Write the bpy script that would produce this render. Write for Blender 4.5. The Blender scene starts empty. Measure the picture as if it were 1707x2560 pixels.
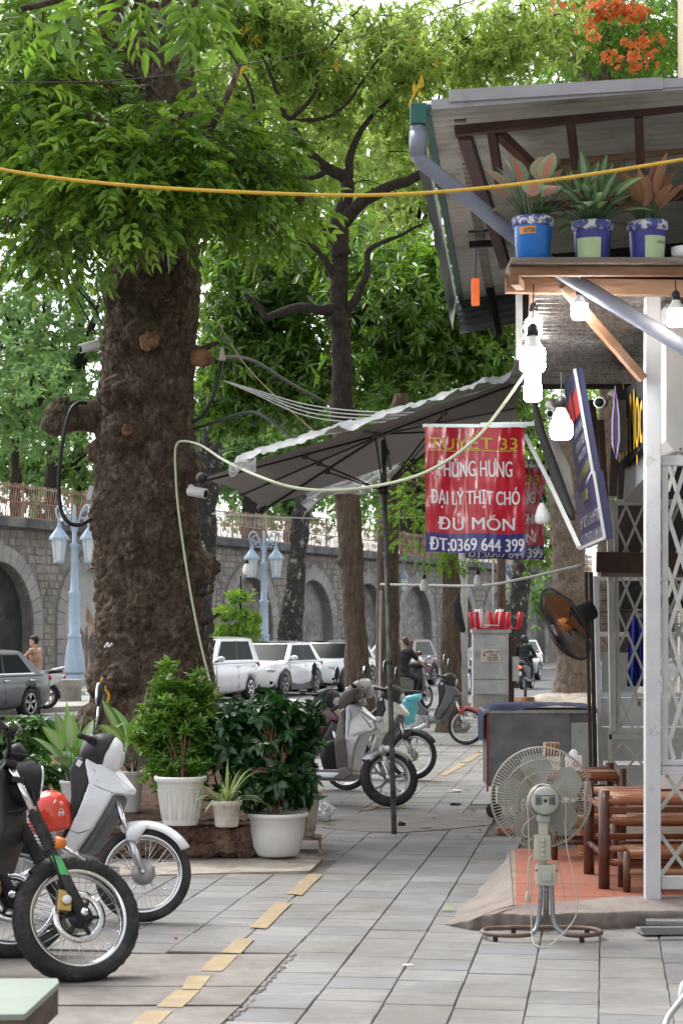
import bpy, math, random
import numpy as np
from mathutils import Vector, Matrix, noise
from mathutils.geometry import tessellate_polygon
random.seed(7); RNG = np.random.default_rng(11)
sc = bpy.context.scene
COL = sc.collection
PI = math.pi
rad = math.radians
# ------------------------------------------------------------------ camera, world, sun
FPX, HORIZ, CX, EYE = 5000.0, 1585.0, 853.5, 1.65      # lens in photo pixels, horizon row, centre column, eye height
cd = bpy.data.cameras.new('camera'); cam = bpy.data.objects.new('camera', cd); COL.objects.link(cam)
cam.location = (0, 0, EYE); cam.rotation_euler = (rad(90), 0, 0)
cd.sensor_fit = 'VERTICAL'; cd.sensor_height = 36; cd.sensor_width = 24
cd.lens = FPX/2560*36; cd.shift_y = (HORIZ-1280)/2560
cd.clip_start = .05; cd.clip_end = 2000
cd.dof.use_dof = True; cd.dof.focus_distance = 17.5; cd.dof.aperture_fstop = 8.0
sc.camera = cam
world = bpy.data.worlds.new('World'); sc.world = world; world.use_nodes = True
wn, wl = world.node_tree.nodes, world.node_tree.links
sky = wn.new('ShaderNodeTexSky'); sky.sky_type = 'NISHITA'; sky.sun_disc = False
sky.sun_elevation = rad(57); sky.air_density = 1.0; sky.dust_density = 2.0; sky.ozone_density = 1.0
hsv = wn.new('ShaderNodeHueSaturation'); hsv.inputs['Saturation'].default_value = .22
wl.new(sky.outputs[0], hsv.inputs['Color']); wl.new(hsv.outputs[0], wn['Background'].inputs[0])
wn['Background'].inputs[1].default_value = .15
sd = bpy.data.lights.new('sun', 'SUN'); sun = bpy.data.objects.new('sun', sd); COL.objects.link(sun)
sd.energy = 1.5; sd.angle = rad(30); sd.color = (1.0, .97, .92)
SUNDIR = Vector((-.34, .42, .84)).normalized()
sun.rotation_euler = SUNDIR.to_track_quat('Z', 'Y').to_euler(); sun.location = (0, 0, 30)
sky.sun_rotation = math.atan2(SUNDIR.x, SUNDIR.y)
sc.view_settings.view_transform = 'Standard'; sc.view_settings.look = 'None'
sc.view_settings.exposure = 1.3; sc.view_settings.gamma = 1.0; sc.view_settings.use_curve_mapping = False
sc.render.engine = 'CYCLES'
sc.cycles.max_bounces = 7; sc.cycles.diffuse_bounces = 3; sc.cycles.glossy_bounces = 3
sc.cycles.transmission_bounces = 6; sc.cycles.transparent_max_bounces = 8; sc.cycles.use_denoising = True
sc.cycles.sample_clamp_indirect = 6.0
# ------------------------------------------------------------------ pixel helpers (photo pixels -> metres)
def P(px, py, Y): return Vector(((px-CX)/FPX*Y, Y, EYE+(HORIZ-py)/FPX*Y))
def G(px, py, z=0.0): return P(px, py, FPX*(EYE-z)/(py-HORIZ))
def GY(py, z=0.0): return FPX*(EYE-z)/(py-HORIZ)
# ------------------------------------------------------------------ objects
WM = {}
def tag(o, label=None, cat=None, group=None, kind=None):
    if label: o['label'] = label
    if cat: o['category'] = cat
    if group: o['group'] = group
    if kind: o['kind'] = kind
    return o
def thing(name, label, cat, loc=(0, 0, 0), rotz=0.0, group=None, rot=None):
    o = bpy.data.objects.new(name, None); COL.objects.link(o)
    o.empty_display_size = .1
    o.location = loc; o.rotation_euler = rot if rot is not None else (0, 0, rotz)
    WM[o.name] = Matrix.Translation(Vector(loc)) @ (o.rotation_euler.to_matrix().to_4x4())
    return tag(o, label, cat, group)
def link(name, me, parent=None, wm=None):
    o = bpy.data.objects.new(name, me); COL.objects.link(o)
    if parent is not None: o.parent = parent; WM[o.name] = WM.get(parent.name, Matrix.Identity(4))
    else: WM[o.name] = wm or Matrix.Identity(4)
    return o
def basis(d):
    d = Vector(d).normalized()
    a = Vector((0, 0, 1)) if abs(d.z) < .95 else Vector((1, 0, 0))
    u = d.cross(a).normalized(); w = d.cross(u).normalized()
    return u, w
class MB:
    def __init__(s): s.v = []; s.f = []; s.sm = []; s.mi = []
    def add(s, vs, fs, smooth=False, m=0):
        b = len(s.v); s.v.extend([tuple(x) for x in vs])
        for f in fs: s.f.append(tuple(i+b for i in f)); s.sm.append(smooth); s.mi.append(m)
        return s
    def box(s, c, d, R=None, m=0):
        c = Vector(c); x, y, z = d[0]/2, d[1]/2, d[2]/2
        vs = [Vector((i*x, j*y, k*z)) for k in (-1, 1) for j in (-1, 1) for i in (-1, 1)]
        if R is not None: vs = [R @ p for p in vs]
        return s.add([c+p for p in vs], [(0, 2, 3, 1), (4, 5, 7, 6), (0, 1, 5, 4), (2, 6, 7, 3), (0, 4, 6, 2), (1, 3, 7, 5)], False, m)
    def bar(s, p0, p1, w, h, m=0, up=(0, 0, 1)):
        p0, p1 = Vector(p0), Vector(p1); d = (p1-p0); L = d.length
        if L < 1e-6: return s
        d.normalize(); up = Vector(up)
        if abs(d.dot(up)) > .98: up = Vector((1, 0, 0)) if abs(d.x) < .9 else Vector((0, 1, 0))
        u = d.cross(up).normalized(); n = u.cross(d).normalized()
        R = Matrix((u, d, n)).transposed()
        return s.box((p0+p1)/2, (w, L, h), R, m)
    def tube(s, pts, r, n=8, cap=True, closed=False, m=0, smooth=True, flat=1.0):
        pts = [Vector(p) for p in pts]; N = len(pts)
        rs = r if isinstance(r, (list, tuple)) else [r]*N
        u = None; vs = []
        for i, p in enumerate(pts):
            a = pts[(i-1) % N] if (closed or i) else p; b = pts[(i+1) % N] if (closed or i < N-1) else p
            t = (b-a).normalized() if (b-a).length > 1e-9 else Vector((0, 0, 1))
            if u is None: u, _ = basis(t)
            else:
                u = u - t*u.dot(t)
                if u.length < 1e-6: u, _ = basis(t)
                u.normalize()
            w = t.cross(u)
            for k in range(n):
                a_ = 2*PI*k/n
                vs.append(p + (u*math.cos(a_)+w*math.sin(a_)*flat)*rs[i])
        fs = []
        for i in range(N if closed else N-1):
            j = (i+1) % N
            for k in range(n):
                k2 = (k+1) % n
                fs.append((i*n+k, i*n+k2, j*n+k2, j*n+k))
        if cap and not closed: fs.append(tuple(range(n-1, -1, -1))); fs.append(tuple((N-1)*n+k for k in range(n)))
        return s.add(vs, fs, smooth, m)
    def cyl(s, p0, p1, r0, r1=None, n=12, m=0, smooth=True): return s.tube([p0, p1], [r0, r0 if r1 is None else r1], n, m=m, smooth=smooth)
    def lathe(s, prof, n=24, M=None, m=0, smooth=True, capb=False, capt=False):
        vs = []
        for r, z in prof:
            for k in range(n):
                a = 2*PI*k/n; p = Vector((r*math.cos(a), r*math.sin(a), z)); vs.append(M @ p if M is not None else p)
        fs = []
        for i in range(len(prof)-1):
            for k in range(n): fs.append((i*n+k, i*n+(k+1) % n, (i+1)*n+(k+1) % n, (i+1)*n+k))
        if capb: fs.append(tuple(range(n-1, -1, -1)))
        if capt: fs.append(tuple((len(prof)-1)*n+k for k in range(n)))
        return s.add(vs, fs, smooth, m)
    def loft(s, rings, caps=True, closed=True, smooth=True, m=0):
        n = len(rings[0]); vs = [p for r in rings for p in r]; fs = []
        for i in range(len(rings)-1):
            for k in range(n if closed else n-1):
                k2 = (k+1) % n; fs.append((i*n+k, i*n+k2, (i+1)*n+k2, (i+1)*n+k))
        if caps and closed: fs.append(tuple(range(n-1, -1, -1))); fs.append(tuple((len(rings)-1)*n+k for k in range(n)))
        return s.add(vs, fs, smooth, m)
    def sphere(s, c, r, nu=16, nv=10, m=0, R=None):
        c = Vector(c); r = Vector(r) if hasattr(r, '__len__') else Vector((r, r, r))
        vs = []
        for j in range(nv+1):
            t = PI*j/nv
            for k in range(nu):
                a = 2*PI*k/nu; p = Vector((r.x*math.sin(t)*math.cos(a), r.y*math.sin(t)*math.sin(a), r.z*math.cos(t)))
                vs.append(c + (R @ p if R is not None else p))
        fs = [(j*nu+k, (j+1)*nu+k, (j+1)*nu+(k+1) % nu, j*nu+(k+1) % nu) for j in range(nv) for k in range(nu)]
        return s.add(vs, fs, True, m)
    def torus(s, c, ax, R, r, n=32, k=8, m=0, a0=0, a1=2*PI, flat=1.0):
        u, w = basis(ax); c = Vector(c); full = abs(a1-a0-2*PI) < 1e-6
        pts = [c+(u*math.cos(a0+(a1-a0)*i/n)+w*math.sin(a0+(a1-a0)*i/n))*R for i in range(n if full else n+1)]
        return s.tube(pts, r, k, closed=full, m=m, flat=flat)
    def prism(s, poly, f0, f1, m=0, smooth=False):          # poly: list of 2D; f0/f1 map (a,b)->3D for both faces
        n = len(poly); A = [Vector(f0(*p)) for p in poly]; B = [Vector(f1(*p)) for p in poly]
        tri = tessellate_polygon([[Vector((p[0], p[1], 0)) for p in poly]])
        fs = [tuple(t) for t in tri] + [tuple(n+i for i in reversed(t)) for t in tri]
        s.add(A+B, fs, smooth, m)
        fs = [(i, (i+1) % n, n+(i+1) % n, n+i) for i in range(n)]
        return s.add(A+B, fs, smooth, m)
    def grid(s, fn, nu, nv, m=0, smooth=True, thick=None):
        vs = [Vector(fn(i/nu, j/nv)) for j in range(nv+1) for i in range(nu+1)]
        fs = [(j*(nu+1)+i, j*(nu+1)+i+1, (j+1)*(nu+1)+i+1, (j+1)*(nu+1)+i) for j in range(nv) for i in range(nu)]
        s.add(vs, fs, smooth, m)
        if thick is not None:
            t = Vector(thick); s.add([v+t for v in vs], [tuple(reversed(f)) for f in fs], smooth, m)
            W = nu+1; b = [i for i in range(W)] + [(j+1)*W-1 for j in range(1, nv+1)] + [nv*W+i for i in range(nu-1, -1, -1)] + [j*W for j in range(nv-1, 0, -1)]
            n = len(b); s.add([vs[i] for i in b]+[vs[i]+t for i in b], [(k, n+k, n+(k+1) % n, (k+1) % n) for k in range(n)], False, m)
        return s
    def mesh(s, name, mats, M=None):
        me = bpy.data.meshes.new(name)
        vs = s.v if M is None else [tuple(M @ Vector(p)) for p in s.v]
        me.from_pydata(vs, [], s.f)
        for mm in (mats if isinstance(mats, (list, tuple)) else [mats]): me.materials.append(mm)
        me.polygons.foreach_set('use_smooth', s.sm); me.polygons.foreach_set('material_index', s.mi)
        me.update(); return me
    def build(s, name, mats, parent=None, world=True, loc=None, bevel=0, kind=None, label=None):
        if parent is not None:
            M = WM[parent.name].inverted() if world else None
            o = link(name, s.mesh(name, mats, M), parent)
        else:
            l = Vector(loc) if loc is not None else Vector((0, 0, 0))
            o = link(name, s.mesh(name, mats, Matrix.Translation(-l) if world else None)); o.location = l; WM[o.name] = Matrix.Translation(l)
        if bevel:
            b = o.modifiers.new('bevel', 'BEVEL'); b.width = bevel; b.segments = 2; b.limit_method = 'ANGLE'; b.angle_limit = rad(40)
        if kind: o['kind'] = kind
        if label: o['label'] = label
        return o
def ring(c, u, w, a, b, n=16, e=2.0):
    c, u, w = Vector(c), Vector(u), Vector(w); out = []
    for k in range(n):
        t = 2*PI*k/n; cc, ss = math.cos(t), math.sin(t)
        out.append(c + u*(a*math.copysign(abs(cc)**(2/e), cc)) + w*(b*math.copysign(abs(ss)**(2/e), ss)))
    return out
def spline(pts, n=8):
    pts = [Vector(p) for p in pts]; out = []
    for i in range(len(pts)-1):
        p0 = pts[max(i-1, 0)]; p1 = pts[i]; p2 = pts[i+1]; p3 = pts[min(i+2, len(pts)-1)]
        for k in range(n):
            t = k/n; t2, t3 = t*t, t*t*t
            out.append(.5*((2*p1)+(p2-p0)*t+(2*p0-5*p1+4*p2-p3)*t2+(3*p1-p0-3*p2+p3)*t3))
    out.append(pts[-1]); return out
def lerp(a, b, t): return a+(b-a)*t
def interp(x, xs, ys):
    return float(np.interp(x, xs, ys))
def npmesh(name, V, faces, mats, rnd=None, smooth=True):
    """V (N,3), faces: list of (M,k) int arrays"""
    me = bpy.data.meshes.new(name)
    V = np.ascontiguousarray(V, dtype=np.float32); me.vertices.add(len(V)); me.vertices.foreach_set('co', V.ravel())
    tot = np.concatenate([np.full(len(f), f.shape[1], dtype=np.int32) for f in faces])
    lv = np.concatenate([f.ravel() for f in faces]).astype(np.int32)
    me.loops.add(len(lv)); me.loops.foreach_set('vertex_index', lv)
    st = np.concatenate([[0], np.cumsum(tot)[:-1]]).astype(np.int32)
    me.polygons.add(len(tot)); me.polygons.foreach_set('loop_start', st)
    me.polygons.foreach_set('use_smooth', np.full(len(tot), smooth))
    for mm in (mats if isinstance(mats, (list, tuple)) else [mats]): me.materials.append(mm)
    me.update(calc_edges=True)
    if rnd is not None:
        a = me.attributes.new('rnd', 'FLOAT', 'POINT'); a.data.foreach_set('value', np.ascontiguousarray(rnd, dtype=np.float32))
    return me
def boolean_cut(o, cutter_mb):
    cm = cutter_mb.mesh('cut', o.data.materials[0]); co = bpy.data.objects.new('cut', cm); COL.objects.link(co)
    pm = o.parent; o.parent = None
    md = o.modifiers.new('b', 'BOOLEAN'); md.object = co; md.operation = 'DIFFERENCE'; md.solver = 'EXACT'
    dg = bpy.context.evaluated_depsgraph_get(); me = bpy.data.meshes.new_from_object(o.evaluated_get(dg))
    o.modifiers.clear(); o.data = me; o.parent = pm
    bpy.data.objects.remove(co); bpy.data.meshes.remove(cm)
# ------------------------------------------------------------------ text as flat print
def text_mesh(body, bold=.02, shear=0):
    c = bpy.data.curves.new('t', 'FONT'); c.body = body; c.offset = bold; c.shear = shear; c.resolution_u = 3
    o = bpy.data.objects.new('t', c); COL.objects.link(o)
    me = bpy.data.meshes.new_from_object(o.evaluated_get(bpy.context.evaluated_depsgraph_get()))
    v = np.empty(len(me.vertices)*3, dtype=np.float32); me.vertices.foreach_get('co', v); v = v.reshape(-1, 3)[:, :2]
    fs = [tuple(p.vertices) for p in me.polygons]
    bpy.data.objects.remove(o); bpy.data.curves.remove(c); bpy.data.meshes.remove(me)
    return v, fs
def put_text(mb, body, x0, x1, y0, y1, fn, bold=.02, m=0, base=None):
    """letters fitted in the box x0..x1, y0(bottom of capitals)..y1(top of capitals); fn(x,y) -> 3D"""
    v, fs = text_mesh(body, 0)
    mn, mx = v.min(0), v.max(0)
    h = .728                                          # capital height of the built-in face
    X = x0+(v[:, 0]-mn[0])/(mx[0]-mn[0])*(x1-x0); Y = y0+v[:, 1]/h*(y1-y0)
    e = (x1-x0)*bold*.16; n = Vector((0, -.0004, 0))
    for k, o in enumerate((0, -1, 1) if bold else (0,)):
        mb.add([Vector(fn(a+o*e, b))+n*k for a, b in zip(X, Y)], fs, False, m)
# ------------------------------------------------------------------ materials
MAT = {}
def new_mat(name):
    m = bpy.data.materials.new(name); m.use_nodes = True; MAT[name] = m
    return m, m.node_tree.nodes, m.node_tree.links, m.node_tree.nodes['Principled BSDF']
def rgb(c): return (c[0], c[1], c[2], 1)
def nd(ns, t, **kw):
    n = ns.new(t)
    for k, v in kw.items():
        if k.startswith('i_'): n.inputs[k[2:].replace('_', ' ')].default_value = v
        else: setattr(n, k, v)
    return n
def ramp(ns, ls, src, stops):
    r = ns.new('ShaderNodeValToRGB'); e = r.color_ramp.elements
    while len(e) < len(stops): e.new(.5)
    for el, (p, c) in zip(e, stops): el.position = p; el.color = rgb(c)
    ls.new(src, r.inputs[0]); return r.outputs[0]
def coords(ns, obj=False):
    if obj:
        return ns.new('ShaderNodeTexCoord').outputs['Object']
    return ns.new('ShaderNodeNewGeometry').outputs['Position']
def mk(name, c, rough=.6, metal=0.0, var=.18, scale=6.0, bump=.0, bscale=40.0, spec=.5, coat=0.0, c2=None, mixat=(.45, .62), stain=None, stain_scale=2.5, obj=False, rvar=0.0, objrnd=0.0, stretch=None, alpha=None, trans=0.0, ior=1.45, detail=6.0, attr=False, sat=None):
    m, ns, ls, b = new_mat(name)
    co = coords(ns, obj)
    if stretch:
        mp = nd(ns, 'ShaderNodeMapping'); mp.inputs['Scale'].default_value = stretch; ls.new(co, mp.inputs[0]); co = mp.outputs[0]
    n1 = nd(ns, 'ShaderNodeTexNoise', i_Scale=scale, i_Detail=detail, i_Roughness=.62); ls.new(co, n1.inputs['Vector'])
    lo = tuple(x*(1-var) for x in c); hi = tuple(min(1, x*(1+var)) for x in c)
    col = ramp(ns, ls, n1.outputs[0], [(.3, lo), (.7, hi)])
    if c2 is not None:
        n2 = nd(ns, 'ShaderNodeTexNoise', i_Scale=stain_scale, i_Detail=8.0, i_Roughness=.7); ls.new(co, n2.inputs['Vector'])
        f = ramp(ns, ls, n2.outputs[0], [(mixat[0], (0, 0, 0)), (mixat[1], (1, 1, 1))])
        mx = nd(ns, 'ShaderNodeMix', data_type='RGBA'); ls.new(f, mx.inputs[0]); ls.new(col, mx.inputs[6]); mx.inputs[7].default_value = rgb(c2); col = mx.outputs[2]
    if objrnd or attr:
        if attr: src = nd(ns, 'ShaderNodeAttribute', attribute_name='rnd').outputs['Fac']
        else: src = ns.new('ShaderNodeObjectInfo').outputs['Random']
        k = objrnd or .2
        g = ramp(ns, ls, src, [(0, (1-k, 1-k, 1-k)), (1, (1+k*.0, 1, 1-k*.12))]); 
        mx = nd(ns, 'ShaderNodeMix', data_type='RGBA', blend_type='MULTIPLY'); mx.inputs[0].default_value = 1; ls.new(col, mx.inputs[6]); ls.new(g, mx.inputs[7]); col = mx.outputs[2]
    ls.new(col, b.inputs['Base Color'])
    b.inputs['Roughness'].default_value = rough; b.inputs['Metallic'].default_value = metal
    b.inputs['Specular IOR Level'].default_value = spec; b.inputs['Coat Weight'].default_value = coat; b.inputs['Coat Roughness'].default_value = .06
    b.inputs['IOR'].default_value = ior
    if trans: b.inputs['Transmission Weight'].default_value = trans
    if alpha is not None: b.inputs['Alpha'].default_value = alpha
    if rvar:
        mr = nd(ns, 'ShaderNodeMapRange'); mr.inputs['To Min'].default_value = max(.02, rough-rvar); mr.inputs['To Max'].default_value = min(1, rough+rvar)
        ls.new(n1.outputs[0], mr.inputs['Value']); ls.new(mr.outputs[0], b.inputs['Roughness'])
    if bump:
        n3 = nd(ns, 'ShaderNodeTexNoise', i_Scale=bscale, i_Detail=8.0, i_Roughness=.65); ls.new(co, n3.inputs['Vector'])
        bp = nd(ns, 'ShaderNodeBump', i_Strength=min(1.0, bump), i_Distance=.02); ls.new(n3.outputs[0], bp.inputs['Height']); ls.new(bp.outputs[0], b.inputs['Normal'])
    return m
def leafmat(name, lo, hi, tr=(.25, .42, .05), tw=.35, rough=.4, spec=.5):
    m, ns, ls, b = new_mat(name)
    at = nd(ns, 'ShaderNodeAttribute', attribute_name='rnd').outputs['Fac']
    col = ramp(ns, ls, at, [(0, lo), (.75, hi), (1, tuple(min(1, x*1.25) for x in hi))])
    ls.new(col, b.inputs['Base Color']); b.inputs['Roughness'].default_value = rough; b.inputs['Specular IOR Level'].default_value = spec
    t = ns.new('ShaderNodeBsdfTranslucent')
    c2 = ramp(ns, ls, at, [(0, tuple(x*.55 for x in tr)), (1, tr)]); ls.new(c2, t.inputs[0])
    mx = ns.new('ShaderNodeMixShader'); mx.inputs[0].default_value = tw
    ls.new(b.outputs[0], mx.inputs[1]); ls.new(t.outputs[0], mx.inputs[2]); ls.new(mx.outputs[0], ns['Material Output'].inputs[0])
    return m
def slabmat(name, attr):
    """worn stone paving: streaked grain, big stains, dirt specks, one tone per slab"""
    m, ns, ls, b = new_mat(name); co = coords(ns)
    def noi(sc_, det=6.0, ro=.65, stretch=None):
        c_ = co
        if stretch: mp = nd(ns, 'ShaderNodeMapping'); mp.inputs['Scale'].default_value = stretch; ls.new(co, mp.inputs[0]); c_ = mp.outputs[0]
        n = nd(ns, 'ShaderNodeTexNoise', i_Scale=sc_, i_Detail=det, i_Roughness=ro); ls.new(c_, n.inputs['Vector']); return n.outputs[0]
    def mix(f, a, c, mode='MIX', fac=None):
        x = nd(ns, 'ShaderNodeMix', data_type='RGBA', blend_type=mode)
        if fac is None: ls.new(f, x.inputs[0])
        else: x.inputs[0].default_value = fac
        ls.new(a, x.inputs[6])
        if isinstance(c, tuple): x.inputs[7].default_value = rgb(c)
        else: ls.new(c, x.inputs[7])
        return x.outputs[2]
    src = nd(ns, 'ShaderNodeAttribute', attribute_name='rnd').outputs['Fac'] if attr else ns.new('ShaderNodeObjectInfo').outputs['Random']
    base = ramp(ns, ls, src, [(0, (.215, .22, .23)), (.3, (.25, .252, .258)), (.6, (.28, .276, .27)), (.85, (.265, .256, .245)), (1, (.32, .315, .305))])
    col = mix(None, base, ramp(ns, ls, noi(3.2, 7, .7, (1.2, 7, 1)), [(.28, (.72, .73, .76)), (.72, (1.15, 1.13, 1.1))]), 'MULTIPLY', .85)
    col = mix(ramp(ns, ls, noi(.9, 6, .72), [(.42, (0, 0, 0)), (.62, (.85, .85, .85))]), col, (.165, .152, .138))
    col = mix(ramp(ns, ls, noi(2.3, 8, .75, (1, 2, 1)), [(.58, (0, 0, 0)), (.68, (.6, .6, .6))]), col, (.40, .375, .34))
    col = mix(ramp(ns, ls, noi(34, 3, .6), [(.66, (0, 0, 0)), (.72, (.5, .5, .5))]), col, (.1, .09, .08))
    ls.new(col, b.inputs['Base Color']); b.inputs['Roughness'].default_value = .68; b.inputs['Specular IOR Level'].default_value = .35
    bp = nd(ns, 'ShaderNodeBump', i_Strength=.35, i_Distance=.012); ls.new(noi(24, 8, .7, (1, 2.5, 1)), bp.inputs['Height']); ls.new(bp.outputs[0], b.inputs['Normal']); return m
def emis(name, c, s):
    m, ns, ls, b = new_mat(name)
    b.inputs['Base Color'].default_value = rgb(c); b.inputs['Emission Color'].default_value = rgb(c); b.inputs['Emission Strength'].default_value = s
    return m
# ================================================================== materials
mk('asphalt', (.13, .13, .135), .85, var=.25, scale=3, bump=.3, bscale=120, c2=(.17, .165, .16), stain_scale=.35)
mk('joint', (.14, .128, .115), .95, var=.4, scale=14, bump=.5, bscale=60)
slabmat('slab', False); slabmat('slab_far', True)
mk('yellow_paint', (.35, .265, .15), .75, var=.2, scale=9, c2=(.3, .27, .23), mixat=(.48, .72), stain_scale=14)
mk('cover', (.25, .225, .205), .85, var=.22, scale=5, bump=.5, bscale=45, c2=(.19, .17, .155), stain_scale=3)
mk('apron', (.42, .37, .31), .9, var=.2, scale=5, bump=.5, bscale=35, c2=(.25, .2, .16), stain_scale=2.4)
mk('soil', (.085, .05, .034), .95, var=.5, scale=7, bump=.9, bscale=28, c2=(.14, .07, .043), stain_scale=5, mixat=(.4, .62))
mk('concrete', (.36, .34, .31), .85, var=.2, scale=3.5, bump=.4, bscale=40, c2=(.22, .2, .175), stain_scale=1.6)
mk('pink_concrete', (.25, .205, .19), .9, var=.2, scale=4, bump=.6, bscale=22, c2=(.31, .27, .235), stain_scale=2.2)
mk('red_tile', (.35, .12, .075), .6, var=.13, scale=5, bump=.1, bscale=80, c2=(.34, .2, .15), mixat=(.5, .8), stain_scale=4, objrnd=.12, rvar=.12)
mk('grout', (.3, .24, .2), .95, var=.2)
mk('stone', (.31, .282, .25), .9, var=.2, scale=2.2, bump=.6, bscale=14, c2=(.16, .15, .14), mixat=(.5, .7), stain_scale=.9, objrnd=.2)
mk('stone_far', (.31, .282, .25), .9, var=.2, scale=2.2, bump=.6, bscale=14, c2=(.16, .15, .14), mixat=(.5, .7), stain_scale=.9, attr=True, objrnd=.2)
mk('mortar', (.2, .185, .17), .95, var=.3, scale=2)
mk('voussoir', (.36, .345, .33), .88, var=.18, scale=1.6, bump=.4, bscale=12, c2=(.22, .21, .2), stain_scale=.8, objrnd=.16)
mk('coping', (.085, .088, .092), .85, var=.4, scale=1.3, bump=.4, bscale=9, c2=(.2, .195, .185), stain_scale=.7)
mk('rubble', (.26, .25, .235), .92, var=.42, scale=4.5, bump=.9, bscale=5, c2=(.11, .12, .1), mixat=(.46, .66), stain_scale=.8)
mk('rust_bar', (.36, .22, .155), .8, var=.35, scale=4, c2=(.5, .42, .35), stain_scale=1.2, mixat=(.45, .6))
mk('dark_infill', (.035, .036, .038), .9, var=.5, scale=1.5, c2=(.11, .115, .12), mixat=(.58, .68), stain_scale=.9)  # near-black infill with paler blotches
mk('mural', (.42, .43, .41), .85, var=.14, scale=1.4, c2=(.46, .46, .43), stain_scale=.7)
mk('mural_red', (.42, .2, .155), .85, var=.3, scale=1.8, c2=(.45, .36, .31), mixat=(.44, .6), stain_scale=.9)
mk('mural_dark', (.13, .125, .1), .85, var=.6, scale=3.5, c2=(.3, .2, .17), mixat=(.5, .6), stain_scale=2.5)
mk('mural_brown', (.3, .19, .12), .85, var=.3)
mk('teal_frame', (.3, .37, .42), .7, var=.15)
mk('kerb', (.33, .325, .31), .85, var=.22, scale=3, bump=.3, bscale=30)
A_T = rad(7.5); EU = Vector((math.cos(A_T), -math.sin(A_T), 0)); EV = Vector((math.sin(A_T), math.cos(A_T), 0))
# ================================================================== ground, road
g = MB(); g.grid(lambda a, b: (-200+400*a, -60+400*b, -.121), 8, 8)
tag(g.build('road', MAT['asphalt']), kind='structure')
KERB = [(-30, -16), (-9, 20), (-3.95, 28), (1.85, 37.5), (4.2, 48), (9, 64), (30, 120)]
def inpoly(x, y, poly):
    c = False; n = len(poly)
    for i in range(n):
        x1, y1 = poly[i]; x2, y2 = poly[(i+1) % n]
        if (y1 > y) != (y2 > y) and x < (x2-x1)*(y-y1)/(y2-y1)+x1: c = not c
    return c
SIDE = KERB + [(45, 120), (45, -16)]
s = MB(); s.prism(SIDE, lambda a, b: (a, b, -.012), lambda a, b: (a, b, -.16))
sidewalk = tag(s.build('sidewalk', MAT['joint']), kind='structure')
ks = MB()
for a, b in zip(KERB, KERB[1:]):
    A, B = Vector((*a, 0)), Vector((*b, 0)); L = (B-A).length; n = max(1, int(L/1.0)); d = (B-A)/n
    for i in range(n):
        ks.bar(A+d*(i+.008)+Vector((0, 0, -.067)), A+d*(i+.992)+Vector((0, 0, -.067)), .2, .17)
ks.build('kerb', MAT['kerb'], sidewalk)
COVER = [tuple(G(*p)[:2]) for p in ((20, 2384), (738, 2386), (560, 2575), (460, 2680), (-250, 2680), (-250, 2384))]
BED = [(-6.0, 14.75), (-.66, 14.75), (-.42, 15.6), (-.75, 18.5), (-1.0, 22.5), (-2.2, 26.0), (-6.0, 23.5)]
APRON = [tuple(G(*p)[:2]) for p in ((300, 2163), (790, 2143), (806, 2150), (774, 2180), (300, 2192))]
PLAT = [(.96, 11.25), (1.9, 11.6), (7, 11.6), (7, 19.5), (1.32, 19.5), (1.32, 14.3)]
# ---- paving slabs
PW, PV = .3178, .309
O0 = G(1117, 2560)
variants = []
for k in range(6):
    gw = .0012+.0022*RNG.random(); a, b = PW/2-gw, PV/2-gw; c = .004; mb = MB(); j = lambda: (RNG.random()-.5)*.004
    bot = [(-a, -b, -.03), (a, -b, -.03), (a, b, -.03), (-a, b, -.03)]
    mid = [(-a+j(), -b+j(), -.005), (a+j(), -b+j(), -.005), (a+j(), b+j(), -.005), (-a+j(), b+j(), -.005)]
    top = [(x*(1-c/a), y*(1-c/b), 0) for x, y, z in mid]
    mb.add(bot+mid+top, [(0, 1, 5, 4), (1, 2, 6, 5), (2, 3, 7, 6), (3, 0, 4, 7), (4, 5, 9, 8), (5, 6, 10, 9), (6, 7, 11, 10), (7, 4, 8, 11), (8, 9, 10, 11)])
    variants.append(mb.mesh('paving_slab', MAT['slab']))
cells = []
for i in range(-60, 60):
    off = RNG.random()*PV
    for k in range(-6, 110):
        c = O0 + EU*((i+.5)*PW) + EV*(k*PV+off)
        if not inpoly(c.x, c.y, SIDE) or c.y < 6.5: continue
        if inpoly(c.x, c.y, COVER) or inpoly(c.x, c.y, BED) or inpoly(c.x, c.y, APRON) or inpoly(c.x, c.y, PLAT): continue
        px = CX+FPX*c.x/c.y
        if px < -260 or px > 1960 or c.y > 40: continue
        inside = -60 < px < 1760 and c.y > 8.2
        cells.append((c.y if inside else c.y+30, c))
cells.sort(key=lambda t: t[0])
for n, (_, c) in enumerate(cells[:300]):
    o = bpy.data.objects.new('paving_slab', variants[n % 6]); COL.objects.link(o); o.parent = sidewalk
    o.location = (c.x, c.y, (RNG.random()-.5)*.005)
    o.rotation_euler = ((RNG.random()-.5)*.012, (RNG.random()-.5)*.012, -A_T+(PI if RNG.random() < .5 else 0)+(RNG.random()-.5)*.012)
V0 = np.array([v.co[:] for v in variants[0].vertices]); F0 = np.array([list(p.vertices) for p in variants[0].polygons])
rest = cells[300:]; C = np.array([[c.x, c.y, 0] for _, c in rest]); nR = len(C)
ca, sa = math.cos(-A_T), math.sin(-A_T); Rm = np.array([[ca, sa, 0], [-sa, ca, 0], [0, 0, 1]])
VV = (V0 @ Rm)[None]+C[:, None]+np.concatenate([np.zeros((nR, 2)), (RNG.random((nR, 1))-.5)*.005], 1)[:, None]
FF = F0[None]+(np.arange(nR)*len(V0))[:, None, None]
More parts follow.
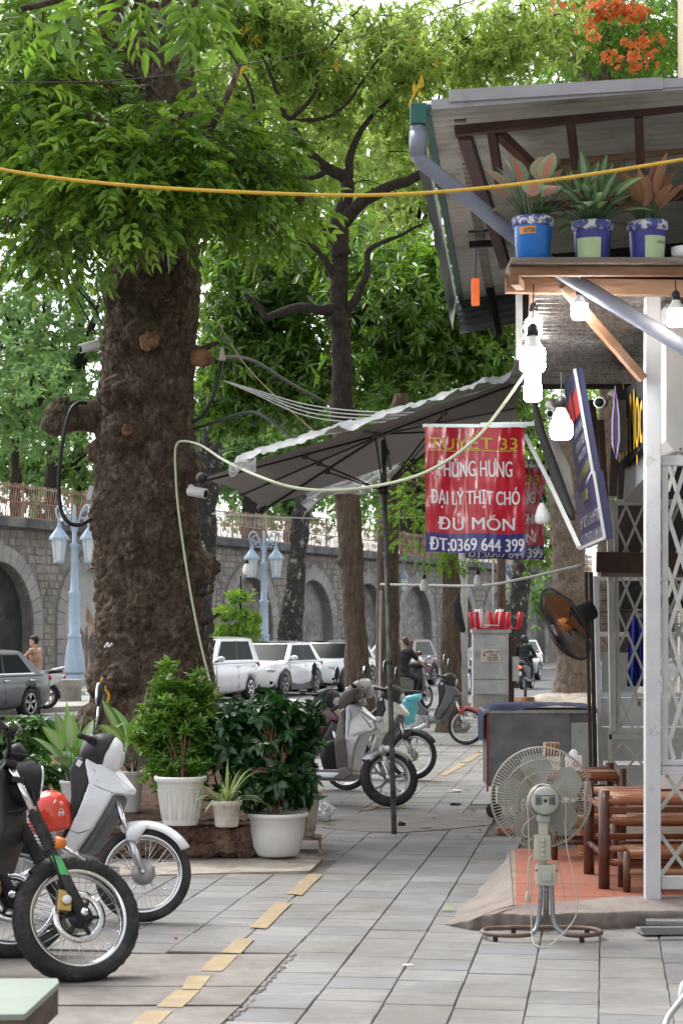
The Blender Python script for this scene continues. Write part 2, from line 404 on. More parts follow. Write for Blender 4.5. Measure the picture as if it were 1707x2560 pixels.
o = link('paving_slab_field', npmesh('paving_slab_field', VV.reshape(-1, 3), [FF.reshape(-1, 4)], MAT['slab_far'], np.repeat(RNG.random(nR), len(V0)), False), sidewalk); o['kind'] = 'stuff'
# ---- painted dashes
DASH = [[(771.7, 2184.4), (808, 2185), (754.5, 2238), (716, 2233.4)], [(689, 2256), (730, 2257), (666, 2321), (624, 2318)], [(594, 2345), (636, 2347), (601, 2383), (552, 2381)],
        [(538, 2387), (594, 2388), (554, 2428), (502, 2426)], [(472, 2439), (528, 2439), (502, 2473), (454, 2472)], [(440, 2475), (502, 2475), (456, 2518), (390, 2516)], [(366, 2526), (434, 2526), (385, 2570), (318, 2570)],
        [(1184, 1885), (1204, 1885), (1170, 1905), (1150, 1905)], [(1146, 1909), (1166, 1909), (1114, 1939), (1098, 1938)], [(937, 2011), (958, 2013), (921, 2026), (902, 2024)], [(1214, 1868), (1230, 1868), (1210, 1881), (1192, 1881)]]
for q in DASH:
    m = MB(); m.grid(lambda a, b, q=q: G(lerp(lerp(q[0][0], q[1][0], a), lerp(q[3][0], q[2][0], a), b)+random.uniform(-1.5, 1.5)*(b > 0 and b < 1), lerp(lerp(q[0][1], q[1][1], a), lerp(q[3][1], q[2][1], a), b), .0065+(.009 if q[0][1] > 2386 else 0)), 3, 5)
    m.build('painted_dash', MAT['yellow_paint'], sidewalk)
# ---- concrete covers, apron
def edge_x(y): return interp(y, [2386, 2524, 2560, 2700], [736, 609, 567, 420])
for (y0, y1) in ((2391, 2471), (2473, 2518), (2523, 2680)):
    m = MB(); q = [G(10 if y0 < 2400 else -250, y0), G(edge_x(y0)-12, y0), G(edge_x(y1)-12, y1), G(-250, y1)]
    q = [Vector((p.x, p.y, 0)) for p in q]
    m.prism([(p.x, p.y) for p in q], lambda a, b: (a, b, .012), lambda a, b: (a, b, -.05)); m.build('drain_cover', MAT['cover'], sidewalk, bevel=.006)
m = MB(); m.prism(APRON, lambda a, b: (a, b, .01), lambda a, b: (a, b, -.05)); m.build('concrete_apron', MAT['apron'], sidewalk)
for q in ([(838, 2044), (900, 2036), (990, 2040), (1100, 2032), (1190, 2036), (1236, 2044), (1225, 2062), (1130, 2074), (1010, 2082), (900, 2080), (800, 2070)], [(640, 2125), (770, 2105), (830, 2112), (850, 2128), (760, 2146), (690, 2150)]):
    m = MB(); m.prism([tuple((G(x+random.uniform(-6, 6), y))[:2]) for x, y in q], lambda a, b: (a, b, .0075), lambda a, b: (a, b, -.02)); m.build('cement_patch', MAT['cover'], sidewalk)
# dirt-filled gap along the covers with small stones
m = MB()
for k in range(90):
    y = random.uniform(2388, 2555); p = G(edge_x(y)+random.uniform(-6, 5), y); r = random.uniform(.004, .013)
    m.sphere((p.x, p.y, .0), (r*1.3, r, r), 6, 4)
m.build('gravel_in_gap', MAT['concrete'], sidewalk, kind='stuff')
# ================================================================== far pavement
FP = [(-40, -8), (-14, 36), (-8.4, 41.5), (-6.0, 46), (-4.6, 52), (-1.2, 63.5), (5.6, 84), (30, 150), (40, 170), (-60, 170), (-60, -8)]
s = MB(); s.prism(FP, lambda a, b: (a, b, 0), lambda a, b: (a, b, -.16))
tag(s.build('far_pavement', MAT['concrete']), kind='structure')
# ================================================================== railway viaduct
W0 = Vector((-9.46, 66.5, 0)); WA = math.atan2(.401, .916); WD = Vector((math.sin(WA), math.cos(WA), 0)); WN = Vector((WD.y, -WD.x, 0))   # WN faces the street
def W(s, z, out=0.0): return W0 + WD*s + WN*out + Vector((0, 0, z))
via = thing('viaduct', 'grey stone railway viaduct with round arches along the far side of the street', 'viaduct', W(10, 0))
ARC = [-9.5+6*k for k in range(16)]; AR, SP, RW, ZT = 2.0, 1.95, .55, 5.05
S0, S1 = -14.0, 84.0
def in_arch(s, z, r=AR):
    for c in ARC:
        if abs(s-c) < r and (z < SP or (s-c)**2+(z-SP)**2 < r*r): return True
    return False
m = MB(); m.bar(W(S0, 2.6, -1.6), W(S1, 2.6, -1.6), 2.0, 5.2); 
# mortar face with arch openings: piers + spandrels as strips
def face_strip(m, s0, s1, zf, off, n):
    m.grid(lambda a, b: W(lerp(s0, s1, a), lerp(zf(lerp(s0, s1, a)), ZT, b), off), n, 2, smooth=False)
for i, c in enumerate(ARC):
    face_strip(m, c-AR, c+AR, lambda s, c=c: SP+math.sqrt(max(0, AR*AR-(s-c)**2)), 0, 24)
    face_strip(m, c+AR, c+6-AR, lambda s: 0.0, 0, 1)
    # intrados
    arc = [(c-AR, 0), (c-AR, SP)]+[(c-AR*math.cos(t), SP+AR*math.sin(t)) for t in np.linspace(0, PI, 25)]+[(c+AR, SP), (c+AR, 0)]
    for a, b in zip(arc, arc[1:]): m.add([W(a[0], a[1], 0), W(b[0], b[1], 0), W(b[0], b[1], -.6), W(a[0], a[1], -.6)], [(0, 1, 2, 3)])
face_strip(m, S0, ARC[0]-AR, lambda s: 0.0, 0, 1)
m.build('wall_core', MAT['mortar'], via)
# facing stones
stones = []
z = .02; row = 0
while z < ZT-.05:
    h = random.choice((.2, .24, .27, .3)); s_ = S0+random.random()*.4
    while s_ < 46:
        w = random.uniform(.22, .52)
        ok = not any(in_arch(s_+w*fa, z+h*fb, AR+RW+.02) for fa in (0, .5, 1) for fb in (0, 1))
        if ok and z+h < ZT+.02: stones.append((s_+w/2, z+h/2, w-.03, h-.03))
        s_ += w
    z += h
stones.sort(key=lambda t: (0 if -9 < t[0] < 3.4 else 1, t[0]))
def stone_mb(st, base=None):
    s_, zc, w, h = st; m = MB(); o = random.uniform(.01, .05); j = lambda k=.018: random.uniform(-k, k)
    a = [(-w/2+j(), -h/2+j()), (w/2+j(), -h/2+j()), (w/2+j(), h/2+j()), (-w/2+j(), h/2+j())]
    vs = [W(s_+x, zc+y, -.02) for x, y in a]+[W(s_+x*.9, zc+y*.86, o) for x, y in a]
    m.add(vs, [(0, 1, 5, 4), (1, 2, 6, 5), (2, 3, 7, 6), (3, 0, 4, 7), (4, 5, 6, 7)]); return m
for st in stones[:300]: stone_mb(st).build('stone', MAT['stone'], via)
VV, FF, RR = [], [], []
for st in stones[300:]:
    m = stone_mb(st); b = len(VV); VV += m.v; FF += [tuple(i+b for i in f) for f in m.f]; RR += [random.random()]*8
Mi = np.array(WM[via.name].inverted()); VV = np.array(VV) @ Mi[:3, :3].T + Mi[:3, 3]
o = link('stone_facing', npmesh('stone_facing', VV, [np.array(FF)], MAT['stone_far'], np.array(RR), False), via); o['kind'] = 'stuff'
# arch rings, infill, coping
for i, c in enumerate(ARC[:11]):
    nV = 17
    for k in range(nV):
        t0, t1 = PI*(k+.03)/nV, PI*(k+.97)/nV; ro = AR+RW+(.12 if k == nV//2 else 0)
        pts = [(c-r*math.cos(t), SP+r*math.sin(t)) for r, t in ((AR, t0), (ro, t0), (ro, (t0+t1)/2), (ro, t1), (AR, t1), (AR, (t0+t1)/2))]
        m = MB(); m.prism(pts, lambda a, b: W(a, b, .07), lambda a, b: W(a, b, -.12)); m.build('voussoir', MAT['voussoir'], via)
    for sd in (-1, 1):
        zb = 0
        while zb < SP-.1:
            hh = .49; m = MB(); cs = c+sd*(AR+RW/2)
            m.box(W(cs, zb+hh/2, -.02), (RW-.02, .2, hh-.02), Matrix.Rotation(-WA+PI/2, 3, 'Z')); m.build('jamb_block', MAT['voussoir'], via, bevel=.015); zb += hh
    mt = 'dark_infill' if i in (0, 1) else ('mural' if i == 2 else 'rubble')
    arcp = [(c-AR, 0)]+[(c-AR*math.cos(t), SP+AR*math.sin(t)) for t in np.linspace(0, PI, 25)]+[(c+AR, 0)]
    m = MB(); m.prism(arcp, lambda a, b: W(a, b, -.38), lambda a, b: W(a, b, -.6)); m.build('arch_infill', MAT[mt], via)
c2 = ARC[2]
# painted wall in the second arch: flat print on the infill
def blob(pts, out): 
    m = MB(); m.prism(pts, lambda a, b: W(a, b, -.375+out), lambda a, b: W(a, b, -.378)); return m
pr = [(c2-1.9, .02)]+[(c2-1.9+3.8*k/14, 1.75+.38*math.sin(k*1.7)+.3*math.sin(k*.8+1)) for k in range(15)]+[(c2+1.9, .02)]
blob(pr, .003).build('mural_patch', MAT['mural_red'], via)
for (sx, sz, a, b) in ((-.62, 1.3, .42, .62), (.6, 1.05, .55, .75), (-.05, 1.15, .09, .8)):
    blob([(c2+.1+sx+a*math.cos(t)*(1+.14*math.sin(3*t)), sz+b*math.sin(t)) for t in np.linspace(0, 2*PI, 22)[:-1]], .006).build('mural_patch', MAT['mural_dark'], via)
blob([(c2-1.0, 2.2), (c2-.62, 2.15), (c2-.58, 2.9), (c2-.8, 2.9), (c2-.83, 2.35), (c2-1.05, 2.4)], .006).build('mural_patch', MAT['mural_brown'], via)
blob([(c2+.0, 2.1), (c2+.5, 1.95), (c2+.35, 2.35), (c2+.1, 2.6)], .006).build('mural_patch', MAT['mural_brown'], via)
m = MB(); m.tube([W(c2-1.93, .0, -.3), W(c2-1.93, SP, -.3)]+[W(c2-1.93*math.cos(t), SP+1.93*math.sin(t), -.3) for t in np.linspace(.1, PI, 18)], .045, 6); m.build('frame_pipe', MAT['teal_frame'], via)
m = MB(); m.box(W(ARC[1]-.3, 3.2, -.2), (.9, .25, .75), Matrix.Rotation(-WA+PI/2, 3, 'Z')); m.build('tin_hood', MAT['concrete'], via)
sC = S0
while sC < 60:
    w = random.uniform(1.1, 1.5); m = MB(); m.bar(W(sC+.01, ZT+.15, .12), W(sC+w-.01, ZT+.15, .12), .72, .30); m.build('coping_stone', MAT['coping'], via, bevel=.02); sC += w
# ---- railing on the viaduct (lattice of flat rusty bars)
rl = thing('viaduct_railing', 'rusty iron lattice railing along the top of the stone viaduct', 'railing', W(10, ZT+.3))
m = MB()
for k in range(int((62-S0)/.15)):
    s_ = S0+k*.15; j = random.uniform(-.02, .02)
    for d in (-.11, .11):
        m.bar(W(s_-d+j, ZT+.32, .05), W(s_+d, ZT+1.42+random.uniform(-.02, .03), .05+(.012 if d > 0 else 0)), .026, .012)
    m.bar(W(s_+.07, ZT+.32, .03), W(s_+.07+j, ZT+.88+random.uniform(-.06, .05), .03), .03, .012)
m.build('lattice_bars', MAT['rust_bar'], rl, kind='stuff')
for zz in (.36, .86, 1.34):
    mm = MB(); mm.bar(W(S0, ZT+zz, .02), W(62, ZT+zz, .02), .03, .045); mm.build('rail', MAT['rust_bar'], rl)
for k in range(26):
    mm = MB(); mm.bar(W(S0+k*3, ZT+.3, -.02), W(S0+k*3, ZT+1.5, -.02), .07, .07); mm.build('post', MAT['rust_bar'], rl)
# ================================================================== vegetation toolkit
T8 = np.array([(0, 0, 0), (-.42, .3, .1), (0, .3, 0), (.42, .3, .1), (-.36, .68, .06), (0, .68, -.05), (.36, .68, .06), (0, 1, -.16)])
F8 = [np.array([(0, 2, 1), (0, 3, 2), (4, 5, 7), (5, 6, 7)]), np.array([(1, 2, 5, 4), (2, 3, 6, 5)])]
T4 = np.array([(0, 0, 0), (-.5, .45, .1), (0, 1, -.12), (.5, .45, .1)]); F4 = [np.array([(0, 2, 1), (0, 3, 2)])]
def nrmz(a): return a/np.maximum(np.linalg.norm(a, axis=1, keepdims=True), 1e-9)
def leaf_arrays(pos, d, up, L, Wd, rnd, T=T8, F=F8):
    d = nrmz(d); sd = nrmz(np.cross(d, up)); n = np.cross(sd, d); N = len(pos)
    V = pos[:, None]+(T[None, :, 1:2]*d[:, None])*L[:, None, None]+(T[None, :, 0:1]*sd[:, None])*Wd[:, None, None]+(T[None, :, 2:3]*n[:, None])*L[:, None, None]
    Fs = [(f[None]+(np.arange(N)*len(T))[:, None, None]).reshape(-1, f.shape[1]) for f in F]
    return V.reshape(-1, 3), Fs, np.repeat(rnd, len(T))
def leaf_obj(name, parts, mat, parent, kind='stuff'):
    V, Fs, R, b = [], {}, [], 0
    for v, fs, r in parts:
        for f in fs: Fs.setdefault(f.shape[1], []).append(f+b)
        V.append(v); R.append(r); b += len(v)
    V = np.concatenate(V); Mi = np.array(WM[parent.name].inverted()); V = V @ Mi[:3, :3].T + Mi[:3, 3]
    o = link(name, npmesh(name, V, [np.concatenate(f) for f in Fs.values()], mat, np.concatenate(R), True), parent)
    if kind: o['kind'] = kind
    return o
def rv(n): return nrmz(RNG.normal(size=(n, 3)))
def in_vol(ells, n, shell=.35):
    """points in a union of ellipsoids given as (px,py,Y,rx_px,rz_px,ry_m)"""
    vol = np.array([e[3]*e[4]*e[5]*e[2]**2 for e in ells]); idx = RNG.choice(len(ells), n, p=vol/vol.sum())
    c = np.array([P(e[0], e[1], e[2])[:] for e in ells])[idx]; r = np.array([(e[3]*e[2]/FPX, e[5], e[4]*e[2]/FPX) for e in ells])[idx]
    u = rv(n)*(RNG.random((n, 1))**shell); return c+u*r, nrmz(u*r+1e-6)
def sprigs(pos, d, K, rl, L, Wd, droop=.35, tone=None):
    """compound leaves: K leaflets along a rachis"""
    n = len(pos); d = nrmz(d+np.array([0, 0, -droop])); side = nrmz(np.cross(d, np.tile([0, 0, 1.], (n, 1))+.3*RNG.normal(size=(n, 3))))
    out = []; tone = RNG.random(n) if tone is None else tone
    for k in range(K):
        t = (.25+.75*(k//2*2+1)/K); sg = 1 if k % 2 else -1
        p = pos+d*(rl*t)[:, None]+np.array([0, 0, -1])*(rl*.25*t*t)[:, None]
        ld = nrmz(side*sg+d*(.55+.5*t)+np.array([0, 0, -.25])+.22*RNG.normal(size=(n, 3)))
        up = nrmz(np.cross(side*sg, d)*sg*-1+.35*RNG.normal(size=(n, 3))); up[:, 2] = np.abs(up[:, 2])+.2
        out.append(leaf_arrays(p, ld, up, L*(.6+.65*RNG.random(n)), Wd*(.65+.6*RNG.random(n)), np.clip(tone+.24*RNG.normal(size=n), 0, 1)))
    return out
def whorls(pos, d, K, L, Wd, spread=.9, droop=.25, T=T4, F=F4, tone=None):
    n = len(pos); d = nrmz(d); out = []; tone = RNG.random(n) if tone is None else tone
    a, _ = nrmz(np.cross(d, np.tile([.2, .3, 1.], (n, 1)))), 0; b = np.cross(d, a)
    for k in range(K):
        ph = 2*PI*k/K+RNG.random(n)*.8
        ld = nrmz(d*(1-.45*spread)+(a*np.cos(ph)[:, None]+b*np.sin(ph)[:, None])*spread+np.array([0, 0, -droop])+.15*RNG.normal(size=(n, 3)))
        up = nrmz(d+.5*RNG.normal(size=(n, 3))+np.array([0, 0, .5]))
        out.append(leaf_arrays(pos-d*(.05*RNG.random(n))[:, None], ld, up, L*(.7+.6*RNG.random(n)), Wd*(.8+.4*RNG.random(n)), np.clip(tone+.15*RNG.normal(size=n), 0, 1), T, F))
    return out
def clumped(ells, nc, per, rc, shell=.5):
    c, dirs = in_vol(ells, nc, shell); pos = np.repeat(c, per, 0)+RNG.normal(size=(nc*per, 3))*rc*np.array([1, 1, .7])
    dd = nrmz(pos-np.repeat(c, per, 0)+1e-6); dd = nrmz(np.repeat(dirs, per, 0)*.4+dd+np.array([0, 0, .15]))
    tone = np.repeat(RNG.random(nc), per)*.55+.25*RNG.random(nc*per)+.1
    return c, pos, dd, tone
def bark(name, lo, hi, pale, pale_at=(.56, .66), bsc=9, bst=.9, stretch=(1, 1, .45), pscale=1.6):
    m, ns, ls, b = new_mat(name)
    mp = nd(ns, 'ShaderNodeMapping'); mp.inputs['Scale'].default_value = stretch; ls.new(coords(ns), mp.inputs[0]); co = mp.outputs[0]
    n1 = nd(ns, 'ShaderNodeTexNoise', i_Scale=bsc, i_Detail=9.0, i_Roughness=.7); ls.new(co, n1.inputs['Vector'])
    col = ramp(ns, ls, n1.outputs[0], [(.3, lo), (.68, hi)])
    n2 = nd(ns, 'ShaderNodeTexNoise', i_Scale=pscale*5, i_Detail=5.0, i_Roughness=.75); ls.new(co, n2.inputs['Vector'])
    f = ramp(ns, ls, n2.outputs[0], [(pale_at[0], (0, 0, 0)), (pale_at[1], (1, 1, 1))])
    mx = nd(ns, 'ShaderNodeMix', data_type='RGBA'); ls.new(f, mx.inputs[0]); ls.new(col, mx.inputs[6]); mx.inputs[7].default_value = rgb(pale); ls.new(mx.outputs[2], b.inputs['Base Color'])
    v = nd(ns, 'ShaderNodeTexVoronoi', feature='DISTANCE_TO_EDGE', i_Scale=bsc*1.3); wv = nd(ns, 'ShaderNodeMix', data_type='RGBA', blend_type='ADD'); wv.inputs[0].default_value = .22; ls.new(co, wv.inputs[6]); nw = nd(ns, 'ShaderNodeTexNoise', i_Scale=bsc*.9, i_Detail=5.0); ls.new(co, nw.inputs['Vector']); ls.new(nw.outputs[1], wv.inputs[7]); ls.new(wv.outputs[2], v.inputs['Vector'])
    mxc = nd(ns, 'ShaderNodeMix', data_type='RGBA', blend_type='MULTIPLY'); mxc.inputs[0].default_value = 1; ls.new(mx.outputs[2], mxc.inputs[6]); ls.new(ramp(ns, ls, v.outputs['Distance'], [(0, (.62, .6, .58)), (.1, (1.05, 1.04, 1.03))]), mxc.inputs[7]); ls.new(mxc.outputs[2], b.inputs['Base Color'])
    w = nd(ns, 'ShaderNodeTexNoise', i_Scale=bsc*3.5, i_Detail=8.0, i_Roughness=.75); ls.new(co, w.inputs['Vector'])
    ad = nd(ns, 'ShaderNodeMath', operation='MULTIPLY_ADD'); ls.new(v.outputs['Distance'], ad.inputs[0]); ad.inputs[1].default_value = .7; ls.new(w.outputs[0], ad.inputs[2])
    bp = nd(ns, 'ShaderNodeBump', i_Strength=bst, i_Distance=.035); ls.new(ad.outputs[0], bp.inputs['Height']); ls.new(bp.outputs[0], b.inputs['Normal'])
    b.inputs['Roughness'].default_value = .9; b.inputs['Specular IOR Level'].default_value = .25
    return m
bark('bark_main', (.048, .033, .024), (.175, .128, .092), (.29, .24, .185), (.53, .68), 9, 1.0, (1, 1, .6))
bark('bark_mid', (.065, .046, .034), (.175, .132, .1), (.26, .215, .17), (.58, .72), 14, .8, (1, 1, .18))
bark('bark_dark', (.02, .017, .014), (.06, .05, .042), (.09, .08, .07), (.62, .75), 14, .8)
bark('bark_mottled', (.025, .024, .022), (.07, .066, .06), (.34, .33, .3), (.56, .62), 9, .8, (1, 1, .6), 1.3)
bark('bark_right', (.13, .1, .08), (.24, .19, .155), (.32, .28, .235), (.58, .7), 7, .6, (1, 1, .5))
mk('cut_wood', (.3, .16, .09), .8, var=.3, scale=12, bump=.5, c2=(.12, .06, .035), stain_scale=8)
leafmat('leaf_main', (.008, .036, .006), (.1, .22, .03), (.3, .54, .05), .4, .3, .6)
leafmat('leaf_light', (.1, .19, .03), (.27, .4, .085), (.56, .74, .17), .52, .45, .4)
leafmat('leaf_dark', (.005, .024, .004), (.1, .23, .03), (.28, .5, .05), .34, .26, .7)
leafmat('leaf_lime', (.085, .19, .018), (.21, .38, .045), (.36, .56, .06), .45, .45, .4)
leafmat('leaf_far', (.05, .12, .045), (.15, .27, .1), (.3, .5, .13), .45, .5, .3)
leafmat('leaf_fern', (.06, .16, .02), (.16, .33, .045), (.3, .52, .06), .45, .5, .3)
leafmat('petal', (.68, .13, .035), (.82, .26, .09), (.9, .38, .13), .3, .6, .2)
leafmat('leaf_yellow', (.5, .3, .02), (.65, .42, .04), (.6, .45, .05), .3, .5, .3)
# ================================================================== trunks
def trunk_np(rows, Y, nth, nh, bumps=(), rough=.02, fine=.01, flare=None, seed=0.0, plates=0.0, shrink=1.0):
    """rows: (py, left px, right px), top to bottom; bumps: (px,py,radius_px,amp_px)"""
    rows = sorted(rows); py = np.array([r[0] for r in rows], float)
    hs = np.linspace(py[0], py[-1], nh); lx = np.interp(hs, py, [r[1] for r in rows]); rx = np.interp(hs, py, [r[2] for r in rows])
    k = np.ones(9)/9; pad = lambda a: np.convolve(np.pad(a, 4, 'edge'), k, 'valid'); lx, rx = pad(lx), pad(rx)
    s = Y/FPX; cx = ((lx+rx)/2-CX)*s; r = (rx-lx)/2*s*shrink; z = EYE+(HORIZ-hs)*s
    th = np.linspace(0, 2*PI, nth, endpoint=False)
    X = cx[:, None]+r[:, None]*np.cos(th); Yy = Y-r[:, None]*np.sin(th)*.95; Z = np.repeat(z[:, None], nth, 1)
    disp = np.zeros_like(X)
    for i in range(nh):
        for j in range(nth):
            p = Vector((X[i, j], Yy[i, j], Z[i, j]*.85+seed))
            d = noise.noise(p*2.1)*rough*1.6+noise.noise(p*7.0)*rough+noise.noise(p*19)*fine+noise.noise(p*41)*fine*.6
            if plates:
                dd, _ = noise.voronoi(Vector((p.x*13+noise.noise(p*5), p.y*13, p.z*11+noise.noise(p*4)))); d += plates*min(.35, (dd[1]-dd[0]))
            disp[i, j] = d
    for (bx, by, br, am) in bumps:
        zc = EYE+(HORIZ-by)*s; xc = (bx-CX)*s; i0 = int(np.argmin(np.abs(z-zc))); q = np.clip((xc-cx[i0])/r[i0], -1, 1)
        t0 = math.acos(q); bp = np.array([cx[i0]+r[i0]*math.cos(t0), Y-r[i0]*math.sin(t0)*.95, zc])
        d2 = (X-bp[0])**2+(Yy-bp[1])**2+(Z-bp[2])**2; rr = br*s
        e = np.sqrt(d2)/rr; disp += 1.5*am*s*(np.exp(-np.minimum(e, 3)**3.0)*(1+.1*np.sin(11*e))-.22*np.exp(-((e-1.25)/.22)**2))
    if flare is not None:
        disp += flare(z, th)
    X = X+disp*np.cos(th); Yy = Yy-disp*np.sin(th)
    V = np.stack([X, Yy, Z], -1).reshape(-1, 3)
    i, j = np.meshgrid(np.arange(nh-1), np.arange(nth), indexing='ij'); j2 = (j+1) % nth
    Fq = np.stack([i*nth+j, i*nth+j2, (i+1)*nth+j2, (i+1)*nth+j], -1).reshape(-1, 4)
    return V, Fq
def trunk_obj(root, rows, Y, mat, nth=40, nh=90, **kw):
    V, Fq = trunk_np(rows, Y, nth, nh, **kw); Mi = np.array(WM[root.name].inverted()); V = V @ Mi[:3, :3].T+Mi[:3, 3]
    return link('trunk', npmesh('trunk', V, [Fq], MAT[mat]), root)
def limbs(mb, path, n=8, sub=6, wob=.03):
    """path: list of (px,py,Y,r)"""
    pts = [P(a, b, c) for a, b, c, _ in path]; sp = spline(pts, sub); rs = []
    for i in range(len(path)-1):
        for k in range(sub): rs.append(lerp(path[i][3], path[i+1][3], k/sub))
    rs.append(path[-1][3])
    sp = [p+Vector((noise.noise(p*3), noise.noise(p*3+Vector((9, 0, 0))), noise.noise(p*3+Vector((0, 9, 0)))))*wob for p in sp]
    rs = [r*(1+.12*noise.noise(p*7)) for p, r in zip(sp, rs)]
    mb.tube(sp, rs, n); return list(zip(sp, rs))
def twig_net(mb, nodes, targets, r0=.014, r1=.004, maxd=3.0, n=4):
    """branching: every target grows from the nearest wood found so far"""
    pts = np.array([p[:] for p in nodes]); order = np.argsort([np.min(np.linalg.norm(pts-t, axis=1)) for t in targets])
    for k in order:
        t = targets[k]; dd = np.linalg.norm(pts-t, axis=1); i = int(np.argmin(dd))
        if dd[i] > maxd: continue
        a = Vector(pts[i]); b = Vector(t); L = (b-a).length; mid = (a+b)/2+Vector((random.uniform(-.15, .15), random.uniform(-.15, .15), random.uniform(.0, .22)))*L
        sp = spline([a, mid, b], 3); rr = r0*min(1.4, .55+L*.35)
        mb.tube(sp, [lerp(rr, r1, q/(len(sp)-1)) for q in range(len(sp))], n)
        pts = np.vstack([pts, np.array([p[:] for p in sp[1:]])])
# ------------------------------------------------------------------ the big near tree
YT = 22.2
bt = thing('large_street_tree', 'huge gnarled tree with a thick burled brown trunk rising from the pots', 'tree', (P(385, 1860, YT).x, YT, .2))
rows = [(-220, 232, 520), (0, 245, 503), (100, 246, 488), (180, 254, 482), (300, 270, 500), (450, 288, 500), (560, 287, 498), (640, 272, 500), (800, 262, 499), (950, 250, 487), (1100, 237, 484), (1200, 230, 481), (1350, 236, 496), (1500, 240, 511), (1600, 243, 520), (1700, 236, 530), (1780, 222, 545), (1850, 198, 565), (1930, 165, 600)]
bumps = [(372, 852, 34, 26), (345, 815, 40, 16), (318, 880, 26, 12), (300, 992, 38, 26), (352, 990, 34, 24), (325, 1085, 48, 34), (468, 1172, 42, 26), (500, 890, 26, 24), (520, 1420, 44, 30), (322, 1690, 40, 28), (300, 760, 50, 14), (420, 960, 60, 12), (260, 1290, 50, 12), (330, 1380, 40, 9), (430, 1340, 45, 10), (380, 1500, 60, 10), (290, 1560, 45, 9), (450, 1560, 50, 12), (250, 1700, 45, 16), (400, 1800, 60, 22), (230, 1800, 50, 20), (500, 1800, 60, 20), (340, 690, 40, 10), (470, 740, 34, 10), (242, 1130, 26, 14), (300, 1180, 30, 8), (400, 1240, 36, 8), (352, 1290, 26, 7), (296, 1460, 30, 8)]
trunk_obj(bt, rows, YT, 'bark_main', nth=190, nh=520, bumps=bumps, rough=.022, fine=.018, plates=.085, shrink=.955,
          flare=lambda z, th: (np.clip((1.3-z)/1.3, 0, 1)**2)[:, None]*(.16*np.sin(th*5+1)+.08*np.sin(th*9))[None])
# cut burls, stub limb
def lumpy(c, r, k=.35):
    q = MB(); q.sphere(c, r, 20, 14)
    for i, p in enumerate(q.v): d = Vector(p)-c; p = c+d*(1+k*noise.noise(d*26+c)+k*.6*noise.noise(d*60)); q.v[i] = tuple(p)
    return q
m = lumpy(P(318, 1075, YT-.74), (.06, .05, .065)); m.build('knot', MAT['cut_wood'], bt, label='pale sawn knot in the trunk')
m = lumpy(P(374, 852, YT-.64), (.1, .06, .11)); m.build('knot', MAT['cut_wood'], bt)
m = MB(); limbs(m, [(262, 1040, YT, .2), (215, 1040, YT-.1, .17), (165, 1046, YT-.2, .165), (128, 1066, YT-.25, .14), (118, 1078, YT-.26, .05)], 14, 5, .03)
q = lumpy(P(160, 1038, YT-.2), (.19, .17, .17), .5); m.add(q.v, q.f, True); m.build('branch_stub', MAT['bark_main'], bt)
m = lumpy(P(505, 895, YT-.4), (.13, .1, .1)); m.build('branch_stub', MAT['cut_wood'], bt)
for pth in ([(490, 880, YT-.3, .05), (520, 868, YT-.4, .03), (548, 858, YT-.45, .018)], [(500, 1488, YT, .03), (528, 1480, YT-.2, .02)], [(505, 1560, YT-.1, .03), (540, 1540, YT-.2, .02), (552, 1532, YT-.3, .012)], [(60, 20, 10.5, .02), (260, -40, 10.4, .012), (430, -60, 10.4, .01)]): m = MB(); limbs(m, pth, 6); m.build('twig', MAT['bark_main'], bt)
m = MB()
LN = []
for path in ([(330, 640, YT-.3, .16), (250, 560, YT-.9, .1), (120, 470, YT-1.6, .06), (-40, 400, YT-2, .04)], [(430, 620, YT-.4, .14), (520, 540, YT-1.0, .08), (640, 470, YT-1.5, .05), (760, 500, YT-1.6, .025)],
             [(380, 640, YT-.6, .12), (340, 520, YT-1.6, .08), (300, 380, YT-2.4, .05), (180, 240, YT-2.6, .03)], [(400, 560, YT-.6, .1), (470, 420, YT-1.8, .06), (560, 260, YT-2.2, .035), (600, 160, YT-2.2, .02)],
             [(300, 300, YT-.2, .12), (180, 180, YT-.6, .07), (40, 60, YT-1, .05)], [(30, 240, YT-2.4, .02), (60, 330, YT-2.3, .018), (130, 420, YT-2.0, .02)], [(380, 215, YT-2.6, .012), (250, 210, YT-2.6, .014), (80, 192, YT-2.5, .01)]):
    LN += limbs(m, path, 8)
E_main = [(170, 370, 20.3, 220, 170, 1.0), (500, 390, 20.0, 180, 120, .9), (90, 530, 20.2, 150, 120, .8), (330, 500, 19.9, 210, 110, .8), (600, 450, 20.6, 150, 110, .8), (680, 560, 20.8, 80, 80, .5), (60, 190, 20.5, 150, 120, .8), (220, 600, 20.6, 70, 70, .4), (90, 60, 20.8, 100, 70, .8), (400, 330, 19.6, 120, 60, .5)]
c, pos, dd, tone = clumped(E_main, 215, 5, .16)
tone *= .8
twig_net(m, [p for p, _ in LN], c, .02, .006, 2.5)
m.build('limbs', MAT['bark_main'], bt)
n = len(pos)
leaf_obj('crown', sprigs(pos, dd, 8, .26+.12*RNG.random(n), np.full(n, .155), np.full(n, .066), .5, tone), MAT['leaf_main'], bt)
E_b = [(560, 420, 20.9, 110, 100, .5), (660, 520, 21.0, 90, 90, .4), (60, 600, 21.0, 110, 70, .5), (120, 100, 21.0, 110, 100, .6), (560, 240, 21, 70, 60, .4), (100, 430, 20.6, 120, 60, .5), (300, 430, 19.4, 200, 120, .5), (80, 250, 19.8, 120, 90, .5)]
c, pos, dd, tone = clumped(E_b, 150, 5, .15); n = len(pos)
leaf_obj('crown', sprigs(pos, dd, 8, .26+.12*RNG.random(n), np.full(n, .15), np.full(n, .062), .45, tone), MAT['leaf_lime'], bt)
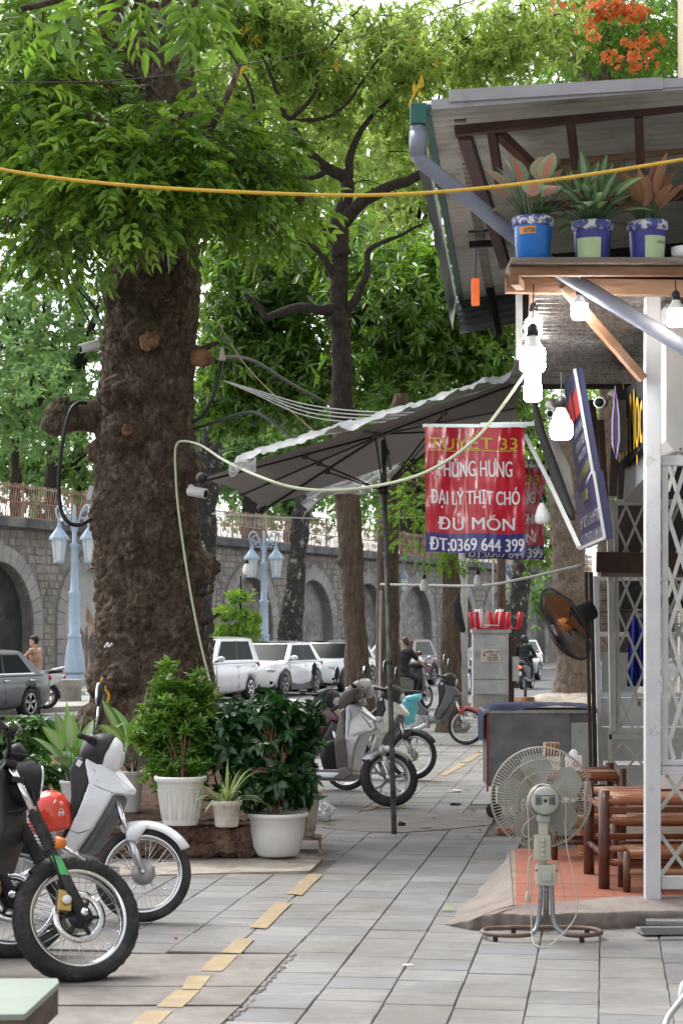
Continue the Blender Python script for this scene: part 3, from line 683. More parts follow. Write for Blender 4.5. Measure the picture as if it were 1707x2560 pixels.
c, pos, dd, tone = clumped([(300, -10, 10.6, 170, 30, .25), (70, 10, 10.6, 90, 40, .2), (480, -30, 10.5, 110, 25, .2)], 16, 2, .05); n = len(pos)
leaf_obj('crown', sprigs(pos, dd, 8, .2+.1*RNG.random(n), np.full(n, .14), np.full(n, .05), 1.2, tone*.8), MAT['leaf_main'], bt)
# the rest of the crown, above the picture: it shades the trunk and the pots
n0 = 1150; u_ = rv(n0)*(RNG.random((n0, 1))**.45); pos = np.array([-2.6, 22.5, 11.6])+u_*np.array([4.8, 5.5, 2.0]); dd = nrmz(u_+np.array([0, 0, .2]))
leaf_obj('crown', sprigs(pos, dd, 6, np.full(n0, .5), np.full(n0, .3), np.full(n0, .13), .4), MAT['leaf_main'], bt)
# paint daubs on the bark
mk('yellow_daub', (.55, .33, .03), .7); mk('white_daub', (.75, .75, .74), .7)
def trunk_front(px, py, lift=.012):
    """a point on the camera side of the trunk"""
    rr = sorted(rows); lx = interp(py, [r[0] for r in rr], [r[1] for r in rr]); rx = interp(py, [r[0] for r in rr], [r[2] for r in rr])
    q = max(-.98, min(.98, (px-(lx+rx)/2)/((rx-lx)/2))); R = (rx-lx)/2*YT/FPX
    return Vector(((px-CX)/FPX*YT, YT-R*.95*math.sqrt(1-q*q)-lift-.05, EYE+(HORIZ-py)/FPX*YT))
# ------------------------------------------------------------------ slender forked tree by the scooters
YM = 33.0
mt_ = thing('forked_street_tree', 'slender forked tree with dark spreading branches behind the silver scooter', 'tree', (P(905, 1830, YM).x, YM, 0))
MTR = [(590, 832, 872), (700, 828, 868), (780, 822, 872), (800, 824, 874), (900, 830, 879), (1000, 832, 884), (1060, 833, 888)]
trunk_obj(mt_, MTR, YM, 'bark_dark', 36, 110, rough=.02, fine=.014, bumps=[(838, 800, 20, 8)])
trunk_obj(mt_, [(1060, 833, 888), (1150, 833, 898), (1280, 838, 901), (1400, 848, 908), (1550, 858, 914), (1700, 863, 926), (1800, 868, 946), (1850, 855, 965)], YM, 'bark_mid', 40, 160, rough=.016, fine=.012, bumps=[(845, 1235, 14, 5), (850, 1405, 12, 5)])
m = MB(); ND = []
BR = [[(852, 640, YM, .13), (848, 570, YM, .12), (862, 500, YM+.2, .1), (868, 455, YM+.3, .085), (825, 425, YM+.2, .07), (765, 372, YM, .055), (722, 305, YM-.3, .04), (690, 220, YM-.6, .025), (650, 130, YM-.8, .014)],
      [(862, 560, YM, .1), (900, 512, YM-.1, .085), (960, 475, YM-.2, .075), (1056, 436, YM-.4, .06), (1140, 400, YM-.5, .04), (1230, 330, YM-.5, .02)],
      [(868, 470, YM+.2, .07), (880, 380, YM+.3, .05), (920, 300, YM+.4, .035), (990, 230, YM+.3, .02), (1060, 130, YM+.2, .012)],
      [(838, 600, YM, .08), (800, 560, YM-.2, .06), (770, 500, YM-.3, .04), (700, 470, YM-.4, .03), (640, 380, YM-.5, .02)],
      [(765, 372, YM, .05), (690, 385, YM, .045), (665, 350, YM-.2, .04), (640, 300, YM-.4, .03), (560, 280, YM-.6, .02), (500, 230, YM-.8, .012)],
      [(825, 425, YM+.2, .05), (780, 440, YM, .03), (740, 445, YM-.2, .02), (690, 490, YM-.3, .012)],
      [(850, 770, YM, .09), (810, 775, YM-.2, .075), (740, 768, YM-.4, .06), (668, 790, YM-.5, .045), (640, 760, YM-.5, .035), (612, 735, YM-.55, .03)],
      [(862, 780, YM, .07), (895, 735, YM-.2, .055), (915, 690, YM-.3, .045), (920, 630, YM-.3, .035), (970, 600, YM-.4, .028), (1060, 560, YM-.6, .015)],
      [(722, 305, YM-.3, .035), (780, 240, YM-.2, .025), (800, 150, YM, .018), (860, 70, YM, .012)], [(665, 350, YM-.2, .03), (600, 370, YM-.4, .022), (530, 420, YM-.6, .012)],
      [(640, 300, YM-.4, .025), (620, 200, YM-.5, .018), (560, 120, YM-.6, .012)], [(722, 305, YM-.3, .03), (830, 290, YM-.1, .022), (900, 210, YM, .016), (960, 120, YM, .01)],
      [(840, 700, YM, .06), (805, 640, YM-.1, .05), (770, 600, YM-.2, .03), (740, 540, YM-.3, .02)]]
for b in [[(x_, y_, z_, r_*1.28) for x_, y_, z_, r_ in q_] for q_ in BR]: ND += [p for p, _ in limbs(m, b, 8, 5, .05)]
E_l = [(700, 130, YM+.6, 260, 140, 1.3), (1000, 150, YM+.7, 300, 140, 1.5), (1280, 110, YM+.5, 170, 100, 1.5), (620, 40, YM+.2, 220, 80, 1.3), (1010, 330, YM+1.2, 150, 90, .8), (560, 300, YM+.3, 90, 110, .8), (790, 270, YM+1.2, 150, 90, .7), (1020, 500, YM+.9, 80, 50, .6)]
c, pos, dd, tone = clumped(E_l, 470, 6, .2, .6)
twig_net(m, ND, c[:420], .018, .0045, 1.6)
m.build('limbs', MAT['bark_dark'], mt_)
n = len(pos); leaf_obj('crown', whorls(pos, dd, 8, np.full(n, .16), np.full(n, .048), .95, .3, T8, F8, tone), MAT['leaf_light'], mt_)
c, pos, dd, tone = clumped([(700, 200, YM-.5, 220, 150, 1.0), (1000, 220, YM-.3, 260, 130, 1)], 6, 2, .15); n = len(pos)
leaf_obj('crown', whorls(pos, dd, 4, np.full(n, .15), np.full(n, .045), .9, .4, tone=tone), MAT['leaf_yellow'], mt_)
# ------------------------------------------------------------------ other trunks
def simple_tree(name, label, rows, Y, mat, ells=None, lm=None, nc=0, per=6, rc=.25, L=.2, Wd=.06, K=6, limb=(), fn='whorl', nth=32, nh=110, shell=.5, **kw):
    bx = P((rows[-1][1]+rows[-1][2])/2, rows[-1][0], Y); t = thing(name, label, 'tree', (bx.x, Y, 0))
    trunk_obj(t, rows, Y, mat, nth, nh, **kw)
    m = MB(); nodes = []
    for b in limb: nodes += [p for p, _ in limbs(m, b, 7, 5, .04)]
    if ells:
        c, pos, dd, tone = clumped(ells, nc, per, rc, shell); n = len(pos)
        if nodes: twig_net(m, nodes, c[:140], .02, .006, 2.5)
        ar = whorls(pos, dd, K, np.full(n, L), np.full(n, Wd), .95, .35, tone=tone) if fn == 'whorl' else sprigs(pos, dd, K, L*2.0+.1*RNG.random(n), np.full(n, L), np.full(n, Wd), .5, tone)
        leaf_obj('crown', ar, MAT[lm], t)
    if m.v: m.build('limbs', MAT[mat], t)
    return t
simple_tree('glossy_leaved_tree', 'dark brown tree with dense glossy leaves beside the forked tree, ringed by a white pipe', [(985, 990, 1018), (1020, 975, 1020), (1150, 953, 1003), (1300, 946, 998), (1500, 940, 996), (1700, 938, 1000), (1800, 932, 1008), (1850, 925, 1015)], 34.4, 'bark_mid',
    [(620, 880, 40.5, 130, 220, 1.6), (760, 950, 40, 110, 150, 1.2), (1000, 780, 38.5, 190, 180, 1.6), (1150, 850, 39, 150, 170, 1.5), (960, 960, 38, 150, 90, 1.0), (680, 700, 40, 180, 110, 1.6), (900, 640, 39.5, 150, 80, 1.2), (1060, 640, 39, 90, 80, 1.0), (540, 1010, 41, 70, 110, .8), (1230, 980, 38.5, 80, 90, .8)],
    'leaf_dark', 560, 8, .24, .24, .075, 7, [], rough=.015, fine=.01)
simple_tree('feathery_tree', 'small tree with feathery light green leaves beside the pale lamp pole', [(1330, 1112, 1140), (1400, 1110, 1146), (1500, 1106, 1150), (1650, 1102, 1152), (1780, 1096, 1156), (1850, 1082, 1172)], 33.6, 'bark_mid',
    [(1080, 1290, 33.0, 110, 110, .9), (1010, 1220, 33, 70, 80, .6), (1120, 1380, 33, 70, 55, .5), (1190, 1320, 34, 60, 60, .5)], 'leaf_fern', 75, 5, .13, .062, .022, 18, [[(1126, 1345, 33.6, .08), (1100, 1250, 33.3, .05), (1040, 1190, 33, .02)], [(1128, 1345, 33.6, .06), (1160, 1290, 33.6, .04), (1200, 1260, 33.8, .02)]], fn='sprig', rough=.012, fine=.008)
simple_tree('red_brown_sapling', 'thin straight brown trunk standing behind the electrical cabinet', [(1150, 1243, 1262), (1400, 1241, 1263), (1600, 1240, 1266), (1800, 1238, 1270)], 41.5, 'bark_mid', [(1245, 1130, 42, 60, 50, .5)], 'leaf_fern', 20, 5, .15, .08, .03, 12, (), fn='sprig', nth=16, nh=60, rough=.006, fine=.004)
simple_tree('pavement_tree', 'stout grey-brown trunk with a wide root mound beyond the shop corner', [(1000, 1372, 1450), (1200, 1373, 1452), (1300, 1374, 1456), (1400, 1379, 1460), (1500, 1385, 1465), (1600, 1389, 1470), (1700, 1386, 1474), (1745, 1375, 1486), (1790, 1350, 1510)], 45.5, 'bark_right', [(1240, 1060, 47, 90, 80, 1), (1330, 1340, 50, 50, 60, .7)], 'leaf_dark', 60, 7, .22, .24, .075, 7, (), rough=.03, fine=.015, nth=56, nh=140, bumps=[(1400, 1330, 20, 6), (1440, 1480, 22, 8), (1400, 1600, 25, 6)])
simple_tree('mottled_tree', 'dark leaning trunk with pale lichen patches rising behind the white hatchback crossovers', [(1000, 748, 800), (1200, 740, 786), (1280, 734, 776), (1400, 722, 766), (1500, 708, 758), (1600, 694, 758), (1720, 680, 770)], 62, 'bark_mottled', [(640, 1130, 64, 130, 60, 1.5), (800, 1090, 64, 110, 60, 1.5), (560, 1180, 63, 60, 60, 1)], 'leaf_far', 150, 7, .35, .3, .11, 7, (), rough=.05, fine=.02, nth=40, nh=120)
simple_tree('mottled_tree', 'dark mottled trunk half hidden behind the huge burled tree', [(1000, 500, 575), (1150, 492, 552), (1250, 482, 545), (1350, 478, 538), (1500, 474, 530), (1740, 462, 540)], 51, 'bark_mottled', [(500, 1060, 53, 60, 60, 1.0)], 'leaf_far', 30, 6, .3, .26, .1, 7, (), rough=.05, fine=.02, nth=40, nh=120)
simple_tree('mottled_tree', 'dark trunk far down the street behind the electrical cabinet and lamp', [(1150, 1285, 1340), (1380, 1280, 1332), (1500, 1274, 1320), (1600, 1270, 1316), (1720, 1262, 1324)], 66, 'bark_mottled', [(1320, 1270, 70, 90, 60, 1.5), (1350, 1480, 72, 40, 70, .8)], 'leaf_far', 70, 6, .35, .3, .1, 7, (), rough=.04, fine=.02)
simple_tree('layered_sapling', 'small yellow-green sapling with layered branches behind the white people carrier', [(1440, 600, 604), (1560, 598, 605), (1700, 596, 608)], 60, 'bark_dark', [(600, 1490, 60, 30, 9, .4), (580, 1530, 60, 45, 8, .5), (625, 1545, 60, 40, 8, .5), (600, 1575, 60, 60, 9, .6), (560, 1580, 60, 30, 8, .4), (610, 1605, 60, 40, 8, .5)], 'leaf_lime', 90, 6, .1, .17, .06, 5, (), nth=8, nh=30, rough=.004, fine=.002)
# flame tree with orange flowers, upper right
ft = simple_tree('flame_tree', 'tall tree with feathery leaves and orange-red flower clusters above the tin roof', [(-150, 1500, 1520), (300, 1500, 1526), (900, 1498, 1530), (1650, 1490, 1540)], 40, 'bark_right', [(1540, 60, 40, 160, 110, 1.4), (1400, 60, 40.5, 90, 80, 1), (1640, 120, 40, 90, 100, 1), (1480, 170, 40, 160, 40, 1)], 'leaf_fern', 260, 6, .2, .075, .03, 16, [[(1510, 300, 40, .14), (1560, 150, 39.8, .08), (1620, 60, 39.6, .04)], [(1508, 260, 40, .12), (1440, 140, 40, .07), (1380, 60, 40, .03)]], fn='sprig', nth=20, nh=40)
c, pos, dd, tone = clumped([(1490, 40, 38.6, 70, 50, .4), (1400, 30, 38.8, 60, 30, .3), (1610, 100, 38.6, 60, 30, .3), (1540, 150, 38.6, 110, 30, .3), (1560, 30, 38.6, 70, 30, .3), (1480, 90, 38.5, 30, 40, .3)], 34, 8, .085, .8); n = len(pos)
leaf_obj('flowers', whorls(pos, dd, 5, np.full(n, .085), np.full(n, .07), 1.0, .0, tone=tone), MAT['petal'], ft)
# trees beyond the viaduct: one after another along the line
BGT = [('pale hazy tree beyond the viaduct, left of the huge trunk, lowest crown', 40, 1010, 84, 170, 150, 4, 'leaf_far', 1), ('tall dark tree beyond the viaduct with its crown beside the burled trunk', 130, 880, 92, 260, 300, 6, 'leaf_far', 0),
       ('broad tree beyond the viaduct whose crown reaches over the forked tree', 640, 420, 96, 420, 420, 6, 'leaf_light', 0), ('leafy tree beyond the viaduct behind the grey parasol', 620, 1010, 92, 250, 200, 5, 'leaf_far', 0),
       ('bright green tree beyond the viaduct between forked tree and tin roof', 1020, 430, 108, 330, 430, 6, 'leaf_light', 0), ('deep green tree beyond the viaduct behind the red banners', 1050, 1050, 112, 330, 240, 6, 'leaf_dark', 0),
       ('light tree far along the viaduct behind the shop signs', 1400, 1150, 130, 260, 230, 6, 'leaf_lime', 0), ('tall tree beyond the viaduct behind the orange flowers', 1560, 200, 112, 300, 420, 6, 'leaf_far', 0),
       ('low leafy tree crowding the viaduct railing left of the huge trunk', 90, 1170, 98, 260, 130, 4, 'leaf_far', 0), ('low leafy tree crowding the viaduct railing behind the huge trunk', 420, 1185, 102, 240, 120, 4, 'leaf_far', 0), ('low leafy tree crowding the viaduct railing behind the forked tree', 730, 1225, 112, 270, 105, 4, 'leaf_far', 0), ('low leafy tree crowding the viaduct railing behind the feathery tree', 1080, 1270, 126, 270, 100, 4, 'leaf_far', 0),
       ('high crown beyond the viaduct behind the top of the huge tree', 200, 300, 100, 400, 360, 6, 'leaf_light', 0)]
for lab, px, py, Y, rx, rz, ry, lm, extra in BGT:
    rb = 16*Y/85
    t = thing('distant_tree', lab, 'tree', (P(px, 1585, Y).x, Y+1, 0), group=None)
    Vt, Ft = trunk_np([(py, px-rb*.4, px+rb*.4), (1300, px-rb, px+rb), (1690, px-rb*1.3, px+rb*1.3)], Y+1, 14, 40, rough=.08, fine=.03); Mi = np.array(WM[t.name].inverted())
    link('trunk', npmesh('trunk', Vt @ Mi[:3, :3].T+Mi[:3, 3], [Ft], MAT['bark_dark']), t)
    area = rx*rz*3.14*(Y/FPX)**2; Ls = .34; nc = int(area*3.4)
    c, pos, dd, tone = clumped([(px, py, Y, rx, rz, ry)], nc, 6, .6, .5); n = len(pos)
    leaf_obj('crown', whorls(pos, dd, 6, np.full(n, Ls), np.full(n, .17), 1.0, .25, tone=tone), MAT[lm], t)
    m = MB()
    for k in range(7):
        a = random.uniform(-1, 1); limbs(m, [(px, py+rz*.5, Y+1, .22), (px+a*rx*.35, py+rz*.1, Y, .13), (px+a*rx*.75, py-rz*random.uniform(.1, .6), Y-1, .05)], 6, 4, .2)
    m.build('limbs', MAT['bark_dark'], t)
# ================================================================== shop materials
mk('tin', (.28, .30, .31), .5, .55, var=.2, scale=3, c2=(.22, .2, .17), mixat=(.55, .75), stain_scale=2, rvar=.1)
mk('tin_under', (.44, .43, .39), .6, .15, var=.18, scale=2.5, c2=(.18, .14, .1), mixat=(.55, .75), stain_scale=2.2)
mk('fascia', (.38, .37, .4), .55, .2, var=.12, scale=4, c2=(.25, .2, .17), mixat=(.6, .8), stain_scale=5)
mk('galv', (.36, .42, .42), .38, .65, var=.25, scale=3, bump=.15, bscale=5, rvar=.12)
mk('green_edge', (.03, .13, .115), .5, var=.2)
mk('truss', (.1, .045, .038), .65, var=.3, scale=5, c2=(.06, .04, .035), stain_scale=3)
mk('timber', (.27, .135, .072), .75, var=.35, scale=3, bump=.4, bscale=30, c2=(.38, .25, .17), stain_scale=3, stretch=(.25, 1, 1))
mk('plank', (.22, .17, .14), .8, var=.35, scale=4, bump=.4, bscale=30, c2=(.4, .37, .33), mixat=(.52, .66), stain_scale=6, stretch=(.25, 1, 1))
mk('pvc_grey', (.21, .235, .3), .32, var=.1, scale=3, c2=(.3, .28, .26), mixat=(.55, .8), stain_scale=3)
mk('white_steel', (.62, .62, .64), .5, var=.08, scale=5, bump=.12, bscale=60, c2=(.4, .36, .31), mixat=(.6, .72), stain_scale=7)
mk('gate_steel', (.50, .505, .47), .5, var=.15, scale=6, c2=(.32, .28, .22), mixat=(.58, .72), stain_scale=8)
mk('rust_steel', (.2, .1, .06), .7, var=.3, c2=(.42, .36, .31), mixat=(.45, .6), stain_scale=6)
mk('black', (.014, .014, .016), .45, var=.3); mk('matte_black', (.02, .02, .021), .8, var=.3)
mk('shade_wall', (.035, .028, .024), .9, var=.5, scale=2)  # interior shade put into the wall colour
mk('dark_wood', (.07, .048, .036), .8, var=.4, scale=4, bump=.4, bscale=30, stretch=(1, 1, .2))
mk('white_board', (.68, .7, .7), .45, var=.06, c2=(.45, .44, .4), mixat=(.62, .8), stain_scale=3)
mk('grey_board', (.42, .45, .43), .35, var=.08)
mk('cable_grey', (.5, .5, .47), .5); mk('cable_black', (.015, .015, .017), .5); mk('cable_beige', (.5, .45, .36), .5); mk('cable_green', (.52, .57, .4), .45, var=.1); mk('cord_yellow', (.72, .43, .04), .6, var=.15, scale=30)
mk('bulb_white', (.82, .82, .8), .3, var=.02); emis('bulb_on', (1.0, .98, .95), 32.0); emis('bulb_warm', (1.0, .88, .74), 14.0)
mk('chrome', (.75, .75, .77), .12, 1.0, var=.05); mk('alu', (.55, .56, .57), .35, 1.0, var=.12, scale=12); mk('dull_metal', (.38, .38, .38), .5, .9, var=.2, scale=8)
# foil-lined corrugated ceiling
m_, ns, ls, b = new_mat('foil')
vv = nd(ns, 'ShaderNodeTexVoronoi', i_Scale=60.0); ls.new(coords(ns), vv.inputs['Vector']); nn = nd(ns, 'ShaderNodeTexNoise', i_Scale=7.0, i_Detail=6.0); ls.new(coords(ns), nn.inputs['Vector'])
mxx = nd(ns, 'ShaderNodeMix', data_type='RGBA'); mxx.inputs[0].default_value = .5; ls.new(vv.outputs['Color'], mxx.inputs[6]); ls.new(nn.outputs[1], mxx.inputs[7])
ls.new(ramp(ns, ls, mxx.outputs[2], [(.3, (.3, .29, .27)), (.7, (.62, .62, .6))]), b.inputs['Base Color']); b.inputs['Metallic'].default_value = .85; b.inputs['Roughness'].default_value = .36
# ================================================================== platform
ZP = .12
def S2(poly): return [(a, b) for a, b in poly]
PE = [(.965, 11.27), (1.75, 11.66), (4.5, 11.7), (4.5, 19.8), (2.3, 19.8), (2.15, 14.3), (1.19, 14.25)]
PEC = ([(.965, 11.27), (1.75, 11.66), (1.75, 14.28), (1.19, 14.25)], [(1.75, 11.66), (4.5, 11.7), (4.5, 14.3), (1.75, 14.28)])
m = MB(); m.prism(PE, lambda a, b: (a, b, ZP-.008), lambda a, b: (a, b, -.1))
plat = tag(m.build('shop_platform', MAT['grout']), kind='structure')
TW = .29
dv = Vector((.085, 1, 0)).normalized(); du = Vector((dv.y, -dv.x, 0))
def clip_poly(poly, clip):
    out = poly
    n = len(clip)
    for i in range(n):
        a, b = clip[i], clip[(i+1) % n]; inp, out = out, []
        if not inp: break
        f = lambda p: (b[0]-a[0])*(p[1]-a[1])-(b[1]-a[1])*(p[0]-a[0])
        for k in range(len(inp)):
            p, q = inp[k], inp[(k+1) % len(inp)]; fp, fq = f(p), f(q)
            if fp >= 0: out.append(p)
            if (fp >= 0) != (fq >= 0): t = fp/(fp-fq); out.append((p[0]+(q[0]-p[0])*t, p[1]+(q[1]-p[1])*t))
    return out
cnt = 0
for i in range(0, 13):
    for k in range(0, 14):
        c = Vector((.965, 11.12, 0))+du*((i+.5)*TW)+dv*((k+.5)*TW*2.0)
        q = [c+du*(sx*(TW/2-.004))+dv*(sy*(TW-.004)) for sx, sy in ((-1, -1), (1, -1), (1, 1), (-1, 1))]
        for pe in PEC:
            pl = clip_poly([(p.x, p.y) for p in q], pe)
            if len(pl) < 3 or c.x > 3.4: continue
            m = MB(); dz = random.uniform(-.001, .001); m.prism(pl, lambda a, b: (a, b, ZP+dz), lambda a, b: (a, b, ZP-.012)); m.build('floor_tile', MAT['red_tile'], plat)
# sloped concrete skirt (ramp on the left, broken lip in front)
def sk_noise(r, k=1.0): return (noise.noise(Vector((r.x*4, r.y*4, 0)))*.012+noise.noise(Vector((r.x*13, r.y*13, 3)))*.006)*k
def ramp_f(a, b):      # left slope, a from the back to the front corner, b outwards
    p = Vector((1.19, 14.25, 0)).lerp(Vector((.967, 11.27, 0)), a); q = Vector((1.17, 14.4, 0)).lerp(Vector((.585, 11.34, 0)), a)+Vector((.05*noise.noise(Vector((a*6, 0, 0))), 0, 0)); r = p.lerp(q, b)
    return (r.x, r.y, ZP*(1-b)**1.15+.003+sk_noise(r, math.sin(b*PI)))
LIP = spline([Vector(p) for p in ((.585, 11.34, 0), (.72, 11.19, 0), (1.0, 11.12, 0), (1.3, 11.16, 0), (1.75, 11.26, 0), (3.2, 11.3, 0))], 10); LIT = spline([Vector(p) for p in ((.967, 11.27, 0), (.98, 11.277, 0), (1.15, 11.36, 0), (1.4, 11.486, 0), (1.75, 11.66, 0), (3.2, 11.7, 0))], 10)
def lip_f(a, b):
    i = a*(len(LIP)-1); k = min(len(LIP)-2, int(i)); p, q = LIT[k].lerp(LIT[k+1], i-k), LIP[k].lerp(LIP[k+1], i-k); hf = .085*min(1, max(0, (a-.06)/.22))
    ed = (noise.noise(Vector((q.x*5, 1, 2)))*.05+noise.noise(Vector((q.x*16, 4, 2)))*.03)*min(1, a*5); q = q+Vector((0, ed, 0))
    if b < .75: t = b/.75; r = p.lerp(q, t); z = lerp(ZP, hf, t**1.4)+sk_noise(r, math.sin(t*PI))
    else: t = (b-.75)/.25; r = q+Vector((0, .05*t*noise.noise(Vector((q.x*11, t*3, 5)))+.03*t, 0)); z = lerp(hf, -.02, t)
    return (r.x, r.y, z+.003)
m = MB(); m.grid(ramp_f, 60, 14); m.build('concrete_ramp', MAT['pink_concrete'], plat); m = MB(); m.grid(lip_f, 110, 20); m.build('broken_lip', MAT['pink_concrete'], plat)
for k, (px, py, w, d, rz) in enumerate(((1672, 2335, .34, .16, .1), (1690, 2322, .34, .12, -.12), (1668, 2348, .3, .05, .05))):
    p = G(px, py); m = MB(); m.box((p.x, p.y, .02+.018*k), (w, d, .022), Matrix.Rotation(rz, 3, 'Z'))
    tag(m.build('loose_slab', MAT['slab'], None, loc=(p.x, p.y, .0)), ['lowest split grey slab in the small pile at the platform foot', 'upper split grey slab in the small pile at the platform foot', 'narrow grey stone splinter on the small slab pile'][k], 'slab')
# ================================================================== building
YA = 11.59
shop = thing('shop_building', 'open-fronted street eatery with tin roof, timber shelf and white steel post', 'building', (P(1630, 2245, YA).x, YA, ZP))
RO = [Vector((.447, 11.1, 4.58)), Vector((4.7, 11.1, 4.95)), Vector((5.3, 17.45, 4.95)), Vector((1.017, 17.45, 4.58))]
def roofp(a, b):
    p = RO[0].lerp(RO[1], a).lerp(RO[3].lerp(RO[2], a), b); return p+Vector((0, 0, .03*math.sin(b*6.35/.13*2*PI)))
m = MB(); m.grid(roofp, 3, 430, thick=(0, 0, .004)); m.build('roof_sheet', MAT['tin_under'], shop)
m = MB(); m.bar(P(1078, 262, 11.07), P(1850, 202, 11.07), .012, .055); m.build('fascia_strip', MAT['fascia'], shop)
m = MB(); m.bar(P(1122, 240, 11.05), P(1655, 208, 11.05), .014, .066); m.bar(P(1655, 209, 11.06), P(1850, 198, 11.06), .014, .05); m.build('ridge_cap', MAT['fascia'], shop)
def flash(a, b):
    t = RO[0].lerp(RO[3], a); w = .004*math.sin(a*40)+.02*noise.noise(Vector((a*9, b*3, 0)))
    return t+Vector((-.02-.03*b+w*b, 0, .03-(.2+.12*a)*b))
m = MB(); m.grid(flash, 60, 6); m.build('eave_flashing', MAT['galv'], shop)
m = MB(); m.bar(RO[0]+Vector((.03, 0, -.02)), RO[3]+Vector((.03, 0, -.02)), .03, .06); m.build('gutter_edge', MAT['green_edge'], shop)
m = MB(); m.box(P(1045, 288, 11.05), (.09, .1, .115)); m.build('gutter_outlet', MAT['green_edge'], shop, bevel=.008)
pp = spline([P(1044, 316, 11.05), P(1046, 380, 11.05), P(1064, 412, 11.06), P(1160, 488, 11.15), P(1270, 578, 11.24), P(1400, 678, 11.28), P(1480, 728, 11.22), P(1707, 868, 11.15), P(1900, 990, 11.1)], 6)
m = MB(); m.tube(pp, .043, 14); m.build('downpipe', MAT['pvc_grey'], shop)
m = MB(); m.cyl(P(1044, 330, 11.05), P(1045, 392, 11.05), .05, n=14); m.build('pipe_collar', MAT['pvc_grey'], shop)
def beam(name, mat, a, b, w, h, par=shop): q = MB(); q.bar(P(*a), P(*b), w, h); return q.build(name, MAT[mat], par, bevel=.004)
for a, b, w in (((1137, 328, 11.5), (1850, 248, 11.5), .062), ((1160, 335, 11.52), (1262, 660, 15.2), .075), ((1228, 325, 11.55), (1250, 470, 11.75), .05), ((1243, 330, 11.56), (1345, 430, 11.9), .055), ((1424, 300, 11.55), (1438, 420, 11.8), .05), ((1595, 290, 11.55), (1600, 420, 11.8), .05), ((1335, 520, 13), (1800, 480, 13), .06)):
    beam('truss_bar', 'truss', a, b, w, w)
beam('purlin', 'plank', (1150, 292, 11.4), (1222, 720, 17.0), .07, .05); beam('purlin', 'timber', (1400, 404, 12.6), (1850, 352, 12.6), .08, .07); beam('purlin', 'plank', (1320, 440, 12.8), (1560, 408, 12.6), .05, .05)
m = MB(); m.box((3.6, 15.7, 4.3), (4.3, .08, 1.45)); m.build('upper_back_wall', MAT['shade_wall'], shop)  # dark sheet standing in for the unlit upper floor
m = MB(); m.grid(lambda a, b: P(lerp(1138, 1330, a)+12*b, lerp(lerp(742, 690, a), lerp(838, 800, a), b), lerp(17.5, 17.1, b))+Vector((0, 0, .012*math.sin(b*40))), 4, 40, thick=(0, -.004, 0)); m.build('end_sheet', MAT['tin'], shop)
beam('truss_bar', 'matte_black', (1218, 690, 16.9), (1245, 840, 16.7), .06, .05); beam('truss_bar', 'matte_black', (1195, 690, 16.8), (1310, 690, 16.8), .05, .08); beam('truss_bar', 'black', (1170, 572, 14.5), (1240, 568, 14.5), .04, .06); beam('truss_bar', 'black', (1172, 612, 14.6), (1244, 608, 14.6), .04, .05)
m = MB(); m.grid(lambda a, b: Vector((lerp(1.12, 5, a)+.18*b, lerp(11.42, 15.6, b), 3.63-.02*b+.02*math.sin(b*4.2/.16*2*PI))), 3, 300, thick=(0, 0, .004)); m.build('ceiling_sheet', MAT['foil'], shop)
for k in range(3): beam('ceiling_batten', 'dark_wood', (1320+6*k, 735+62*k+8*k*k, 11.9+1.2*k), (1850, 735+62*k+8*k*k, 11.9+1.2*k), .04, .04)
# shelf
m = MB(); a, b = P(1275, 652, 10.95), P(1850, 652, 10.95); m.box(((a.x+b.x)/2, 11.1, a.z), (b.x-a.x, .36, .03)); m.build('shelf_plank', MAT['plank'], shop, bevel=.004)
beam('shelf_beam', 'timber', (1272, 679, 11.02), (1850, 679, 11.02), .05, .05); beam('shelf_beam', 'timber', (1262, 713, 11.4), (1850, 724, 11.4), .06, .09); beam('shelf_beam', 'timber', (1285, 700, 10.98), (1300, 716, 11.4), .05, .05)
beam('brace', 'timber', (1405, 716, 11.38), (1607, 948, 11.5), .05, .05)
m = MB(); a = P(1629, 2250, YA); m.box((a.x, YA, (ZP+3.58)/2), (.088, .088, 3.5)); m.build('corner_post', MAT['white_steel'], shop, bevel=.004)
beam('thin_post', 'gate_steel', (1297, 700, 12.2), (1297, 900, 12.2), .04, .04); beam('thin_post', 'timber', (1330, 720, 11.7), (1326, 830, 11.7), .035, .035)
# interior: side wall, back wall coloured dark to stand in for the unlit inside
m = MB(); m.box((4.45, 15.2, 1.9), (.1, 8.0, 3.6)); m.build('side_wall', MAT['concrete'], shop)
m = MB(); m.box((4.4, 19.6, 2.75), (3.4, .08, 1.7)); m.build('back_lintel', MAT['shade_wall'], shop)
for a, b, w in (((1476, 1430, 17.6), (1488, 1960, 17.6), .035), ((1464, 1430, 17.4), (1476, 1930, 17.4), .03), ((1545, 960, 15.6), (1530, 1240, 15.6), .06), ((1500, 1050, 15.8), (1512, 1260, 15.8), .05), ((1478, 1000, 15.9), (1500, 1200, 15.9), .05)):
    beam('timber_stud', 'dark_wood', a, b, w, w)
beam('timber_stud', 'dark_wood', (1490, 1405, 17.7), (1850, 1410, 17.7), .07, .18); beam('timber_stud', 'plank', (1500, 1435, 17.75), (1850, 1437, 17.75), .05, .05)
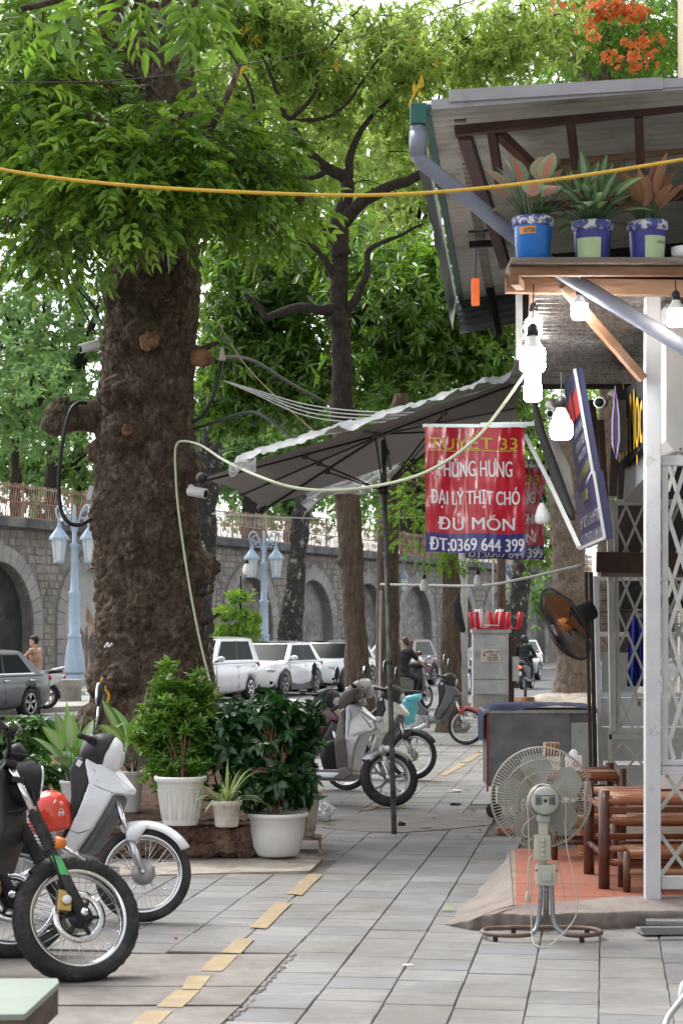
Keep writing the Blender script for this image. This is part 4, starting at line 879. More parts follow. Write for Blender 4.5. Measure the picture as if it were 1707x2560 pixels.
# ---- steel gates (each bar a part)
def lattice(root, x0, x1, y0, y1, Y, dx, dy, w, mat, th=.006):
    """diamond lattice in the plane Y between photo columns x0..x1 and rows y0..y1; dx,dy: half diamond"""
    k = dy/dx
    for sg, off in ((1, 0), (-1, .007)):
        c = y0-(x1-x0)*k-dy; 
        while c < y1+(x1-x0)*k+dy:
            pts = []
            f = (lambda x: c+k*(x-x0)) if sg > 0 else (lambda x: c+k*(x1-x))
            xa, xb = x0, x1
            inv = (lambda y: x0+(y-c)/k) if sg > 0 else (lambda y: x1-(y-c)/k)
            lo, hi = sorted((inv(y0), inv(y1))); xa, xb = max(x0, lo), min(x1, hi)
            if xb-xa > dx*.25:
                m = MB(); m.bar(P(xa, f(xa), Y+off), P(xb, f(xb), Y+off), w, th, up=(0, 1, 0)); m.build('lattice_bar', MAT[mat], root)
            c += 2*dy
g1 = thing('folding_gate', 'white steel lattice gate beside the shop corner post', 'gate', P(1690, 2215, 11.62))
for x in (1661, 1790): beam('gate_stile', 'white_steel', (x, 1160, 11.62), (x, 1902, 11.62), .034, .034, g1)
for y, h in ((1152, .06), (1906, .03), (1926, .05), (2206, .075)): beam('gate_rail', 'white_steel', (1650, y, 11.62), (1850, y, 11.62), .05, h, g1)
lattice(g1, 1668, 1850, 1166, 1898, 11.63, 44, 140, .024, 'white_steel'); lattice(g1, 1668, 1850, 1096, 1898, 11.8, 40, 132, .022, 'gate_steel'); lattice(g1, 1650, 1850, 1938, 2196, 11.63, 62, 84, .022, 'gate_steel')
m = MB(); m.box(P(1650, 1482, 11.62), (.06, .03, .03)); m.build('weld_lug', MAT['white_steel'], g1)
g2 = thing('folding_gate', 'grey steel lattice gate at the back of the bamboo tables', 'gate', P(1600, 1995, 17.8))
beam('gate_stile', 'gate_steel', (1521, 1205, 17.78), (1531, 1830, 17.78), .085, .05, g2); beam('gate_stile', 'gate_steel', (1538, 1260, 17.8), (1545, 1830, 17.8), .035, .035, g2); beam('gate_stile', 'gate_steel', (1523, 1832, 17.8), (1527, 2000, 17.8), .04, .04, g2)
for y in (1256, 1826, 1842, 1996): beam('gate_rail', 'gate_steel', (1520, y, 17.8), (1850, y, 17.8), .04, .05, g2)
lattice(g2, 1542, 1850, 1264, 1820, 17.8, 22, 52, .022, 'gate_steel'); lattice(g2, 1526, 1850, 1850, 1990, 17.8, 33, 40, .022, 'gate_steel')
m = MB(); m.box(P(1597, 1760, 17.75), (.028, .02, .04)); m.torus(P(1597, 1751, 17.75), (0, 1, 0), .011, .003, 12, 6); tag(m.build('padlock', MAT['rust_steel'], None, loc=P(1597, 1768, 17.75)), 'small rusty padlock hanging on the grey lattice gate', 'padlock')
# back screen with boards, wire mesh
sc_ = thing('back_screen', 'steel framed screen with wire mesh and pale boards behind the lattice gate', 'screen', P(1600, 1990, 18.7))
for a, b in (((1488, 1440, 18.7), (1502, 1995, 18.7)), ((1492, 1446, 18.7), (1850, 1446, 18.7)), ((1497, 1586, 18.7), (1850, 1586, 18.7)), ((1498, 1737, 18.7), (1850, 1737, 18.7)), ((1640, 1440, 18.7), (1644, 1995, 18.7))): beam('frame_bar', 'white_board', a, b, .045, .045, sc_)
def panel(name, mat, x0, x1, y0, y1, Y, root, d=.02):
    q = MB(); a, b = P(x0, y1, Y), P(x1, y0, Y); q.box(((a.x+b.x)/2, Y, (a.z+b.z)/2), (b.x-a.x, d, b.z-a.z)); return q.build(name, MAT[mat], root, bevel=.003)
panel('board', 'grey_board', 1503, 1590, 1632, 1732, 18.72, sc_)
for y0, y1 in ((1745, 1815), (1818, 1902), (1912, 1990)): panel('board', 'white_board', 1500, 1850, y0, y1, 18.72, sc_)
m = MB()
for k in range(40):
    x = 1500+k*5; m.bar(P(x, 1462, 18.75), P(x, 1580, 18.75), .003, .003)
for k in range(18): m.bar(P(1500, 1462+k*6.6, 18.752), P(1700, 1462+k*6.6, 18.752), .003, .003)
m.build('wire_mesh', MAT['black'], sc_, kind='stuff')
for y in (1475, 1502, 1530, 1560): beam('mesh_bar', 'black', (1500, y, 18.77), (1700, y, 18.77), .012, .012, sc_)
for x in (1553, 1582): beam('mesh_bar', 'black', (x, 1462, 18.77), (x, 1580, 18.77), .014, .014, sc_)
for k in range(6): beam('mesh_bar', 'black', (1500+24*k, 1592+28*(k % 2), 18.77), (1524+24*k, 1620-28*(k % 2), 18.77), .014, .008, sc_)
mk('navy_cloth', (.022, .045, .3), .9, var=.3, scale=6); mk('teal_board', (.02, .06, .085), .6)
def hang(a, b):
    x = lerp(1572-6*b, 1612+4*b, a); y = lerp(1540+18*abs(a-.5), 1716, b); return P(x, y, 18.25+.05*math.sin(a*17)+.02*math.sin(a*31+b*3))
m = MB(); m.grid(hang, 24, 14); t_ = tag(m.build('hanging_shirt', MAT['navy_cloth'], None, loc=P(1595, 1716, 18.2)), 'bright blue cloth hanging behind the grey lattice gate', 'cloth')
# ---- cream house at the right; two unseen houses added to block skylight
mk('house_cream', (.62, .54, .4), .85, var=.08, scale=1.5, c2=(.45, .38, .29), mixat=(.55, .8), stain_scale=.6); mk('house_grey', (.4, .4, .38), .85, var=.1, scale=1.5); mk('shutter', (.12, .2, .16), .6)
def house(label, x0, x1, y0, y1, h, mat):
    t = thing('shophouse', label, 'house', (x0, (y0+y1)/2, 0)); q = MB(); q.box(((x0+x1)/2, (y0+y1)/2, h/2), (x1-x0, y1-y0, h)); w = q.build('wall', MAT[mat], t); q = MB(); q.box(((x0+x1)/2-.15, (y0+y1)/2, h+.1), (x1-x0+.5, y1-y0+.3, .2)); q.build('roof_slab', MAT['concrete'], t)
    n = max(1, int((y1-y0)/3.2))
    for k in range(n):
        yc = y0+(k+.5)*(y1-y0)/n
        for z in (np.arange(4.6, h-1.6, 3.3)): q = MB(); q.box((x0-.02, yc, z), (.08, 1.1, 1.5)); wi = q.build('window', MAT['shutter'], w); q = MB(); q.box((x0-.06, yc, z-.82), (.16, 1.3, .08)); q.build('sill', MAT['concrete'], wi)
        q = MB(); q.box((x0-.02, yc, 1.3), (.06, 2.4, 2.6)); q.build('door_shutter', MAT['dull_metal'], w)
house('cream shophouse wall glimpsed at the far right above the tin roof', 6.38, 13, 21, 38, 15.5, 'house_cream'); house('unseen grey shophouse added beside the eatery to block skylight', 5.1, 12, 3, 20.8, 9.5, 'house_grey'); house('unseen cream shophouse added off camera to cut skylight and reflections', 4.6, 12, -16, 2.8, 10.5, 'house_cream')
# ================================================================== potted plants in paint buckets
mk('bucket_blue', (.012, .16, .55), .25, var=.12, coat=.3, c2=(.7, .72, .72), mixat=(.66, .69), stain_scale=16); mk('bucket_navy', (.05, .055, .27), .35, var=.15, c2=(.6, .6, .58), mixat=(.6, .66), stain_scale=14); mk('bucket_lid', (.07, .085, .3), .35, var=.2, c2=(.72, .72, .7), mixat=(.5, .56), stain_scale=22); mk('label_green', (.45, .58, .33), .5, var=.05, c2=(.65, .65, .6), mixat=(.58, .66), stain_scale=12); mk('label_orange', (.7, .3, .07), .5); mk('ink', (.03, .03, .06), .5)
leafmat('agl_pink', (.5, .17, .14), (.62, .3, .25), (.6, .3, .2), .25, .4, .4); leafmat('agl_green', (.18, .27, .15), (.36, .45, .29), (.4, .5, .3), .25, .4, .4); leafmat('agl_dark', (.05, .13, .045), (.1, .2, .07), (.2, .36, .1), .25, .4, .4); leafmat('agl_red', (.26, .13, .075), (.36, .2, .12), (.4, .2, .1), .25, .5, .3)
# blade: many-segment leaf mesh, each leaf a part
def blade(root, base, d, up, L, Wd, mats, curl=.5, fold=.18, name='leaf', nseg=9, tipw=1.0, rim=None):
    base, d, up = Vector(base), Vector(d).normalized(), Vector(up); sd = d.cross(up).normalized(); n = sd.cross(d).normalized(); mb = MB(); vs = []; p = base.copy(); dd = d.copy()
    for i in range(nseg+1):
        t = i/nseg; w = Wd*.5*(math.sin(PI*min(1, t**.8*1.02))**.75 if 0 < t < 1 else .02)*(1 if t < .5 else tipw)
        nn_ = sd.cross(dd).normalized()
        vs += [p-sd*w+nn_*fold*w, p-sd*w*.45+nn_*fold*w*.3, p.copy(), p+sd*w*.45+nn_*fold*w*.3, p+sd*w+nn_*fold*w]
        dd = (dd-Vector((0, 0, 1))*curl/nseg*(.4+t)).normalized(); p = p+dd*(L/nseg)
    f_in, f_out = [], []
    for i in range(nseg):
        for k in range(4): (f_out if k in (0, 3) else f_in).append((i*5+k, i*5+k+1, (i+1)*5+k+1, (i+1)*5+k))
    mb.add(vs, f_in, True, 0); mb.add(vs, f_out, True, 1 if len(mats) > 1 else 0)
    o = mb.build(name, mats, root)
    a = o.data.attributes.new('rnd', 'FLOAT', 'POINT'); a.data.foreach_set('value', np.full(len(o.data.vertices), random.random(), dtype=np.float32))
    return o
def rosette(root, c, n, L, Wd, mats, el=(20, 75), stem=.05, curl=.6, r=.02, seed=0):
    rr = random.Random(seed)
    for k in range(n):
        a = 2.4*k+rr.uniform(-.3, .3); e = rad(lerp(el[1], el[0], k/max(1, n-1))+rr.uniform(-8, 8)); d = Vector((math.cos(a)*math.cos(e), math.sin(a)*math.cos(e), math.sin(e)))
        b = Vector(c)+Vector((math.cos(a)*r, math.sin(a)*r, 0)); st = b+d*stem*rr.uniform(.7, 1.5)+Vector((0, 0, stem*.5))
        q = MB(); q.tube([b, (b+st)/2+Vector((0, 0, .01)), st], [.005, .004, .003], 5); q.build('stalk', MAT['agl_dark'], root)
        blade(root, st, d, (0, 0, 1), L*rr.uniform(.75, 1.15), Wd*rr.uniform(.8, 1.1), mats, curl)
def bucket_plant(px, label, body, lid, r, h, n, L, Wd, mats, seed, el, stem):
    b = P(px, 647, 11.05); b.z = P(0, 652, 10.95).z+.016
    t = thing('bucket_plant', label, 'potted plant', b)
    m = MB(); T = Matrix.Translation(b); m.lathe([(r*.84, 0), (r*.86, .003), (r*.97, h-.05)], 28, T, capb=True); o = m.build('bucket', MAT[body], t)
    m = MB(); m.lathe([(r*.97, h-.055), (r*1.06, h-.05), (r*1.08, h-.03), (r*1.08, h-.008), (r*1.0, h), (r*.93, h-.004), (r*.92, h-.04)], 28, T); m.build('rim', MAT[lid], o)
    m = MB(); m.lathe([(0, h-.035), (r*.93, h-.035)], 16, T); m.build('soil', MAT['soil'], t)
    rosette(t, b+Vector((0, 0, h-.03)), n, L, Wd, mats, el, stem, .55, .03, seed); return t, b, o
def on_cyl(b, r, h):   # print on the bucket: (angle offset rad, height)
    return lambda a, z: b+Vector(((r*(.86+.11*z/(h-.05))+.002)*math.sin(a), -(r*(.86+.11*z/(h-.05))+.002)*math.cos(a), z))
def cyl_patch(fn, a0, a1, z0, z1): q = MB(); q.grid(lambda s, t: fn(lerp(a0, a1, s), lerp(z0, z1, t)), 8, 3); return q
t, b, o = bucket_plant(1331, 'pink-leaved plant in a shiny blue paint bucket on the timber shelf', 'bucket_blue', 'bucket_lid', .108, .24, 24, .165, .115, [MAT['agl_pink'], MAT['agl_green']], 1, (10, 80), .13)
fn = on_cyl(b, .108, .24); cyl_patch(fn, -.85, .05, .135, .175).build('label', MAT['label_orange'], o); q = MB(); put_text(q, 'AXTON', -.6, .0, .142, .168, lambda a, z: fn(a, z)+Vector((0, -.0012, 0)), .03); q.build('lettering', MAT['ink'], o)
t, b, o = bucket_plant(1480, 'dense green and silver leaved plant in a navy paint bucket on the shelf', 'bucket_navy', 'bucket_lid', .108, .215, 52, .19, .075, [MAT['agl_green'], MAT['agl_dark']], 2, (-5, 82), .12)
fn = on_cyl(b, .108, .215); cyl_patch(fn, -1.1, .35, .0, .115).build('label', MAT['label_green'], o)
t, b, o = bucket_plant(1618, 'drooping bronze-leaved plant in a scuffed navy paint bucket with pale label', 'bucket_navy', 'bucket_lid', .108, .215, 26, .21, .075, [MAT['agl_red'], MAT['agl_red']], 3, (35, 85), .09)
fn = on_cyl(b, .108, .215); cyl_patch(fn, -.3, 1.0, .0, .125).build('label', MAT['label_green'], o); q = MB(); put_text(q, 'CHE PHU', .35, .95, .085, .098, lambda a, z: fn(a, z)+Vector((0, -.0012, 0)), .02); q.build('lettering', MAT['ink'], o)
m = MB(); T = Matrix.Translation(P(1712, 648, 11.05)+Vector((0, 0, .003))); m.lathe([(.06, 0), (.075, .01), (.08, .06), (.06, .065), (.05, .02)], 18, T, capb=True); tag(m.build('white_bowl', MAT['bulb_white'], None, loc=P(1712, 648, 11.05)), 'small white pot at the end of the timber shelf', 'pot')
# yellow flower tips by the gutter
t = thing('yellow_flower_spray', 'spray of yellow petals above the green gutter outlet', 'flower', P(1032, 262, 11.05))
for k, (x, y) in enumerate(((1024, 255), (1030, 238), (1036, 222), (1044, 216), (1056, 204), (1048, 226))):
    blade(t, P(x, y+16, 11.05), (random.uniform(-.2, .4), random.uniform(-.2, .2), 1), (0, 1, .2), .075, .022, [MAT['leaf_yellow']], .1, name='petal')
m = MB(); m.tube(spline([P(1030, 266, 11.05), P(1032, 250, 11.05), P(1050, 220, 11.05)], 5), .004, 5); m.build('stem', MAT['agl_dark'], t)
# ================================================================== bulbs
def bulb(px, py, Y, r, label, on='bulb_on', cord_to=None, kind='jar', cat='light bulb', group=None):
    """py: centre of the glowing part"""
    c = P(px, py, Y); t = thing('light_bulb', label, cat, c-Vector((0, 0, r*1.4)), group=group); T = Matrix.Translation(c)
    m = MB()
    if kind == 'jar': prof = [(0, -r*1.15), (r*.8, -r*1.12), (r, -r*.85), (r, r*.5), (r*.95, r*.75)]
    else: prof = [(0, -r*1.1), (r*.8, -r*1.05), (r*1.02, -r*.7), (r*1.05, r*.1), (r*.9, r*.55)]
    m.lathe(prof, 22, T); m.build('globe', MAT[on], t)
    m = MB(); m.lathe([(prof[-1][0], prof[-1][1]), (r*.72, r*1.1), (r*.45, r*1.6), (r*.42, r*1.9), (0, r*1.92)], 18, T); m.build('cap', MAT['bulb_white'], t)
    m = MB(); m.lathe([(0, r*1.7), (r*.5, r*1.75), (r*.45, r*2.5), (r*.2, r*2.8), (0, r*2.8)], 12, T); m.build('socket', MAT['black'], t)
    top = P(*cord_to) if cord_to else c+Vector((0, 0, r*5)); m = MB(); m.tube(spline([c+Vector((0, 0, r*2.7)), (c+top)/2+Vector((0, 0, r*1.5)), top], 4), .0035, 5); m.build('cord', MAT['cable_black'], t)
    return t
bulb(1448, 775, 11.3, .047, 'lit bulb hanging from the timber shelf above the rust-brown brace', cord_to=(1448, 690, 11.1))
bulb(1688, 790, 11.0, .05, 'warm lit bulb hanging in front of the off-white cabinet', on='bulb_warm', cord_to=(1686, 690, 11.05))
bulb(1402, 1068, 11.4, .064, 'large lit bell-shaped bulb hanging beside the blue sign', kind='bell', cord_to=(1402, 930, 11.5))
for k, (px, py, Y, r) in enumerate(((1333, 815, 11.5, .048), (1331, 895, 11.2, .07), (1331, 945, 12.6, .05), (1331, 978, 13.4, .06))):
    bulb(px, py, Y, r, ['lit bulb at the top of the column of lamps below the shelf end', 'biggest lit bulb in the middle of the column of lamps', 'small lit bulb below the biggest one in the column of lamps', 'lowest lit bulb in the column of lamps above the red banner'][k], cord_to=(1333, 722-12*k, Y))
for k, (px, py, Y, r, top) in enumerate(((1060, 1466, 17.0, .036, (1060, 1400, 17)), (1194, 1455, 17.0, .036, (1194, 1420, 17)), (617, 1426, 30, .06, (617, 1340, 30)), (1356, 1290, 14.6, .055, (1362, 1248, 14.6)))):
    bulb(px, py, Y, r, ['unlit white bulb on the pale pipe near the parasol pole', 'unlit white bulb on the pale pipe above the red stools', 'white shaded bulb hanging in front of the viaduct arch', 'unlit white bulb hanging beside the rear red banner'][k], on='bulb_white', cord_to=top, kind='bell')
# ================================================================== vehicle materials
def paint(name, c, rough=.28, coat=.6, metal=0.0, dirt=(.2, .18, .155), at=(.62, .8)): return mk(name, c, rough, metal, var=.05, scale=3, coat=coat, c2=dirt, mixat=at, stain_scale=7, obj=True, rvar=.1, stretch=(1, 1, 1.8))
paint('paint_white', (.82, .84, .87)); paint('paint_carwhite', (.78, .79, .8), .2, .9, at=(.75, .95)); paint('paint_silver', (.46, .45, .45), .3, .6, .5); paint('paint_grey', (.12, .125, .13), .3, .4, .2, at=(.75, .95)); paint('paint_maroon', (.12, .04, .045), .35, .2, .1, at=(.75, .95)); paint('paint_cream', (.6, .58, .5)); paint('paint_red', (.36, .02, .025), .22, .8); paint('paint_brown', (.13, .105, .1), .35, .3); paint('paint_dkgrey', (.09, .09, .092), .45, .1)
paint('paint_silvercar', (.42, .44, .46), .22, .9, .4, at=(.75, .95)); paint('helmet_red', (.72, .055, .025), .22, .9, at=(.85, 1.0)); paint('paint_wine', (.1, .012, .02), .25, .7)
mk('plastic_dark', (.03, .03, .032), .5, var=.2, c2=(.07, .068, .065), mixat=(.55, .8), stain_scale=10); mk('plastic_grey', (.12, .125, .135), .5, var=.15); mk('seat_black', (.018, .018, .019), .55, var=.2)
mk('rubber', (.022, .022, .023), .75, var=.25, bump=.15, bscale=60, c2=(.085, .078, .068), mixat=(.48, .75), stain_scale=6); mk('glass_car', (.012, .02, .018), .22, var=.1, spec=.03); mk('lens_clear', (.55, .57, .6), .08, var=.02, spec=.8); mk('lens_amber', (.75, .2, .01), .15, var=.1, coat=.5); mk('lens_red', (.5, .012, .012), .15, var=.1, coat=.5); emis('lamp_red_on', (1, .05, .02), 3.0); mk('gold', (.55, .4, .18), .3, .9); mk('sticker_green', (.1, .45, .16), .4); mk('mirror', (.8, .82, .85), .03, 1.0, var=.0); mk('plate_white', (.75, .76, .78), .5); mk('blue_bag', (.1, .42, .5), .35, var=.25, scale=5, spec=.6)
RY = Matrix.Rotation(rad(90), 4, 'X')          # lathe axis z -> -y
class Veh:
    def __init__(s, root): s.r = root
    def add(s, mb, name, mat, parent=None, bevel=0, label=None):
        o = mb.build(name, [MAT[x] for x in mat] if isinstance(mat, (list, tuple)) else MAT[mat], parent or s.r, world=False, bevel=0 if getattr(mb, 'shell', False) else bevel, label=label)
        if getattr(mb, 'shell', False):
            r = o.modifiers.new('r', 'REMESH'); r.mode = 'VOXEL'; r.voxel_size = .0085; r.use_smooth_shade = True
            k = o.modifiers.new('k', 'SMOOTH'); k.factor = .5; k.iterations = int(10+bevel*600)
        return o
def tyre_mb(R, w, ri, M, n=96, tread=.0):
    prof = [(ri, -.36), (ri+.006, -.44), (lerp(ri, R, .45), -.5), (lerp(ri, R, .78), -.46), (lerp(ri, R, .93), -.33), (R*.997, -.16), (R, 0), (R*.997, .16), (lerp(ri, R, .93), .33), (lerp(ri, R, .78), .46), (lerp(ri, R, .45), .5), (ri+.006, .44), (ri, .36)]
    mb = MB(); vs = []; k = len(prof)
    for i in range(n):
        a = 2*PI*i/n
        for j, (r, y) in enumerate(prof):
            rr = r
            if tread and 4 <= j <= 8:
                ph = i*36/n+(abs(y)*3.0)+(.5 if y > 0 else 0); 
                if (ph % 1) < .28 and abs(y) > .05: rr -= tread
            elif tread and j in (3, 9) and (i*36/n+1.0+(.5 if y > 0 else 0)) % 1 < .25: rr -= tread
            vs.append(M @ Vector((rr*math.cos(a), y*w, rr*math.sin(a))))
    fs = [(i*k+j, i*k+j+1, ((i+1) % n)*k+j+1, ((i+1) % n)*k+j) for i in range(n) for j in range(k-1)]
    return mb.add(vs, fs, True)
def tread_mb(R, w, M, n=34):
    mb = MB()
    for k in range(n):
        for y, da, ln in ((-.4, .5, .9), (-.22, 0, .8), (0, .5, .7), (.22, 0, .8), (.4, .5, .9)):
            a = 2*PI*(k+da)/n; d = 2*PI/n*.36*ln; r0, r1 = R*(1-.0 if abs(y) < .1 else (.985 if abs(y) < .3 else .945)), 0; hw = w*.085
            vs = [M @ Vector(((r0+h)*math.cos(a+s_*d*(1-.1*(h > 0))+.25*d*t_), (y*w+t_*hw*(1-.12*(h > 0))), (r0+h)*math.sin(a+s_*d*(1-.1*(h > 0))+.25*d*t_))) for h in (-.006, .0035) for s_, t_ in ((-1, -1), (1, -1), (1, 1), (-1, 1))]
            mb.add(vs, [(4, 5, 6, 7), (0, 1, 5, 4), (1, 2, 6, 5), (2, 3, 7, 6), (3, 0, 4, 7)])
    return mb
def ring_mb(prof, M, n=64):
    """closed profile (r, y) swept round the wheel axis y"""
    mb = MB(); k = len(prof); vs = [M @ Vector((r*math.cos(2*PI*i/n), y, r*math.sin(2*PI*i/n))) for i in range(n) for r, y in prof]
    return mb.add(vs, [(i*k+j, i*k+(j+1) % k, ((i+1) % n)*k+(j+1) % k, ((i+1) % n)*k+j) for i in range(n) for j in range(k)], True)
def moto_wheel(v, M, R, w, ri, style='spoke', rimmat='chrome', hub='alu', tread=0.0, name='wheel', disc=False, nsp=36, side=-1):
    q = MB(); q.cyl(M @ Vector((0, -.045, 0)), M @ Vector((0, .045, 0)), .055 if style == 'spoke' else .04, n=20); wh = v.add(q, name, hub)
    ty = v.add(tyre_mb(R, w, ri, M, 64), 'tyre', 'rubber', wh)
    if tread: v.add(tread_mb(R, w, M), 'tread_blocks', 'rubber', wh)['kind'] = 'stuff'
    rw = w*.36
    v.add(ring_mb([(ri+.004, -rw), (ri+.006, -rw*.8), (ri-.012, -rw*.5), (ri-.014, rw*.5), (ri+.006, rw*.8), (ri+.004, rw), (ri-.006, rw), (ri-.022, rw*.5), (ri-.022, -rw*.5), (ri-.006, -rw)], M), 'rim', rimmat, wh)
    q = MB()
    if style == 'spoke':
        for k in range(nsp):
            a = 2*PI*k/nsp; sd = .03*(1 if k % 2 else -1); da = .32*(1 if (k//2) % 2 else -1)
            q.tube([M @ Vector((.05*math.cos(a+da), sd, .05*math.sin(a+da))), M @ Vector(((ri-.018)*math.cos(a), 0, (ri-.018)*math.sin(a)))], .0017, 4)
        v.add(q, 'spokes', 'chrome', wh)
        q = MB(); q.cyl(M @ Vector((0, side*.058, 0)), M @ Vector((0, side*.03, 0)), .066, .07, 28); v.add(q, 'drum', 'dull_metal', wh)
    else:
        for k in range(5):
            a = 2*PI*k/5+.3
            for d in (-.23, .23):
                p0 = M @ Vector((.03*math.cos(a), 0, .03*math.sin(a))); p1 = M @ Vector((.12*math.cos(a), 0, .12*math.sin(a))); p2 = M @ Vector(((ri-.01)*math.cos(a+d), 0, (ri-.01)*math.sin(a+d)))
                q.tube([p0, p1], [.02, .014], 8); q.tube([p1, p2], [.013, .012], 8)
        v.add(q, 'spokes', rimmat, wh)
    if disc:
        o = side*(.055)
        v.add(ring_mb([(.088, o-.002), (.128, o-.002), (.128, o+.002), (.088, o+.002)], M, 48), 'brake_disc', 'chrome', wh)
        q = MB()
        for k in range(6):
            a = 2*PI*k/6; q.tube([M @ Vector((.04*math.cos(a), o, .04*math.sin(a))), M @ Vector((.094*math.cos(a+.1), o, .094*math.sin(a+.1)))], [.016, .009], 6)
        q.cyl(M @ Vector((0, o+side*.012, 0)), M @ Vector((0, o-side*.02, 0)), .06, n=20); v.add(q, 'disc_carrier', 'black', wh)
        q = MB()
        for k in range(40):
            a = 2*PI*k/40; r = .1+.018*(k % 3)/2; q.cyl(M @ Vector((r*math.cos(a), o+side*.0025, r*math.sin(a))), M @ Vector((r*math.cos(a), o+side*.001, r*math.sin(a))), .0028, n=6)
        v.add(q, 'disc_holes', 'black', wh)
    return wh
def arc_fender(mb, M, R, w, a0, a1, n=24, k=8, drop=.02, tip=1.0):
    rows = []
    for i in range(n+1):
        t = i/n; a = lerp(a0, a1, t); ww = w*(1 if .12 < t < .9 else lerp(.55, 1, min(t/.12, (1-t)/.1)))
        for j in range(k+1):
            y = -1+2*j/k; rows.append(M @ Vector(((R-drop*y*y*1.6)*math.cos(a), y*ww, (R-drop*y*y*1.6)*math.sin(a))))
    W_ = k+1; fs = [(i*W_+j, i*W_+j+1, (i+1)*W_+j+1, (i+1)*W_+j) for i in range(n) for j in range(k)]
    return mb.add(rows, fs, True)
def place(front_px, front_py, ground_py, heading, lean, wb, R):
    Y = GY(ground_py); f = P(front_px, front_py, Y); Rm = Matrix.Rotation(heading, 4, 'Z') @ Matrix.Rotation(lean, 4, 'X')
    off = Rm @ Vector((wb, 0, R)); return Vector((f.x-off.x, Y-off.y, 0)), (lean, 0, heading)
def steer_M(px, pz, ang, rake=rad(26)):
    """rotation about the raked steering axis through (px,0,pz)"""
    ax = Vector((-math.sin(rake), 0, math.cos(rake))); c = Vector((px, 0, pz)); return Matrix.Translation(c) @ Matrix.Rotation(ang, 4, ax) @ Matrix.Translation(-c)
def tb(pts, r, n=8, M=None): q = MB(); q.tube([(M @ Vector(p)) if M else Vector(p) for p in pts], r, n); return q
def mirror_(v, M, base, tip, rx, rz, parent=None, tilt=0):
    q = tb(spline([base, ((base[0]+tip[0])/2-.01, (base[1]+tip[1])/2, (base[2]+tip[2])/2+.02), tip], 5), .005, 6, M); s_ = v.add(q, 'mirror_stalk', 'black', parent)
    q = MB(); q.sphere(M @ Vector(tip), (.02, rx, rz), 14, 10, R=(M.to_3x3())); h = v.add(q, 'mirror', 'black', s_)
    q = MB(); q.sphere(M @ (Vector(tip)+Vector((-.012, 0, 0))), (.012, rx*.9, rz*.9), 14, 10, R=(M.to_3x3())); v.add(q, 'mirror_glass', 'mirror', h)
def shell(outline, hw, cut=None):
    """closed side outline (x,z) thickened to +-hw(x,z)"""
    q = MB(); q.prism(outline, lambda x, z: (x, hw(x, z), z), lambda x, z: (x, -hw(x, z), z), smooth=True); q.shell = True; return q
